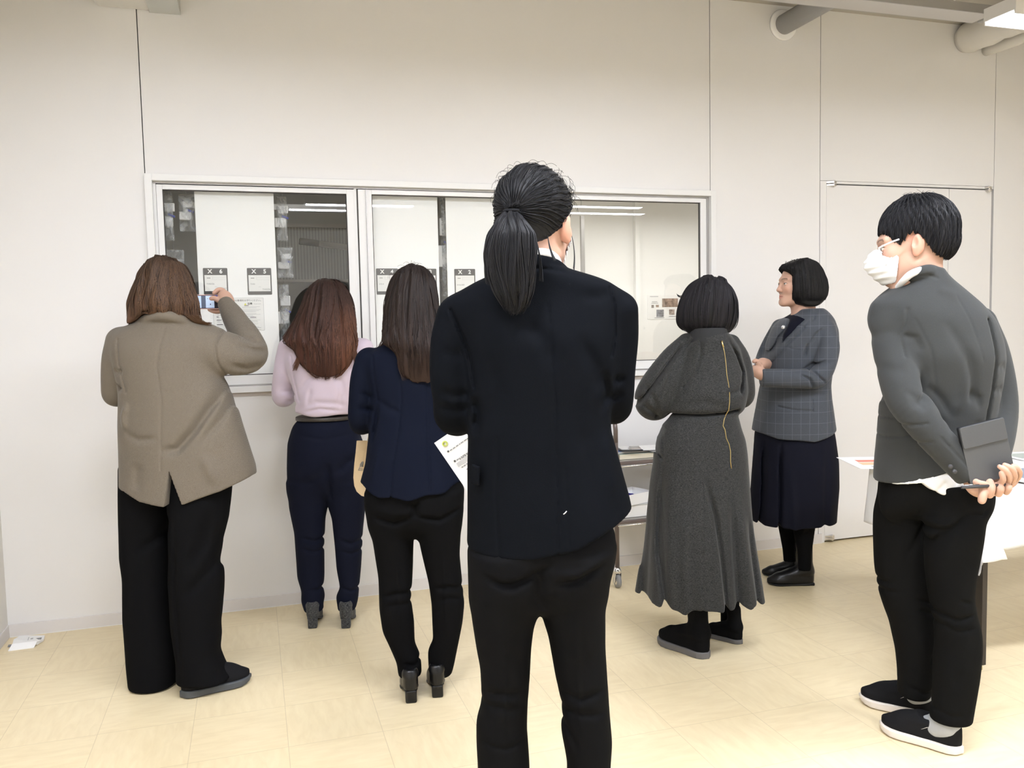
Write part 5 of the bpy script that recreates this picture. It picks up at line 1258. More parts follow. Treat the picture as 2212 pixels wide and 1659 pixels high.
    sdf_obj('face_mask', mk, hc - .15, hc + .15, .004, mat('mask_white', (.78, .79, .80), rough=.8), pe.root)
    shoe(pe, np.array([pe.p(1085, 1700, 0)[0], -.05]), np.array([pe.p(1080, 1700, 0)[0], .22]), 'dress', (m_leather, m_leather))
    shoe(pe, np.array([pe.p(1272, 1700, 0)[0], -.05]), np.array([pe.p(1285, 1700, 0)[0], .22]), 'dress', (m_leather, m_leather))
    return pe
PD = person_d()
# ------------------------------------------------------------------ woman in the long charcoal dress
def person_e():
    pe = Pers(1550, 1400, label='person seen from behind with black bob, long charcoal dress and gold back zip')
    m_dr = weave_mat('charcoal_heather_knit', (.008, .008, .008), (.039, .039, .038), 220, 220, contrast=.5, heather=.9, hs=220)
    tor = loft(pe.xz([(1490, 714), (1484, 728), (1474, 752), (1458, 800), (1446, 850), (1440, 885), (1450, 905)]), pe.xz([(1572, 714), (1578, 728), (1596, 752), (1608, 800), (1612, 845), (1606, 880), (1595, 903)]),
               [(1.32, -.02, .09), (1.28, -.01, .10), (1.2, 0, .115), (1.08, -.005, .13), (1.01, -.005, .135), (.975, 0, .12)], 2.2, .008, zbot=pe.p(1500, 899)[2], kk=.035)
    sl = sleeve(pe, [(1484, 742, .0, .040), (1458, 780, .0, .062), (1430, 828, .0, .078), (1414, 862, .02, .080), (1424, 868, .10, .065), (1470, 850, .22, .040)])
    sr = sleeve(pe, [(1580, 742, .0, .036), (1594, 780, .02, .050), (1600, 830, .03, .055), (1600, 855, .06, .052), (1585, 850, .16, .042), (1550, 835, .24, .034)])
    sk = loft(pe.xz([(1456, 890), (1448, 902), (1430, 920), (1420, 945), (1415, 962), (1412, 1000), (1405, 1050), (1397, 1141), (1389, 1216), (1382, 1292), (1376, 1350)]),
              pe.xz([(1588, 886), (1594, 900), (1600, 925), (1608, 948), (1612, 975), (1615, 1010), (1620, 1060), (1627, 1141), (1637, 1216), (1647, 1292), (1652, 1350)]),
              [(1.0, 0, .115), (.93, 0, .125), (.85, 0, .14), (.7, 0, .155), (.5, 0, .185), (.35, 0, .21), (.2, 0, .235)], 2.1, .010, zbot=.17,
              mod=lambda th, z, x, y: np.clip((.78 - z)/.55, 0, 1)**1.2*(.066*np.tanh(1.2*np.sin(th*7)) + .02*np.sin(th*13 + .4)))
    def base(P):
        d = smin(tor(P), smin(sl(P), sr(P), .01), .014)
        th = np.arctan2(P[:, 1], P[:, 0]); hz = F32(.232) - .005*np.sin(th*7).astype(F32)
        s = smax(sk(P), hz - P[:, 2], .006)
        return smin(d, s, .010)
    folds = [([(1496, 733), (1462, 775), (1428, 820), (1388, 878)], .0075, .014), ([(1508, 732), (1480, 765), (1456, 805), (1432, 860)], .004, .007), ([(1520, 735), (1517, 768), (1508, 795), (1480, 840)], .005, .008),
             ([(1574, 730), (1600, 768), (1614, 805), (1606, 850)], .006, .010), ([(1445, 903), (1480, 899), (1520, 899), (1560, 895), (1598, 888)], .006, .009),
             ([(1443, 932), (1431, 955), (1429, 985), (1436, 996)], .0045, .012), ([(1440, 1000), (1433, 1100), (1428, 1200), (1436, 1330)], .014, .012), ([(1440, 940), (1437, 1010), (1434, 1300)], .0035, .003),
             ([(1520, 1030), (1540, 1110), (1550, 1200), (1560, 1350)], .010, .012), ([(1515, 1030), (1511, 1100), (1507, 1200), (1505, 1350)], .003, .003), ([(1578, 1060), (1582, 1200), (1588, 1330)], .014, .010), ([(1405, 1120), (1400, 1300)], .010, .008), ([(1618, 1120), (1632, 1300)], .010, .008),
             ([(1480, 1080), (1470, 1200), (1470, 1340)], .02, -.008), ([(1600, 1100), (1610, 1300)], .014, -.006), ([(1380, 870), (1400, 880), (1430, 905)], .01, .005), ([(1470, 880), (1520, 870), (1560, 876)], .02, .004), ([(1560, 860), (1585, 850), (1605, 840)], .012, .004),
             ([(1400, 830), (1420, 870), (1430, 905)], .010, .005)]
    df = cloth(base, pe, folds, .0022, 18, 31, .05, fade=1, fs_=2.0)
    sdf_obj('dress', df, (-.4, -.3, .15), (.4, .4, 1.33), .0048, m_dr, pe.root)
    # zip: teeth line and puller
    mz = mat('zip_gold', (.55, .42, .18), rough=.3, metal=1.0)
    zp = [(1559, 738), (1565, 761), (1568, 785), (1570, 809), (1574, 831), (1576, 852), (1576, 870), (1574, 886), (1568, 896), (1564, 907), (1562, 920), (1566, 928), (1569, 947), (1575, 960), (1578, 975), (1578, 997), (1580, 1012)]
    pts = []
    for u, v in zp:
        q = pe.p(u, v, -.2); d_ = q - pe.C; d_ /= np.linalg.norm(d_); t = np.linalg.norm(q - pe.C) - .12; P = pe.C + d_*t
        for _ in range(60):
            e = float(df(F32([P]))[0])
            if e < .0022: break
            P = P + d_*e*.7
        pts.append(P)
    MB().tube(pts, .0016, 6).build('zip', mz, pe.root)
    q = pts[0]; MB().tube([q + np.array([0, -.002, .004]), q + np.array([.002, -.004, -.010]), pe.p(1563, 750, q[1] - .008)], .0032, 8).build('zip_puller', mz, pe.root)
    nk = sleeve(pe, [(1531, 738, -.035, .076), (1531, 712, -.03, .071)])
    sdf_obj('roll_neck', lambda P: np.maximum(nk(P), P[:, 2] - pe.p(1530, 708)[2]), pe.p(1480, 760, -.1), pe.p(1590, 690, .1), .004, mat('black_knit', (.01, .01, .011), rough=.9, bump=.3, scale=200), pe.root)
    hc = pe.p(1530, 668, .0); hf, hcol = head_field(hc, rot(.10, .0), .93, False, tuple(pe.p(1530, 735, -.02)))
    hands = [ppath(pe, [(1500, 846, .26, .024), (1515, 838, .30, .026)], .01), ppath(pe, [(1552, 838, .26, .024), (1535, 832, .30, .026)], .01)] + [finger(pe, [(1512+3*i, 838-5*i, .30), (1524+3*i, 834-5*i, .335), (1530, 830-4*i, .35)]) for i in range(4)] + [finger(pe, [(1538-3*i, 832-5*i, .31), (1526-3*i, 828-5*i, .345)]) for i in range(4)]
    c1 = pe.p(1525, 835, .3)
    body_obj(pe, [df], (-.4, -.3, .2), (.4, .4, 1.33), [fine(hf, hc - .17, hc + .17, .006, hcol), fine(union(hands, .006), c1 - .1, c1 + .1, .005)])
    lg_ = union([sleeve(pe, [(1506, 1250, .02, .05), (1506, 1330, .03, .038), (1504, 1395, .03, .034)]), sleeve(pe, [(1575, 1250, .12, .05), (1576, 1320, .13, .038), (1574, 1372, .13, .034)])], .002)
    sdf_obj('tights', lg_, (-.2, -.1, .02), (.2, .3, .5), .006, m_black_trs, pe.root)
    hv = loft(pe.xz([(1522, 597), (1500, 606), (1485, 622), (1473, 645), (1465, 672), (1463, 695), (1470, 710), (1491, 722)]), pe.xz([(1534, 597), (1560, 605), (1577, 621), (1588, 645), (1591, 670), (1591, 695), (1586, 708), (1572, 722)]),
              [(1.54, .0, .03), (1.52, .0, .07), (1.48, 0, .105), (1.42, 0, .118), (1.36, .0, .115), (1.32, .0, .10), (1.30, .0, .08)], 2.05, .012, mod=lambda th, z, x, y: .008*np.sin(th*31 + 2*np.sin(z*20)))
    r = np.random.default_rng(3); a = np.array([pe.p(1478, 640 - 6*q, .0) for q in r.random(14)]); b_ = np.array([pe.p(1461 + 3*q, 634 + 6*q, .0) for q in r.random(14)]); s = np.linspace(0, 1, 10)[None, :, None]; X = a[:, None]*(1-s) + b_[:, None]*s; X[:, :, 2] -= (np.sin(s*3.1)*.006)[..., 0]
    f1 = strands_np(X, np.full(X.shape[:2], .0006), np.tile(F32((.012, .012, .014)), (14, 1)))
    def endf(P, q): return 1.305 + .02*(q - .5)
    long_hair(pe, hv, pe.p(1543, 602, -.02), 3600, 1.3, ((.006, .006, .007), (.022, .020, .023)), 51, .02, .2, .0012, (.02, .07), steps=60, step=.010, off=(-.002, .003), lo=(-.2, -.2, 1.25), hi=(.2, .2, 1.6), endf=endf, vol_col=(.008, .008, .009), extra=[f1], grav=.8)
    m_sue = mat('black_suede', (.0045, .0045, .005), rough=.9, spec=.08, bump=.3, scale=400); m_hs = mat('sole_taupe', (.11, .105, .105), rough=.6)
    shoe(pe, pe.floor(1530, 1423), pe.floor(1425, 1383), 'hike', (m_sue, m_hs), 'left black ankle boot with grey sole pointing left')
    shoe(pe, pe.floor(1603, 1391), pe.floor(1520, 1368), 'hike', (m_sue, m_hs), 'right black ankle boot with grey sole, farther back')
person_e()
# ------------------------------------------------------------------ woman facing left in the grey window-pane jacket
def person_f():
    pe = Pers(1715, 1258, label='person in profile with a black bob, grey windowpane blazer, navy skirt and black boots')
    m_jk = weave_mat('grey_windowpane_wool', (.040, .045, .054), (.066, .073, .085), 300, 300, contrast=.4, line=(.042, .052, .0016), lc=(.15, .16, .185), heather=.3, hs=300)
    m_sk = mat('navy_skirt_cloth', (.0045, .005, .011), rough=.8, spec=.12, bump=.1, scale=400)
    tor = loft(pe.xz([(1722, 668), (1712, 680), (1690, 690), (1677, 702), (1666, 722), (1657, 745), (1652, 790), (1648, 825), (1640, 858), (1633, 900), (1629, 930), (1627, 960)]),
               pe.xz([(1752, 656), (1766, 660), (1782, 674), (1795, 690), (1802, 712), (1804, 735), (1801, 770), (1792, 800), (1788, 831), (1790, 860), (1796, 900), (1800, 930), (1802, 960)]),
               [(1.44, .0, .06), (1.40, 0, .09), (1.35, 0, .155), (1.28, .0, .18), (1.15, .0, .17), (1.05, 0, .16), (.95, 0, .17), (.8, 0, .185), (.72, 0, .19)], 2.3, .008)
    s1 = sleeve(pe, [(1782, 712, -.13, .050), (1788, 750, -.165, .052), (1780, 790, -.19, .052), (1764, 814, -.20, .054), (1735, 818, -.21, .048), (1690, 817, -.22, .044), (1640, 816, -.21, .042)])
    s2 = sleeve(pe, [(1686, 708, .11, .046), (1664, 745, .14, .044), (1650, 775, .12, .042), (1644, 800, .03, .036)])
    hem = cut_below(pe.xz([(1600, 915), (1629, 927), (1643, 937), (1681, 949), (1757, 954), (1800, 942), (1830, 930)], -.16))
    xc = pe.p(1645, 816, -.21)[0]
    def base(P):
        t = smax(tor(P), hem(P), .005)
        a = smax(s1(P), xc - P[:, 0], .004)
        return smin(smin(t, a, .012), s2(P), .015)
    V1 = pe.xz([(1661, 846), (1640, 945), (1652, 945)], -.17)
    folds = [([(1764, 662), (1752, 690), (1731, 707)], .004, .006), ([(1731, 706), (1722, 702)], .003, .006), ([(1731, 708), (1700, 742), (1672, 790)], .004, .007), ([(1716, 690), (1690, 728), (1668, 780)], .006, .010),
             ([(1740, 745), (1755, 720), (1775, 706)], .006, .006), ([(1732, 770), (1738, 740)], .006, .010), ([(1730, 800), (1745, 790), (1775, 770)], .007, .007), ([(1708, 805), (1728, 815), (1740, 836)], .007, .010), ([(1735, 795), (1750, 812), (1765, 825)], .006, .008), ([(1726, 802), (1745, 785), (1790, 778)], .007, .005),
             ([(1680, 878), (1712, 884), (1747, 885)], .0035, .007), ([(1748, 862), (1748, 885)], .003, .004), ([(1662, 846), (1655, 890), (1645, 935)], .006, .014), ([(1700, 752), (1722, 756)], .003, .003), ([(1790, 840), (1792, 930)], .004, .003), ([(1786, 835), (1770, 848), (1740, 850)], .012, .004)]
    jf = cloth(base, pe, folds, .002, 24, 44, .1)
    sdf_obj('blazer', jf, (-.3, -.32, .65), (.3, .28, 1.45), .0048, m_jk, pe.root)
    # black top in the neckline: a sheet just over the chest inside the lapels
    poly = pe.xz([(1716, 676), (1724, 686), (1728, 690), (1712, 704), (1690, 730), (1684, 741), (1688, 722), (1700, 700)], -.08)
    def inpoly(P):
        d = np.full(len(P), 9., F32); x, z = P[:, 0], P[:, 2]; ins = np.zeros(len(P), bool); n = len(poly)
        for i in range(n):
            a, b_ = poly[i], poly[(i+1) % n]; ex, ez = b_[0]-a[0], b_[1]-a[1]
            t = np.clip(((x-a[0])*ex + (z-a[1])*ez)/(ex*ex+ez*ez), 0, 1); d = np.minimum(d, np.hypot(x-a[0]-t*ex, z-a[1]-t*ez))
            c = ((a[1] > z) != (b_[1] > z)) & (x < (b_[0]-a[0])*(z-a[1])/(b_[1]-a[1]+1e-9) + a[0]); ins ^= c
        return np.where(ins, -d, d).astype(F32)
    topf = lambda P: smax(smax(np.abs(base(P) - .001) - .006, inpoly(P), .002), P[:, 1] - .02, .002)
    sdf_obj('top', topf, (-.12, -.25, 1.15), (.12, .05, 1.42), .003, m_sk, pe.root)
    q = pe.p(1720, 689, -.17); 
    MB().lathe(tuple(pe.p(1692, 707, -.185)), [(.001, -.004), (.010, -.001), (.010, .002), (.001, .004)], 1, 14).build('lapel_pin', mat('pin_silver', (.75, .75, .76), rough=.25, metal=.8), pe.root)
    sk = loft(pe.xz([(1640, 900), (1633, 940), (1627, 1027), (1623, 1092), (1627, 1140), (1630, 1190)]), pe.xz([(1790, 900), (1799, 940), (1806, 994), (1807, 1049), (1802, 1110), (1798, 1160), (1796, 1190)]),
              [(.9, 0, .16), (.8, 0, .17), (.6, 0, .18), (.4, 0, .185), (.25, 0, .185)], 2.2, .010, zbot=.25)
    def skb(P):
        d = sk(P); th = np.arctan2(P[:, 1], P[:, 0]); return smax(d, F32(.322) - P[:, 2], .005)
    skf = cloth(skb, pe, fade=1, folds=[([(1657, 950), (1654, 1040), (1648, 1150)], .006, .014), ([(1684, 955), (1682, 1050), (1680, 1160)], .007, .016), ([(1700, 1000), (1710, 1160)], .02, -.004), ([(1780, 960), (1776, 1150)], .018, .006)], noise=.002, fr=14, seed=3, ymax=.1)
    sdf_obj('skirt', skf, (-.3, -.3, .22), (.3, .28, .92), .005, m_sk, pe.root)
    lgs = union([sleeve(pe, [(1736, 1120, -.09, .060), (1737, 1165, -.09, .044), (1738, 1190, -.09, .035), (1738, 1225, -.09, .031)]), sleeve(pe, [(1702, 1120, .07, .055), (1704, 1165, .07, .040), (1705, 1185, .07, .034), (1706, 1215, .07, .030)])], .002)
    sdf_obj('tights', lgs, (-.2, -.2, .1), (.2, .2, .5), .005, m_black_trs, pe.root)
    for hl, to, lb in (((1758, 1262), (1656, 1262), 'near black leather ankle boot pointing left'), ((1726, 1245), (1645, 1241), 'far black leather ankle boot pointing left')):
        o, (c, M, k, zb) = shoe(pe, pe.floor(*hl), pe.floor(*to), 'boot', (m_leather, m_leather), lb)
    hc = pe.p(1722, 616, -.0); HM = rot(1.70, .04, 0); hf, hcol = head_field(hc, HM, .95, False, tuple(pe.p(1735, 680, .0)))
    # hands clasped at the waist
    H1 = [ppath(pe, [(1652, 812, -.21, .024), (1642, 806, -.20, .026), (1636, 800, -.18, .024)], .01)] + [finger(pe, [(1640, 799 + 5*i, -.195 + .01*i), (1632, 796 + 5*i, -.175), (1628, 792 + 5.5*i, -.145)], .0095, .008) for i in range(4)]
    H2 = [ppath(pe, [(1658, 788, -.03, .026), (1648, 786, -.09, .027), (1643, 788, -.13, .024)], .01)] + [finger(pe, [(1645, 783 + 4*i, -.13), (1638, 786 + 4*i, -.175 - .002*i), (1645, 790 + 5*i, -.20)], .0095, .008) for i in range(4)] + [finger(pe, [(1640, 783, -.14), (1633, 779, -.15), (1628, 781, -.16)], .010, .008)]
    hu = union(H1 + H2, .005); c1 = pe.p(1644, 797, -.14)
    body_obj(pe, [jf, skf], (-.3, -.3, .35), (.3, .28, 1.42), [fine(hf, hc - .16, hc + .16, .0028, hcol), fine(hu, c1 - np.array([.09, .14, .09]), c1 + np.array([.09, .14, .09]), .003)])
    fr = pe.xz([(1729, 559), (1708, 564), (1696, 572), (1690, 580), (1697, 588)], -.03) + pe.xz([(1700, 598), (1700, 612), (1699, 628), (1706, 642), (1720, 656), (1740, 662)], -.08)
    hv = loft(fr, pe.xz([(1735, 559), (1758, 566), (1770, 580), (1780, 603), (1783, 620), (1782, 636), (1776, 650), (1766, 659), (1758, 662)]),
              [(1.655, 0, .03), (1.635, 0, .07), (1.60, 0, .088), (1.54, 0, .100), (1.48, 0, .104), (1.44, 0, .098), (1.42, 0, .085)], 2.7, .005, mod=lambda th, z, x, y: .006*np.sin(th*29 + 2*np.sin(z*22)))
    def endf(P, q): return 1.425 + .012*(q - .5)
    def flow(P):
        v = P - F32(pe.p(1722, 563, 0)); v[:, 2] = 0; L = np.linalg.norm(v, axis=1, keepdims=True) + 1e-4
        return v/L*np.clip(1.2 - (1.65 - P[:, 2:3])/.07, 0, 1.2) + F32((.05, 0, -1))
    r = np.random.default_rng(3)
    n = 6; a = np.array([pe.p(1704, 592 + 3*q, -.085) for q in r.random(n)]); m_ = np.array([pe.p(1697 + 3*q, 618, -.085) for q in r.random(n)]); b_ = np.array([pe.p(1709, 641 + 2*q, -.09) for q in r.random(n)]); s = np.linspace(0, 1, 12)[None, :, None]
    X = a[:, None]*(1-s)**2 + 2*m_[:, None]*s*(1-s) + b_[:, None]*s*s; f1 = strands_np(X, np.full(X.shape[:2], .0005), np.tile(F32((.01, .009, .009)), (n, 1)))
    fpt = pe.p(1687, 577, 0); fx = pe.p(1703, 600, 0)[0]
    hv0 = hv; hv = lambda P: smax(hv0(P), np.minimum(fx - P[:, 0], (fpt[2] - 1.15*(P[:, 0] - fpt[0]) - P[:, 2])*.65), .006)
    long_hair(pe, hv, pe.p(1718, 562, 0), 3200, 1.42, ((.006, .006, .006), (.020, .019, .020)), 61, .02, .2, .0012, (.05, .06), steps=60, step=.009, off=(-.002, .0025), lo=(-.2, -.2, 1.35), hi=(.25, .2, 1.72), endf=endf, flowf=flow, vol_col=(.008, .0075, .008))
person_f()
# ------------------------------------------------------------------ young man in the grey blazer, mask, hands clasped behind
def person_g():
    pe = Pers(2010, 1595, label='person in white face mask, charcoal blazer, black jeans and slip-ons, hands behind back')
    m_jk = mat('charcoal_flannel', (.038, .040, .040), rough=.85, spec=.08, bump=.15, scale=500, sheen=.1, var=.05, vscale=300)
    m_jn = mat('black_denim', (.004, .004, .004), rough=.9, spec=.08, bump=.2, scale=600)
    m_sh = mat('shirt_cotton_white', (.74, .735, .73), rough=.8, bump=.1, scale=300)
    tor = loft(pe.xz([(1982, 582), (1962, 600), (1938, 616), (1910, 634), (1886, 656), (1880, 676), (1885, 716), (1893, 761), (1900, 800), (1904, 852), (1902, 926), (1897, 993), (1896, 1030), (1896, 1075)]),
               pe.xz([(2018, 576), (2032, 596), (2072, 626), (2106, 656), (2134, 692), (2148, 735), (2153, 777), (2150, 837), (2143, 882), (2133, 950), (2123, 1020), (2118, 1075)]),
               [(1.50, .0, .075), (1.46, .0, .095), (1.42, 0, .11), (1.34, -.01, .135), (1.22, -.02, .14), (1.1, -.01, .125), (1.0, 0, .12), (.9, 0, .13), (.8, 0, .14)], 2.25, .010)
    sl = sleeve(pe, [(1918, 682, -.02, .062), (1928, 740, -.05, .060), (1938, 800, -.09, .058), (1954, 856, -.13, .057), (1985, 900, -.17, .052), (2025, 950, -.19, .046), (2060, 992, -.20, .040), (2092, 1030, -.205, .034)])
    sr = sleeve(pe, [(2112, 700, .03, .055), (2138, 760, .04, .054), (2155, 830, .03, .052), (2160, 900, -.01, .049), (2155, 960, -.08, .043), (2143, 1010, -.14, .036), (2135, 1040, -.17, .030)])
    hem = cut_below(pe.xz([(1860, 1010), (1893, 1018), (1898, 1038), (1907, 1051), (1929, 1058), (1992, 1043), (2064, 1012), (2110, 985), (2160, 970)], -.12))
    col = sleeve(pe, [(1950, 612, .03, .010), (1964, 600, -.04, .014), (1985, 590, -.072, .018), (2008, 586, -.075, .020), (2022, 592, -.04, .017), (2032, 606, .01, .012)])
    e1 = pe.p(2092, 1030, -.205); d1 = pe.p(2092, 1030, -.205) - pe.p(2060, 992, -.2); d1 /= np.linalg.norm(d1)
    def base(P):
        t = smax(tor(P), hem(P), .006); t = smin(t, col(P), .010)
        a = smax(sl(P), (P - F32(e1)) @ F32(d1) + .004, .004)
        return smin(smin(t, a, .018), smax(sr(P), pe.p(2140, 1022, -.15)[2] - P[:, 2], .004), .018)
    folds = [([(1964, 668), (1960, 700), (1950, 722), (1952, 770)], 0.0045, 0.0048), ([(1950, 722), (1975, 730), (1985, 760)], 0.0095, 0.0055), ([(1975, 690), (2000, 750), (2020, 850)], 0.004, 0.0018), ([(1900, 735), (1920, 722), (1945, 710)], 0.0162, 0.0028), ([(1890, 690), (1920, 670), (1955, 668)], 0.0189, 0.0022), ([(1992, 790), (1985, 840), (1960, 870), (1935, 862)], 0.0121, 0.0066), ([(1935, 840), (1960, 862), (1985, 858)], 0.0121, 0.0044), ([(2000, 830), (2030, 860), (2058, 905)], 0.0108, 0.0055), ([(2030, 690), (2060, 740), (2080, 790)], 0.0162, 0.0033), ([(2075, 750), (2090, 810), (2100, 880)], 0.0135, 0.0055), ([(2090, 870), (2095, 850), (2110, 860), (2115, 890)], 0.0108, 0.005), ([(2055, 900), (2075, 860), (2085, 790)], 0.0162, -0.0033), ([(2030, 620), (2040, 628), (2080, 640)], 0.0135, -0.0022), ([(2068, 640), (2090, 700), (2112, 780)], 0.003, 0.0015), ([(2138, 690), (2148, 770), (2146, 850), (2136, 940)], 0.0054, 0.012), ([(2150, 800), (2170, 790), (2186, 800)], 0.0108, 0.0028), ([(2148, 850), (2170, 840), (2190, 855)], 0.0108, 0.0033), ([(1957, 605), (1975, 598), (2018, 592), (2034, 600)], 0.0035, 0.0036), ([(1906, 927), (1935, 912), (1965, 906)], 0.0035, 0.0036), ([(1907, 963), (1935, 955), (1975, 944)], 0.0035, 0.0036), ([(1985, 960), (1988, 1040)], 0.003, 0.0012), ([(1990, 935), (2030, 980), (2062, 1010)], 0.004, 0.0036), ([(2056, 985), (2075, 1005), (2088, 1030)], 0.003, 0.003), ([(2000, 900), (2020, 890)], 0.0162, 0.0028), ([(2010, 930), (2040, 900)], 0.0162, 0.0022), ([(1900, 790), (1925, 800), (1950, 795)], 0.0162, 0.0022), ([(2110, 905), (2120, 960)], 0.0162, 0.0033)]
    jf = cloth(base, pe, folds, .0026, 18, 52, .05, fs_=1.7)
    sdf_obj('blazer', jf, (-.3, -.32, .75), (.32, .3, 1.52), .0042, m_jk, pe.root)
    b_ = MB()
    for u, v in ((2053, 1008), (2062, 1019)): b_.lathe(tuple(pe.p(u, v, -.252)), [(.002, -.003), (.0065, -.002), (.0065, .002), (.002, .003)], 1, 12)
    b_.build('cuff_button', m_ink, pe.root)
    # shirt: tails below the jacket and a collar
    st = loft(pe.xz([(1925, 930), (1915, 1000), (1899, 1038), (1891, 1055), (1889, 1110)]), pe.xz([(2110, 930), (2112, 1020), (2118, 1060), (2120, 1110)]), [(1.0, 0, .09), (.90, 0, .115), (.85, 0, .138), (.7, 0, .146)], 2.25, .008)
    sh = cut_below(pe.xz([(1870, 1068), (1893, 1068), (1908, 1066), (1929, 1058), (1994, 1043), (2008, 1055), (2030, 1067), (2053, 1072), (2080, 1066), (2086, 1064), (2092, 1072), (2104, 1077), (2116, 1076), (2130, 1066)], -.12))
    stf = cloth(lambda P: smax(smax(st(P), sh(P), .004), P[:, 2] - .98, .01), pe, [([(2040, 1035), (2030, 1050), (2015, 1062)], .006, .004), ([(2070, 1020), (2060, 1050)], .006, .005), ([(2086, 1040), (2086, 1066)], .004, .008), ([(1905, 1040), (1903, 1065)], .005, .004)], .002, 30, 5, .1)
    shirt = sdf_obj('shirt', stf, (-.25, -.25, .7), (.25, .25, 1.0), .0042, m_sh, pe.root)
    sc = sleeve(pe, [(1940, 620, -.02, .009), (1952, 606, -.055, .010), (1968, 592, -.075, .011), (1990, 583, -.080, .010), (2012, 580, -.06, .009)])
    sdf_obj('shirt_collar', sc, pe.p(1920, 640, -.1) - .03, pe.p(2040, 560, .1) + .03, .003, m_sh, pe.root)
    hip = loft(pe.xz([(1910, 1000), (1906, 1060), (1901, 1100), (1902, 1160)]), pe.xz([(2130, 1000), (2134, 1060), (2128, 1096), (2108, 1120), (2100, 1160)]), [(.95, 0, .11), (.85, 0, .125), (.78, 0, .11), (.74, 0, .07), (.70, 0, .02)], 2.2, zbot=.70, kk=.06)
    nl = leg(pe, [(1985, 1040), (1990, 1080), (1995, 1150), (2000, 1230), (2007, 1284), (2018, 1350), (2020, 1400), (2012, 1500), (2003, 1560)], [(2136, 1040), (2136, 1072), (2130, 1096), (2113, 1118), (2106, 1165), (2093, 1231), (2088, 1279), (2096, 1323), (2105, 1356), (2106, 1392), (2101, 1452), (2088, 1537), (2083, 1582)],
             [(.9, -.06, .09), (.7, -.08, .085), (.5, -.08, .075), (.4, -.08, .07), (.3, -.08, .07), (.1, -.08, .055), (.05, -.08, .055)], 2.2, zbot=.10)
    fl_ = leg(pe, [(1907, 1040), (1907, 1070), (1900, 1110), (1900, 1152), (1906, 1231), (1915, 1290), (1926, 1325), (1938, 1356), (1951, 1416), (1955, 1460), (1955, 1500)], [(2060, 1040), (2060, 1070), (2050, 1150), (2038, 1230), (2030, 1300), (2035, 1350), (2040, 1400), (2030, 1480), (2010, 1530)],
              [(.9, .04, .09), (.7, .07, .09), (.5, .08, .08), (.4, .08, .075), (.3, .08, .075), (.1, .08, .055), (.05, .08, .055)], 2.2, zbot=.105)
    tb = lambda P: smin(smin(nl(P), fl_(P), .008), hip(P), .02)
    tf = cloth(tb, pe, fs_=1.1, folds=[([(2085, 1095), (2055, 1130), (2035, 1150), (2000, 1230)], .010, .012), ([(1985, 1135), (2020, 1145), (2045, 1135)], .007, .007), ([(1985, 1120), (2030, 1132), (2060, 1110)], .010, -.004), ([(1975, 1090), (1990, 1110)], .006, .004), ([(2080, 1105), (2110, 1108), (2130, 1090)], .006, .008),
               ([(1915, 1295), (1945, 1300), (1985, 1290)], .007, .007), ([(1925, 1318), (1960, 1318), (2000, 1308)], .007, .005), ([(2020, 1322), (2060, 1335), (2100, 1320)], .007, .008), ([(2020, 1345), (2060, 1360), (2104, 1350)], .006, .005), ([(2060, 1290), (2090, 1300)], .006, .005), ([(2040, 1400), (2050, 1500)], .01, -.003), ([(2010, 1530), (2050, 1545), (2085, 1540)], .007, .004), ([(2055, 1480), (2070, 1440)], .007, .004)], noise=.0022, fr=20, seed=25, ymax=.2)
    sdf_obj('trousers', tf, (-.3, -.25, .05), (.3, .25, .98), .0052, m_jn, pe.root)
    # head
    hc = pe.p(1971, 529, .0); HM = rot(1.20, -.16, 0.0); hf, hcol = head_field(hc, HM, 1.03, True, tuple(pe.p(1972, 640, -.01)), 1.0, (0, -.008, -.12)); HMf = F32(HM)
    # hands
    y0 = -.235
    A_ = [ppath(pe, [(2096, 1034, -.200, .020), (2108, 1052, -.212, .022), (2124, 1058, -.218, .020), (2152, 1056, -.212, .017)], .008),
          finger(pe, [(2126, 1050, -.236), (2124, 1065, -.252), (2121, 1081, -.255)], .0115, .0105),
          finger(pe, [(2136, 1040, -.235), (2141, 1053, -.257), (2138, 1069, -.250)], .0112, .0102), finger(pe, [(2150, 1048, -.232), (2161, 1054, -.257), (2157, 1067, -.248)], .0102, .0095), finger(pe, [(2166, 1046, -.232), (2178, 1052, -.255), (2174, 1063, -.246)], .0095, .0088),
          finger(pe, [(2102, 1038, -.232), (2115, 1044, -.250), (2128, 1046, -.252)], .0085, .0075)]
    B2 = [ppath(pe, [(2148, 1040, -.185, .017), (2170, 1042, -.200, .019), (2186, 1035, -.200, .017)], .008),
          finger(pe, [(2173, 1047, -.232), (2181, 1033, -.262), (2174, 1018, -.272), (2159, 1008, -.268)], .0078, .0062), finger(pe, [(2186, 1042, -.232), (2192, 1028, -.260), (2186, 1013, -.272), (2170, 1004, -.268)], .0078, .0060),
          finger(pe, [(2196, 1036, -.228), (2203, 1023, -.252), (2198, 1012, -.266), (2188, 1006, -.266)], .0074, .0058), finger(pe, [(2158, 1047, -.240), (2167, 1036, -.266), (2163, 1022, -.270)], .0080, .0065)]
    hu = lambda P: np.minimum(union(A_, .0022)(P), union(B2, .0022)(P)); c1 = pe.p(2145, 1045, -.23)
    body_obj(pe, [jf, tf], (-.3, -.3, .1), (.32, .3, 1.5), [fine(hf, hc - np.array([.17, .17, .2]), hc + .17, .0026, hcol), fine(hu, c1 - .10, c1 + .10, .0019)])
    hl = Tab([(-.12, -.058), (-.09, -.058), (-.065, -.050), (-.045, -.032), (-.028, .004), (-.012, .030), (.012, .034), (.026, .016), (.040, .006), (.050, .014), (.060, .034), (.075, .052), (.09, .050), (.12, .046)], .003)
    rr_ = np.random.default_rng(14)
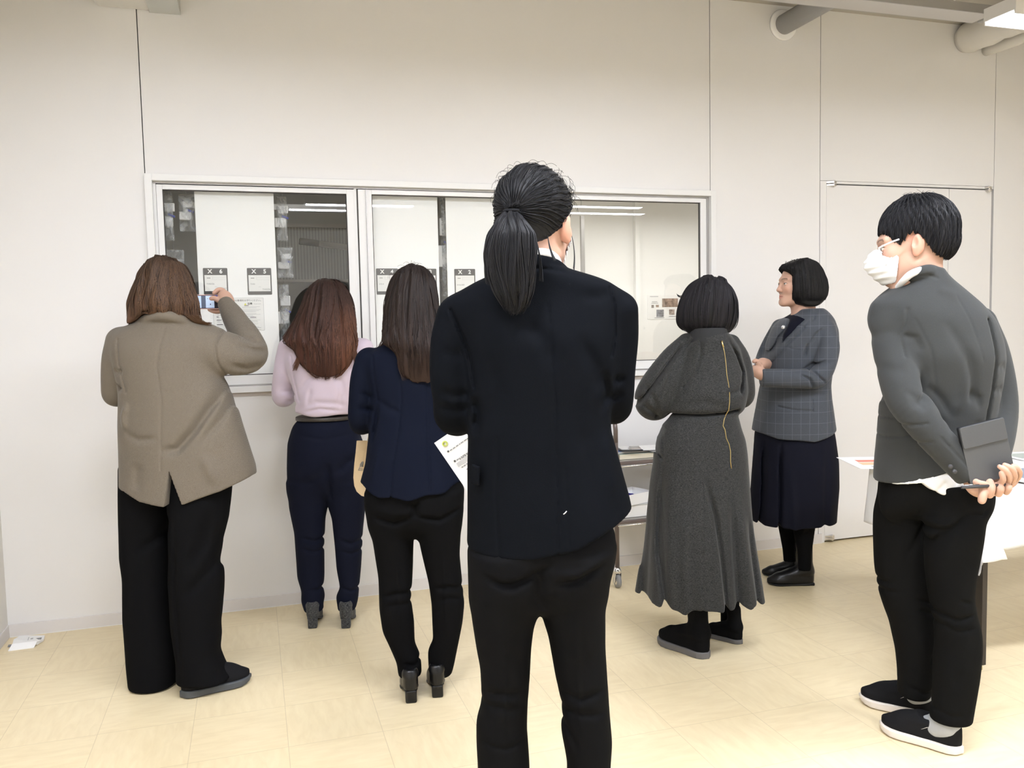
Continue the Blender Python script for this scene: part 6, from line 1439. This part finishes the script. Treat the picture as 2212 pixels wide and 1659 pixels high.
    def cap(P):
        Q = ((P - F32(hc)) @ HMf) / F32(1.03)
        d = ell(Q, (0, -.024, .044), (.086, .106, .098)); d = smin(d, ell(Q, (0, -.046, -.002), (.072, .074, .068)), .02)
        A = np.arctan2(Q[:, 0], Q[:, 1] + .02)
        d = smax(d, hl(Q[:, 1]) + .004*np.sin(A*37).astype(F32) - Q[:, 2], .006)
        return d + F32(.0012)*np.sin(A*33 + 2.5*np.sin(Q[:, 2]*40))
    cr_ = hc + HM @ np.array([0, -.045, .135]); HMl = HM
    def flow(P):
        Q = ((P - F32(cr_)) @ HMf); v = Q.copy(); v[:, 2] = 0; L = np.linalg.norm(v, axis=1, keepdims=True) + 1e-4
        w = v/L*np.clip(1.4 - (-Q[:, 2:3])/.05, 0, 1.4) + F32((0, .25, -1))*np.clip(-Q[:, 2:3]/.03, .1, 1)
        return w @ HMf.T
    v = rr_.normal(size=(6500, 3)); v[:, 2] += .35; v /= np.linalg.norm(v, axis=1, keepdims=True); roots = hc + (v*.10 + np.array([0, -.02, .04])) @ HM.T
    for _ in range(8):
        dd, g = grad(cap, roots.astype(F32)); roots = roots - g*dd[:, None]
    q_ = ((roots - hc) @ HM)/1.03; roots = roots[(q_[:, 2] > hl(q_[:, 1]) + .012)]
    def stop(P):
        Q = ((P - F32(hc)) @ HMf)/F32(1.03); return Q[:, 2] < hl(Q[:, 1]) - .004
    sV, sF, sC = flow_strands(cap, roots, flow, 14, .006, lambda P, q: q*0 + 1.0, (-.001, .0045), .15, .06, rad=.00105, pal=((.005, .005, .006), (.020, .020, .022)), seed=15, stop=stop)
    V, F = surf(cap, hc - .16, hc + .18, .0035)
    fl1 = flyaways(cap, cr_, 60, .05, 29, (.01, .01, .011), .018, .0005)
    V, F, C = join_np([(V, F, (.007, .007, .0075)), (sV, sF, sC), fl1]); link('hair', np_mesh('hair', V, F, True, C), m_hair, pe.root)
    # mask with ear loops
    m_mk = mat('mask_white', (.80, .80, .80), rough=.85, bump=.1, scale=400)
    def mk(P):
        Q = ((P - F32(hc)) @ HMf)/F32(1.03); A = Q.copy(); A[:, 0] = np.abs(A[:, 0])
        d = ell(Q, (0, .046, -.048), (.066, .078, .066)); d = smin(d, rcone(Q, (0, .095, -.01), (0, .119, -.035), .013, .016), .03)
        pl = .0016*np.sin(Q[:, 2]*330)*np.clip((Q[:, 1]-.06)/.03, 0, 1); d = d + pl.astype(F32)
        d = np.minimum(np.abs(d) - .0022, np.where(hf(P) < .004, .02, 9)); d = np.maximum(d, .0015 - hf(P)); d = np.maximum(d, .050 - .25*(Q[:, 2] + .05) - Q[:, 1])
        return np.maximum(np.maximum(d, Q[:, 2] - .006), -.106 - Q[:, 2])
    mask = sdf_obj('face_mask', mk, hc - .16, hc + .16, .0024, m_mk, pe.root)
    for a in ((1899, 535), (1916, 572)): pass
    for (p0, p1, p2) in (((1897, 537, -.085), (1915, 526, -.092), (1942, 517, -.088)), ((1912, 573, -.085), (1922, 562, -.092), (1938, 553, -.088))):
        a, b2, c = pe.p(*p0), pe.p(*p1), pe.p(*p2)
        MB().tube([a*(1-t)**2 + 2*b2*t*(1-t) + c*t*t for t in np.linspace(0, 1, 10)], .0024, 8).build('ear_loop', m_mk, mask)
    # shoes, socks
    m_ws = mat('sole_off_white', (.68, .62, .56), rough=.6); m_sock = mat('sock_grey', (.34, .35, .36), rough=.9, bump=.3, scale=500)
    for hl_, to, ank, lb in (((2078, 1630), (1903, 1573), ((2046, 1540, -.08), (2058, 1600, -.085)), 'nearer black slip-on shoe with white sole'), ((2025, 1553), (1858, 1513), ((1990, 1480, .08), (2000, 1545, .08)), 'farther black slip-on shoe with white sole')):
        o, (c, M, k, zb) = shoe(pe, pe.floor(*hl_), pe.floor(*to), 'slip', (m_black_canvas, m_ws), lb, Wd=1.05)
        T = lambda x, y, z: np.array(c) + np.array(M) @ (np.array([x, y, z])*k)
        f = lambda P, T=T: path(P, [tuple(T(.12, 0, .060)), tuple(T(.075, 0, .070)), tuple(T(.050, 0, .085)), tuple(T(.052, 0, .15))], [.028*k, .036*k, .040*k, .040*k], .02)
        s_ = sdf_obj('sock', f, np.array(c) - .3, np.array(c) + .35, .004, m_sock, pe.root)
        for sd in (-1, 1):
            g_ = MB(); P_ = [T(.128, sd*.026, .0565), T(.090, sd*.036, .074), T(.112, sd*.037, .060), T(.140, sd*.030, .050)]
            N_ = np.array(M) @ np.array([0, sd*1., .5]); N_ = N_/np.linalg.norm(N_)*.004
            g_.add([tuple(p+N_) for p in P_] + [tuple(p-N_*2) for p in P_], [(0, 1, 2, 3), (7, 6, 5, 4), (0, 4, 5, 1), (1, 5, 6, 2), (2, 6, 7, 3), (3, 7, 4, 0)]); g_.build('elastic_gusset', m_ws, o)
    # case and pen, things of their own
    y = -.262; A, B_, C_ = pe.p(2071, 925, y+.02), pe.p(2168, 901, y+.02), pe.p(2122, 1043, y+.02)
    ax = B_ - A; wl = np.linalg.norm(ax); ax /= wl; dn = C_ - A; dn -= ax*(dn @ ax); hh = np.linalg.norm(dn); dn /= hh; nr = np.cross(ax, dn)
    wO = pe.O + pe.rh*A[0] + pe.fh*A[1]; wO[2] = A[2]
    M = Matrix([[ax[i], nr[i], -dn[i], 0] for i in range(3)] + [[0, 0, 0, 1]])
    o = empty('tablet_case', wO, 0, 'dark grey flap case held behind the back of the masked person', 'case')
    o.matrix_world = Matrix.Translation(Vector(wO)) @ Matrix.Rotation(-YAW, 4, 'Z') @ M
    m_c = mat('case_grey', (.055, .057, .06), rough=.5, bump=.1, scale=300); m_ce = mat('case_edge_black', (.012, .012, .014), rough=.5)
    MB().rbox((.001, .003, -hh+.001), (wl-.001, .017, -.001), .005, 1).build('case_body', m_ce, o, bevel=.001)
    MB().rbox((0, -.0, -hh), (wl, .003, 0), .005, 1).build('front_cover', m_c, o, bevel=.001)
    MB().rbox((0, -.0045, -hh*.37), (wl*.985, .0, 0), .006, 1).build('flap', m_c, o, bevel=.0015)
    MB().tube([(.006, -.0005, -.003), (wl-.006, -.0005, -.003)], .0035, 8).build('spine', m_c, o)
    MB().lathe((-.001, .010, -hh*.48), [(.001, -.002), (.005, -.001), (.005, .002), (.001, .003)], 0, 12).build('snap', m_chrome, o)
    a, b3 = pe.p(2077, 1053, -.268), pe.p(2186, 1047, -.250); wp = lambda q: tuple(pe.O + pe.rh*q[0] + pe.fh*q[1] + np.array([0, 0, q[2]]))
    po = empty('pen', wp(a), 0, 'slim black pen held in the fingers under the grey case', 'pen'); d_ = np.array(wp(b3)) - np.array(wp(a))
    MB().tube([(0, 0, 0), tuple(d_*.05), tuple(d_*.93)], [.004, .0047, .0045], 12).build('pen_barrel', m_ink, po)
    MB().tube([tuple(d_*.93), tuple(d_*1.0)], [.004, .001], 12).build('pen_tip', m_ink, po)
    MB().tube([tuple(d_*.03 + np.array([0, 0, .0055])), tuple(d_*.35 + np.array([0, 0, .0058]))], .0011, 8).build('pen_clip', m_chrome, po)
person_g()
# ------------------------------------------------------------------ trolley behind the group
m_tub = mat('brown_enamel', (.105, .078, .068), rough=.3, spec=.6)
m_shelf = mat('trolley_shelf_brown', (.12, .09, .08), rough=.4)
m_gpan = mat('trolley_panel_grey', (.38, .37, .35), rough=.35, metal=.4)
m_rub = mat('caster_rubber', (.22, .215, .21), rough=.6)
CX, CY = 1.712, -.335
t = empty('trolley', (CX, CY, 0), label='brown tubular trolley with two shelves and a chrome caster between ponytail and charcoal dress', cat='trolley')
t['label'] = 'brown tubular trolley on chrome casters, standing by the wall behind the charcoal dress'
TW, TD = .56, .27
for x, y in ((0, 0), (TW, 0), (0, TD), (TW, TD)): MB().tube([(x, y, .095), (x, y, .74)], .0115, 12).build('post', m_tub, t)
for x in (0, TW):
    MB().tube([(x, 0, .735), (x, 0, .80), (x, .008, .835), (x, .030, .855), (x, .06, .86), (x, TD-.06, .86), (x, TD-.030, .855), (x, TD-.008, .835), (x, TD, .80), (x, TD, .735)], .0115, 12).build('handle', m_tub, t)
    MB().box((x-.003, .012, .655), (x+.003, TD-.012, .77)).build('end_panel', m_gpan, t)
for z in (.625, .325):
    s_ = MB().box((0, -.012, z), (TW, TD+.012, z+.018)).build('shelf', m_shelf, t, bevel=.003)
    MB().box((.012, -.004, z+.018), (TW-.012, TD+.004, z+.021)).build('shelf_liner', m_gpan, s_)
    MB().tube([(0, -.014, z-.006), (TW, -.014, z-.006)], .004, 8).build('shelf_rail', m_chrome, s_)
for x, y in ((0, 0), (TW, 0), (0, TD), (TW, TD)):
    c = MB(); c.lathe((x, y, 0), [(.012, .106), (.017, .100), (.022, .088), (.021, .078), (.010, .074)], 2, 18)
    o = c.build('caster', m_chrome, t)
    MB().lathe((x-.011, y, .036), [(.022, 0), (.034, .003), (.036, .011), (.034, .019), (.022, .022)], 0, 26).build('wheel', m_rub, o)
    MB().lathe((x-.013, y, .036), [(.004, 0), (.019, .001), (.019, .025), (.004, .026)], 0, 18).build('hub', m_chrome, o)
    f = MB(); 
    for k in (-.017, .015): f.prism([(y-.014, .078), (y+.014, .078), (y+.008, .028), (y-.008, .028)], x+k, x+k+.002, 0)
    f.build('fork', m_chrome, o)
def on_trolley(x, y, z): return (CX+x, CY+y, z)
b1 = empty('book', on_trolley(.03, .02, .6475), label='cream-edged paperback lying on the top shelf of the trolley', cat='book')
MB().box((0, 0, 0), (.19, .135, .024)).build('pages', mat('page_edges', (.72, .66, .52), rough=.8), b1)
MB().box((-.001, -.001, .024), (.191, .136, .0255)).build('cover', mat('cover_pale_green', (.60, .70, .62), rough=.4), b1)
b2 = empty('folder', on_trolley(.0, .04, .6745), label='blue and white printed folder on top of the paperback on the trolley', cat='folder')
MB().box((0, 0, 0), (.20, .15, .008)).build('sheets', m_paper, b2); MB().box((.01, .005, .008), (.09, .14, .0085)).build('cover_print', mat('cover_blue', (.12, .22, .55), rough=.4), b2); MB().box((.10, .01, .008), (.19, .13, .0085)).build('cover_print', mat('cover_sky', (.45, .62, .72), rough=.4), b2)
cbp = empty('clipboard', on_trolley(.045, .02, .686), -.15, 'dark clipboard with paper and metal clip on the trolley', 'clipboard')
MB().box((0, 0, 0), (.23, .16, .003)).build('board', mat('clipboard_dark', (.03, .03, .035), rough=.4), cbp, bevel=.0008)
MB().box((.01, .004, .003), (.22, .15, .006)).build('paper', m_paper, cbp)
c = MB(); c.tube([(.05, .004, .010), (.05, .05, .018), (.10, .05, .018), (.10, .004, .010)], .0022, 8); c.box((.045, .03, .006), (.105, .055, .014)); c.build('clip', m_steel, cbp)
p = empty('ballpoint', on_trolley(.02, .0, .698), -.25, 'dark pen lying across the clipboard on the trolley', 'pen'); MB().tube([(0, 0, 0), (.12, .01, -.003)], .004, 8).build('pen_barrel', m_ink, p)
bx = empty('storage_box', on_trolley(.035, .02, .3475), label='flat white box lying on the lower shelf of the trolley', cat='box')
MB().box((0, 0, 0), (.30, .22, .060)).build('box_body', m_paper, bx, bevel=.003); MB().box((-.003, -.003, .060), (.303, .223, .066)).build('lid', mat('lid_grey_white', (.55, .56, .56), rough=.5), bx, bevel=.002)
tr_ = empty('tray', on_trolley(.04, -.02, .4145), .35, 'open white tray with dark blue things, on the flat box of the trolley', 'tray')
q = MB(); W_, D_, H_ = .20, .15, .055
q.box((0, 0, 0), (W_, D_, .003)); q.box((0, 0, .003), (W_, .003, H_)); q.box((0, D_-.003, .003), (W_, D_, H_)); q.box((0, .003, .003), (.003, D_-.003, H_)); q.box((W_-.003, .003, .003), (W_, D_-.003, H_)); q.build('tray_shell', m_white, tr_, bevel=.001)
cl = empty('blue_cloth', on_trolley(.10, .05, .4185), .3, 'crumpled dark blue bundle inside the white tray on the trolley', 'cloth')
V, F = surf(lambda P: ell(P, (0, 0, .022), (.05, .03, .022)) + F32(.006)*wob(P, 160, 4), (-.06, -.04, 0), (.06, .04, .055), .003); link('bundle', np_mesh('bundle', V, F), mat('cloth_ultramarine', (.03, .02, .22), rough=.8), cl)

# ------------------------------------------------------------------ table at the right with a paper cloth
TX0, TX1, TY0, TY1, TZ = 2.475, 4.27, -1.80, -1.24, .70
tb_ = empty('folding_table', ((TX0+TX1)/2, (TY0+TY1)/2, 0), label='long folding table with black legs under a white paper cloth', cat='table')
hx, hy = (TX1-TX0)/2, (TY1-TY0)/2
MB().box((-hx, -hy, TZ-.03), (hx, hy, TZ)).build('table_top', m_paper, tb_, bevel=.003)
m_leg = mat('leg_brown_black', (.022, .017, .015), rough=.45)
for x in (-hx+.10, hx-.10):
    for y in (-hy+.09, hy-.09):
        o = MB().box((x-.012, y-.024, .022), (x+.012, y+.024, TZ-.03)).build('leg', m_leg, tb_, bevel=.002)
        MB().lathe((x, y, 0), [(.014, 0), (.014, .012), (.008, .014), (.008, .024)], 2, 14).build('foot', mat('foot_brass', (.5, .42, .2), rough=.3, metal=.9), o)
    MB().box((x-.008, -hy+.11, TZ-.09), (x+.008, hy-.11, TZ-.06)).build('cross_bar', m_leg, tb_)
# the cloth: a sheet draped over the top, hanging unevenly
n = 90; m_ = 60
def cloth_mesh():
    us = np.linspace(-.25, (TX1-TX0)+.02, n*2); vs = np.linspace(-.235, (TY1-TY0)+.02, m_); r = np.random.default_rng(2)
    U, Vv = np.meshgrid(us, vs); X = np.clip(U, -.004, TX1-TX0); Y = np.clip(Vv, -.004, TY1-TY0); over_x = np.maximum(-U, 0); over_y = np.maximum(-Vv, 0)
    drop = np.maximum(over_x, over_y) + .10*np.minimum(over_x, over_y)
    fold = .5 + .5*np.sin(U*13 + 1.0) ; foldx = .5 + .5*np.sin(Vv*16)
    drop_end = over_x > over_y
    s1 = 1.0 + .18*np.sin(U*2.1 + .4) - .25*np.clip(U/1.6, 0, 1)
    Z = TZ + .004 - drop*np.where(drop_end, .92, s1*.82)
    Xo = X - over_x*.03 - np.clip(drop, 0, .3)*np.where(drop_end, .12*foldx, 0); Yo = Y - over_y*.04 - np.clip(drop, 0, .3)*np.where(~drop_end, .14*fold, 0)
    corner = (over_x > 0) & (over_y > 0); Xo = np.where(corner, X - .10*over_x/.2 - .02, Xo); Yo = np.where(corner, Y - .10*over_y/.2 - .02, Yo)
    crk = .0035*np.sin(U*31 + 4*np.sin(Vv*17)) * np.sin(Vv*37 + 3*np.sin(U*11)) * np.clip(drop*6, .05, 1)
    Yo = Yo + crk; Xo = Xo + crk*.6
    P = np.stack([Xo + TX0, Yo + TY0, Z + np.abs(crk)*.2], -1).reshape(-1, 3); I = np.arange(P.shape[0]).reshape(U.shape)
    return P, np.stack([I[:-1, :-1], I[:-1, 1:], I[1:, 1:], I[1:, :-1]], -1).reshape(-1, 4)
P, F = cloth_mesh()
m_pc = mat('white_paper_cloth', (.69, .68, .665), rough=.75, bump=.3, scale=25)
o = link('tablecloth', np_mesh('tablecloth', P, F), m_pc); tag(o, 'creased white paper cloth hanging over the table edges', 'tablecloth')
sm = o.modifiers.new('thickness', 'SOLIDIFY'); sm.thickness = .0008
m_red = mat('print_red', (.70, .20, .13), rough=.5); m_or = mat('print_orange', (.75, .52, .30), rough=.5); m_gr = mat('print_grey_green', (.45, .50, .46), rough=.5); m_bl2 = mat('print_slate', (.25, .30, .38), rough=.5)
def sheet(x, y, z, w_, d_, rz, label, blocks, name='flyer', th=.0015):
    e = empty(name, (x, y, z), rz, label, 'paper', 'printed sheets on the table')
    MB().box((0, 0, 0), (w_, d_, th)).build('paper', m_paper, e)
    for i, (a, b, c_, d2, mm) in enumerate(blocks): MB().box((w_*a, d_*b, th), (w_*c_, d_*d2, th+.0004)).build('print', mm, e)
    return e
Z0 = TZ + .0062
sheet(2.40, -1.27, Z0, .42, .297, -.35, 'large sheet with a red strip jutting over the far left table corner', [(.12, .55, .60, .72, m_red), (.1, .3, .9, .5, m_or), (.15, .1, .85, .2, m_inkl)], 'poster')
sheet(2.62, -1.72, Z0+.0022, .21, .297, .2, 'flyer with grey lines near the front left corner of the table', [(.1, .7, .9, .9, m_gr), (.1, .1, .9, .6, m_inkl)])
sheet(2.86, -1.66, Z0, .297, .21, -.1, 'flyer with an orange picture behind the hands of the masked person', [(.1, .2, .9, .8, m_or)])
sheet(3.20, -1.70, Z0, .21, .297, .1, 'flyer with a slate blue block on the table', [(.1, .4, .9, .9, m_bl2), (.1, .1, .6, .3, m_inkl)])
sheet(2.80, -1.45, Z0+.0024, .297, .21, .3, 'flyer with red block lying farther back on the table', [(.1, .3, .5, .8, m_red), (.55, .3, .9, .8, m_inkl)])
sheet(3.15, -1.38, Z0, .297, .21, -.2, 'flyer with grey green picture at the back of the table', [(.1, .2, .9, .8, m_gr)])
for i in range(4):
    sheet(2.72+.008*i, -1.78+.005*i, Z0+.0045+.0024*i, .26, .18, .05*i, ['lowest booklet of the small pile at the table front', 'second booklet of the small pile at the table front', 'third booklet of the small pile at the table front', 'top booklet of the small pile, with slate print'][i], [(.06, .1, .94, .9, (m_or, m_gr, m_paper, m_bl2)[i])], 'booklet', .0022)

# ------------------------------------------------------------------ small things
P = on_z(22, 1396, 0); e = empty('folded_card', (-1.035, -.155, 0), .12, 'small white folded card packet on the floor in the left corner', 'card')
q = MB(); q.add([(0, 0, .002), (.095, -.01, .002), (.115, .03, .002), (.115, .08, .002), (.02, .09, .002), (0, .05, .002), (0, 0, .016), (.095, -.01, .016), (.115, .03, .010), (.115, .08, .010), (.02, .09, .022), (0, .05, .022)], [(5, 4, 3, 2, 1, 0), (6, 7, 8, 9, 10, 11), (0, 1, 7, 6), (1, 2, 8, 7), (2, 3, 9, 8), (3, 4, 10, 9), (4, 5, 11, 10), (5, 0, 6, 11)]); q.build('card', m_paper, e)
q = MB(); q.add([(-.012, -.03, 0), (.085, -.038, 0), (.095, -.01, .016), (0, 0, .016), (-.012, -.03, .003), (.085, -.038, .003), (.095, -.01, .020), (0, 0, .020)], [(0, 3, 2, 1), (4, 5, 6, 7), (0, 1, 5, 4), (1, 2, 6, 5), (2, 3, 7, 6), (3, 0, 4, 7)]); q.build('flap', m_white, e)
q = MB(); q.box((.085, .02, .0135), (.107, .045, .0145)); q.box((-.02, .02, .001), (.0, .045, .004)); q.build('dark_print', m_inkg, e)
q = MB(); q.box((.055, .02, .0185), (.058, .06, .0192)); q.box((.065, .03, .0178), (.075, .045, .0186)); q.build('print', m_inkl, e)

# canvas tote bag carried by the person in the navy jacket
pe = Pers(915, 1500, label='x'); bpy.data.objects.remove(pe.root)
def W3(pe, q): q = np.array(q); return pe.O + pe.rh*q[0] + pe.fh*q[1] + np.array([0, 0, q[2]])
yb = .20
ol = [(771, 952), (770, 975), (767, 1000), (765, 1030), (767, 1048), (772, 1060), (782, 1069), (795, 1073), (850, 1076), (905, 1070), (915, 1050), (912, 952)]
P0 = pe.p(840, 1010, yb); V = []; F = []; k_ = len(ol)
for dy in (-.016, .016):
    for u, v in ol: q = pe.p(u, v, yb); V.append(W3(pe, (q[0], yb + dy*(1 if v > 960 else .35), q[2])) - W3(pe, P0))
o = empty('tote_bag', W3(pe, P0), 0, 'beige canvas tote bag with a small dark drawing beside the navy jacket', 'bag')
mb = MB(); mb.add(V, [tuple(range(k_)), tuple(range(k_, 2*k_))[::-1]] + [(i, i+k_, (i+1) % k_ + k_, (i+1) % k_) for i in range(k_-1)]); mb.build('bag_body', mat('canvas_beige', (.62, .47, .29), rough=.85, bump=.25, scale=300), o)
q = lambda u, v, y: tuple(W3(pe, pe.p(u, v, y)) - W3(pe, P0))
MB().tube([q(796, 953, yb-.01), q(800, 930, yb-.02), q(815, 905, yb), q(850, 905, yb), q(865, 930, yb-.02), q(868, 953, yb-.01)], .006, 8).build('handle', mat('canvas_strap', (.72, .68, .6), rough=.8), o)
d_ = MB()
for a, b, r_ in (((774, 1016), (783, 1016), .0009), ((775, 1012), (784, 1013), .0009), ((777, 1008), (785, 1008), .0012), ((779, 1007), (781, 998), .0014), ((782, 1007), (784, 997), .0022), ((777, 1006), (779, 1001), .0009), ((774, 1016), (777, 1008), .0009)):
    d_.tube([q(a[0], a[1], yb-.0175), q(b[0], b[1], yb-.0175)], r_, 6)
d_.build('drawing', m_inkg, o)

# leaflet held by the person with the ponytail
pe = PD; y = .33; k_ = FPX/(pe.dep+y); e1 = np.array([.565, .826]); e2 = np.array([.826, -.565])
c0 = np.array([938., 957.]); c = lambda s, t, dy=0: W3(pe, pe.p(*(c0 + e1*s*k_ + e2*t*k_), y+dy))
O = c(0, 0); o = empty('leaflet', O, 0, 'white printed leaflet with a green mark showing under the left elbow of the ponytailed person', 'paper'); o['label'] = 'white printed leaflet with green mark below the elbow of the ponytailed person'
def quad(s0, s1, t0, t1, dy, th=.0006):
    V = [c(s, t, dy+d) - O for d in (0, th) for s, t in ((s0, t0), (s1, t0), (s1, t1), (s0, t1))]
    return V, [(3, 2, 1, 0), (4, 5, 6, 7), (0, 1, 5, 4), (1, 2, 6, 5), (2, 3, 7, 6), (3, 0, 4, 7)]
mb = MB(); mb.add(*quad(0, .22, 0, .19, 0)); mb.build('paper', m_paper, o)
mb = MB(); mb.add(*quad(0, .25, .0, .19, .004)); mb.build('paper', mat('paper_cream', (.78, .74, .66), rough=.7), o)
r = random.Random(5); mb = MB()
for s in (.040, .072, .075, .096, .108, .114, .120, .126):
    t0 = .024 if s in (.040, .072, .096) else .032; t = t0
    while t < .12:
        l_ = r.uniform(.003, .009); mb.add(*quad(s, s+.0028, t, t+l_, -.0012)); t += l_ + r.uniform(.001, .003)
mb.build('print', m_inkg, o)
mb = MB(); mb.add(*quad(.038, .043, .016, .021, -.0014)); mb.add(*quad(.070, .075, .016, .021, -.0014)); mb.build('print', m_ink, o)
mb = MB(); mb.add(*quad(.080, .092, .018, .16, -.0010)); mb.build('print', m_inkl, o)
gq = c(.018, .023, -.002) - O
mb = MB(); mb.tube([gq + (pe.rh*math.cos(a) + np.array([0, 0, 1])*math.sin(a))*.006 for a in np.linspace(0, 6.283, 14)], .0022, 6); mb.build('green_mark', mat('print_green', (.55, .62, .12), rough=.5), o)
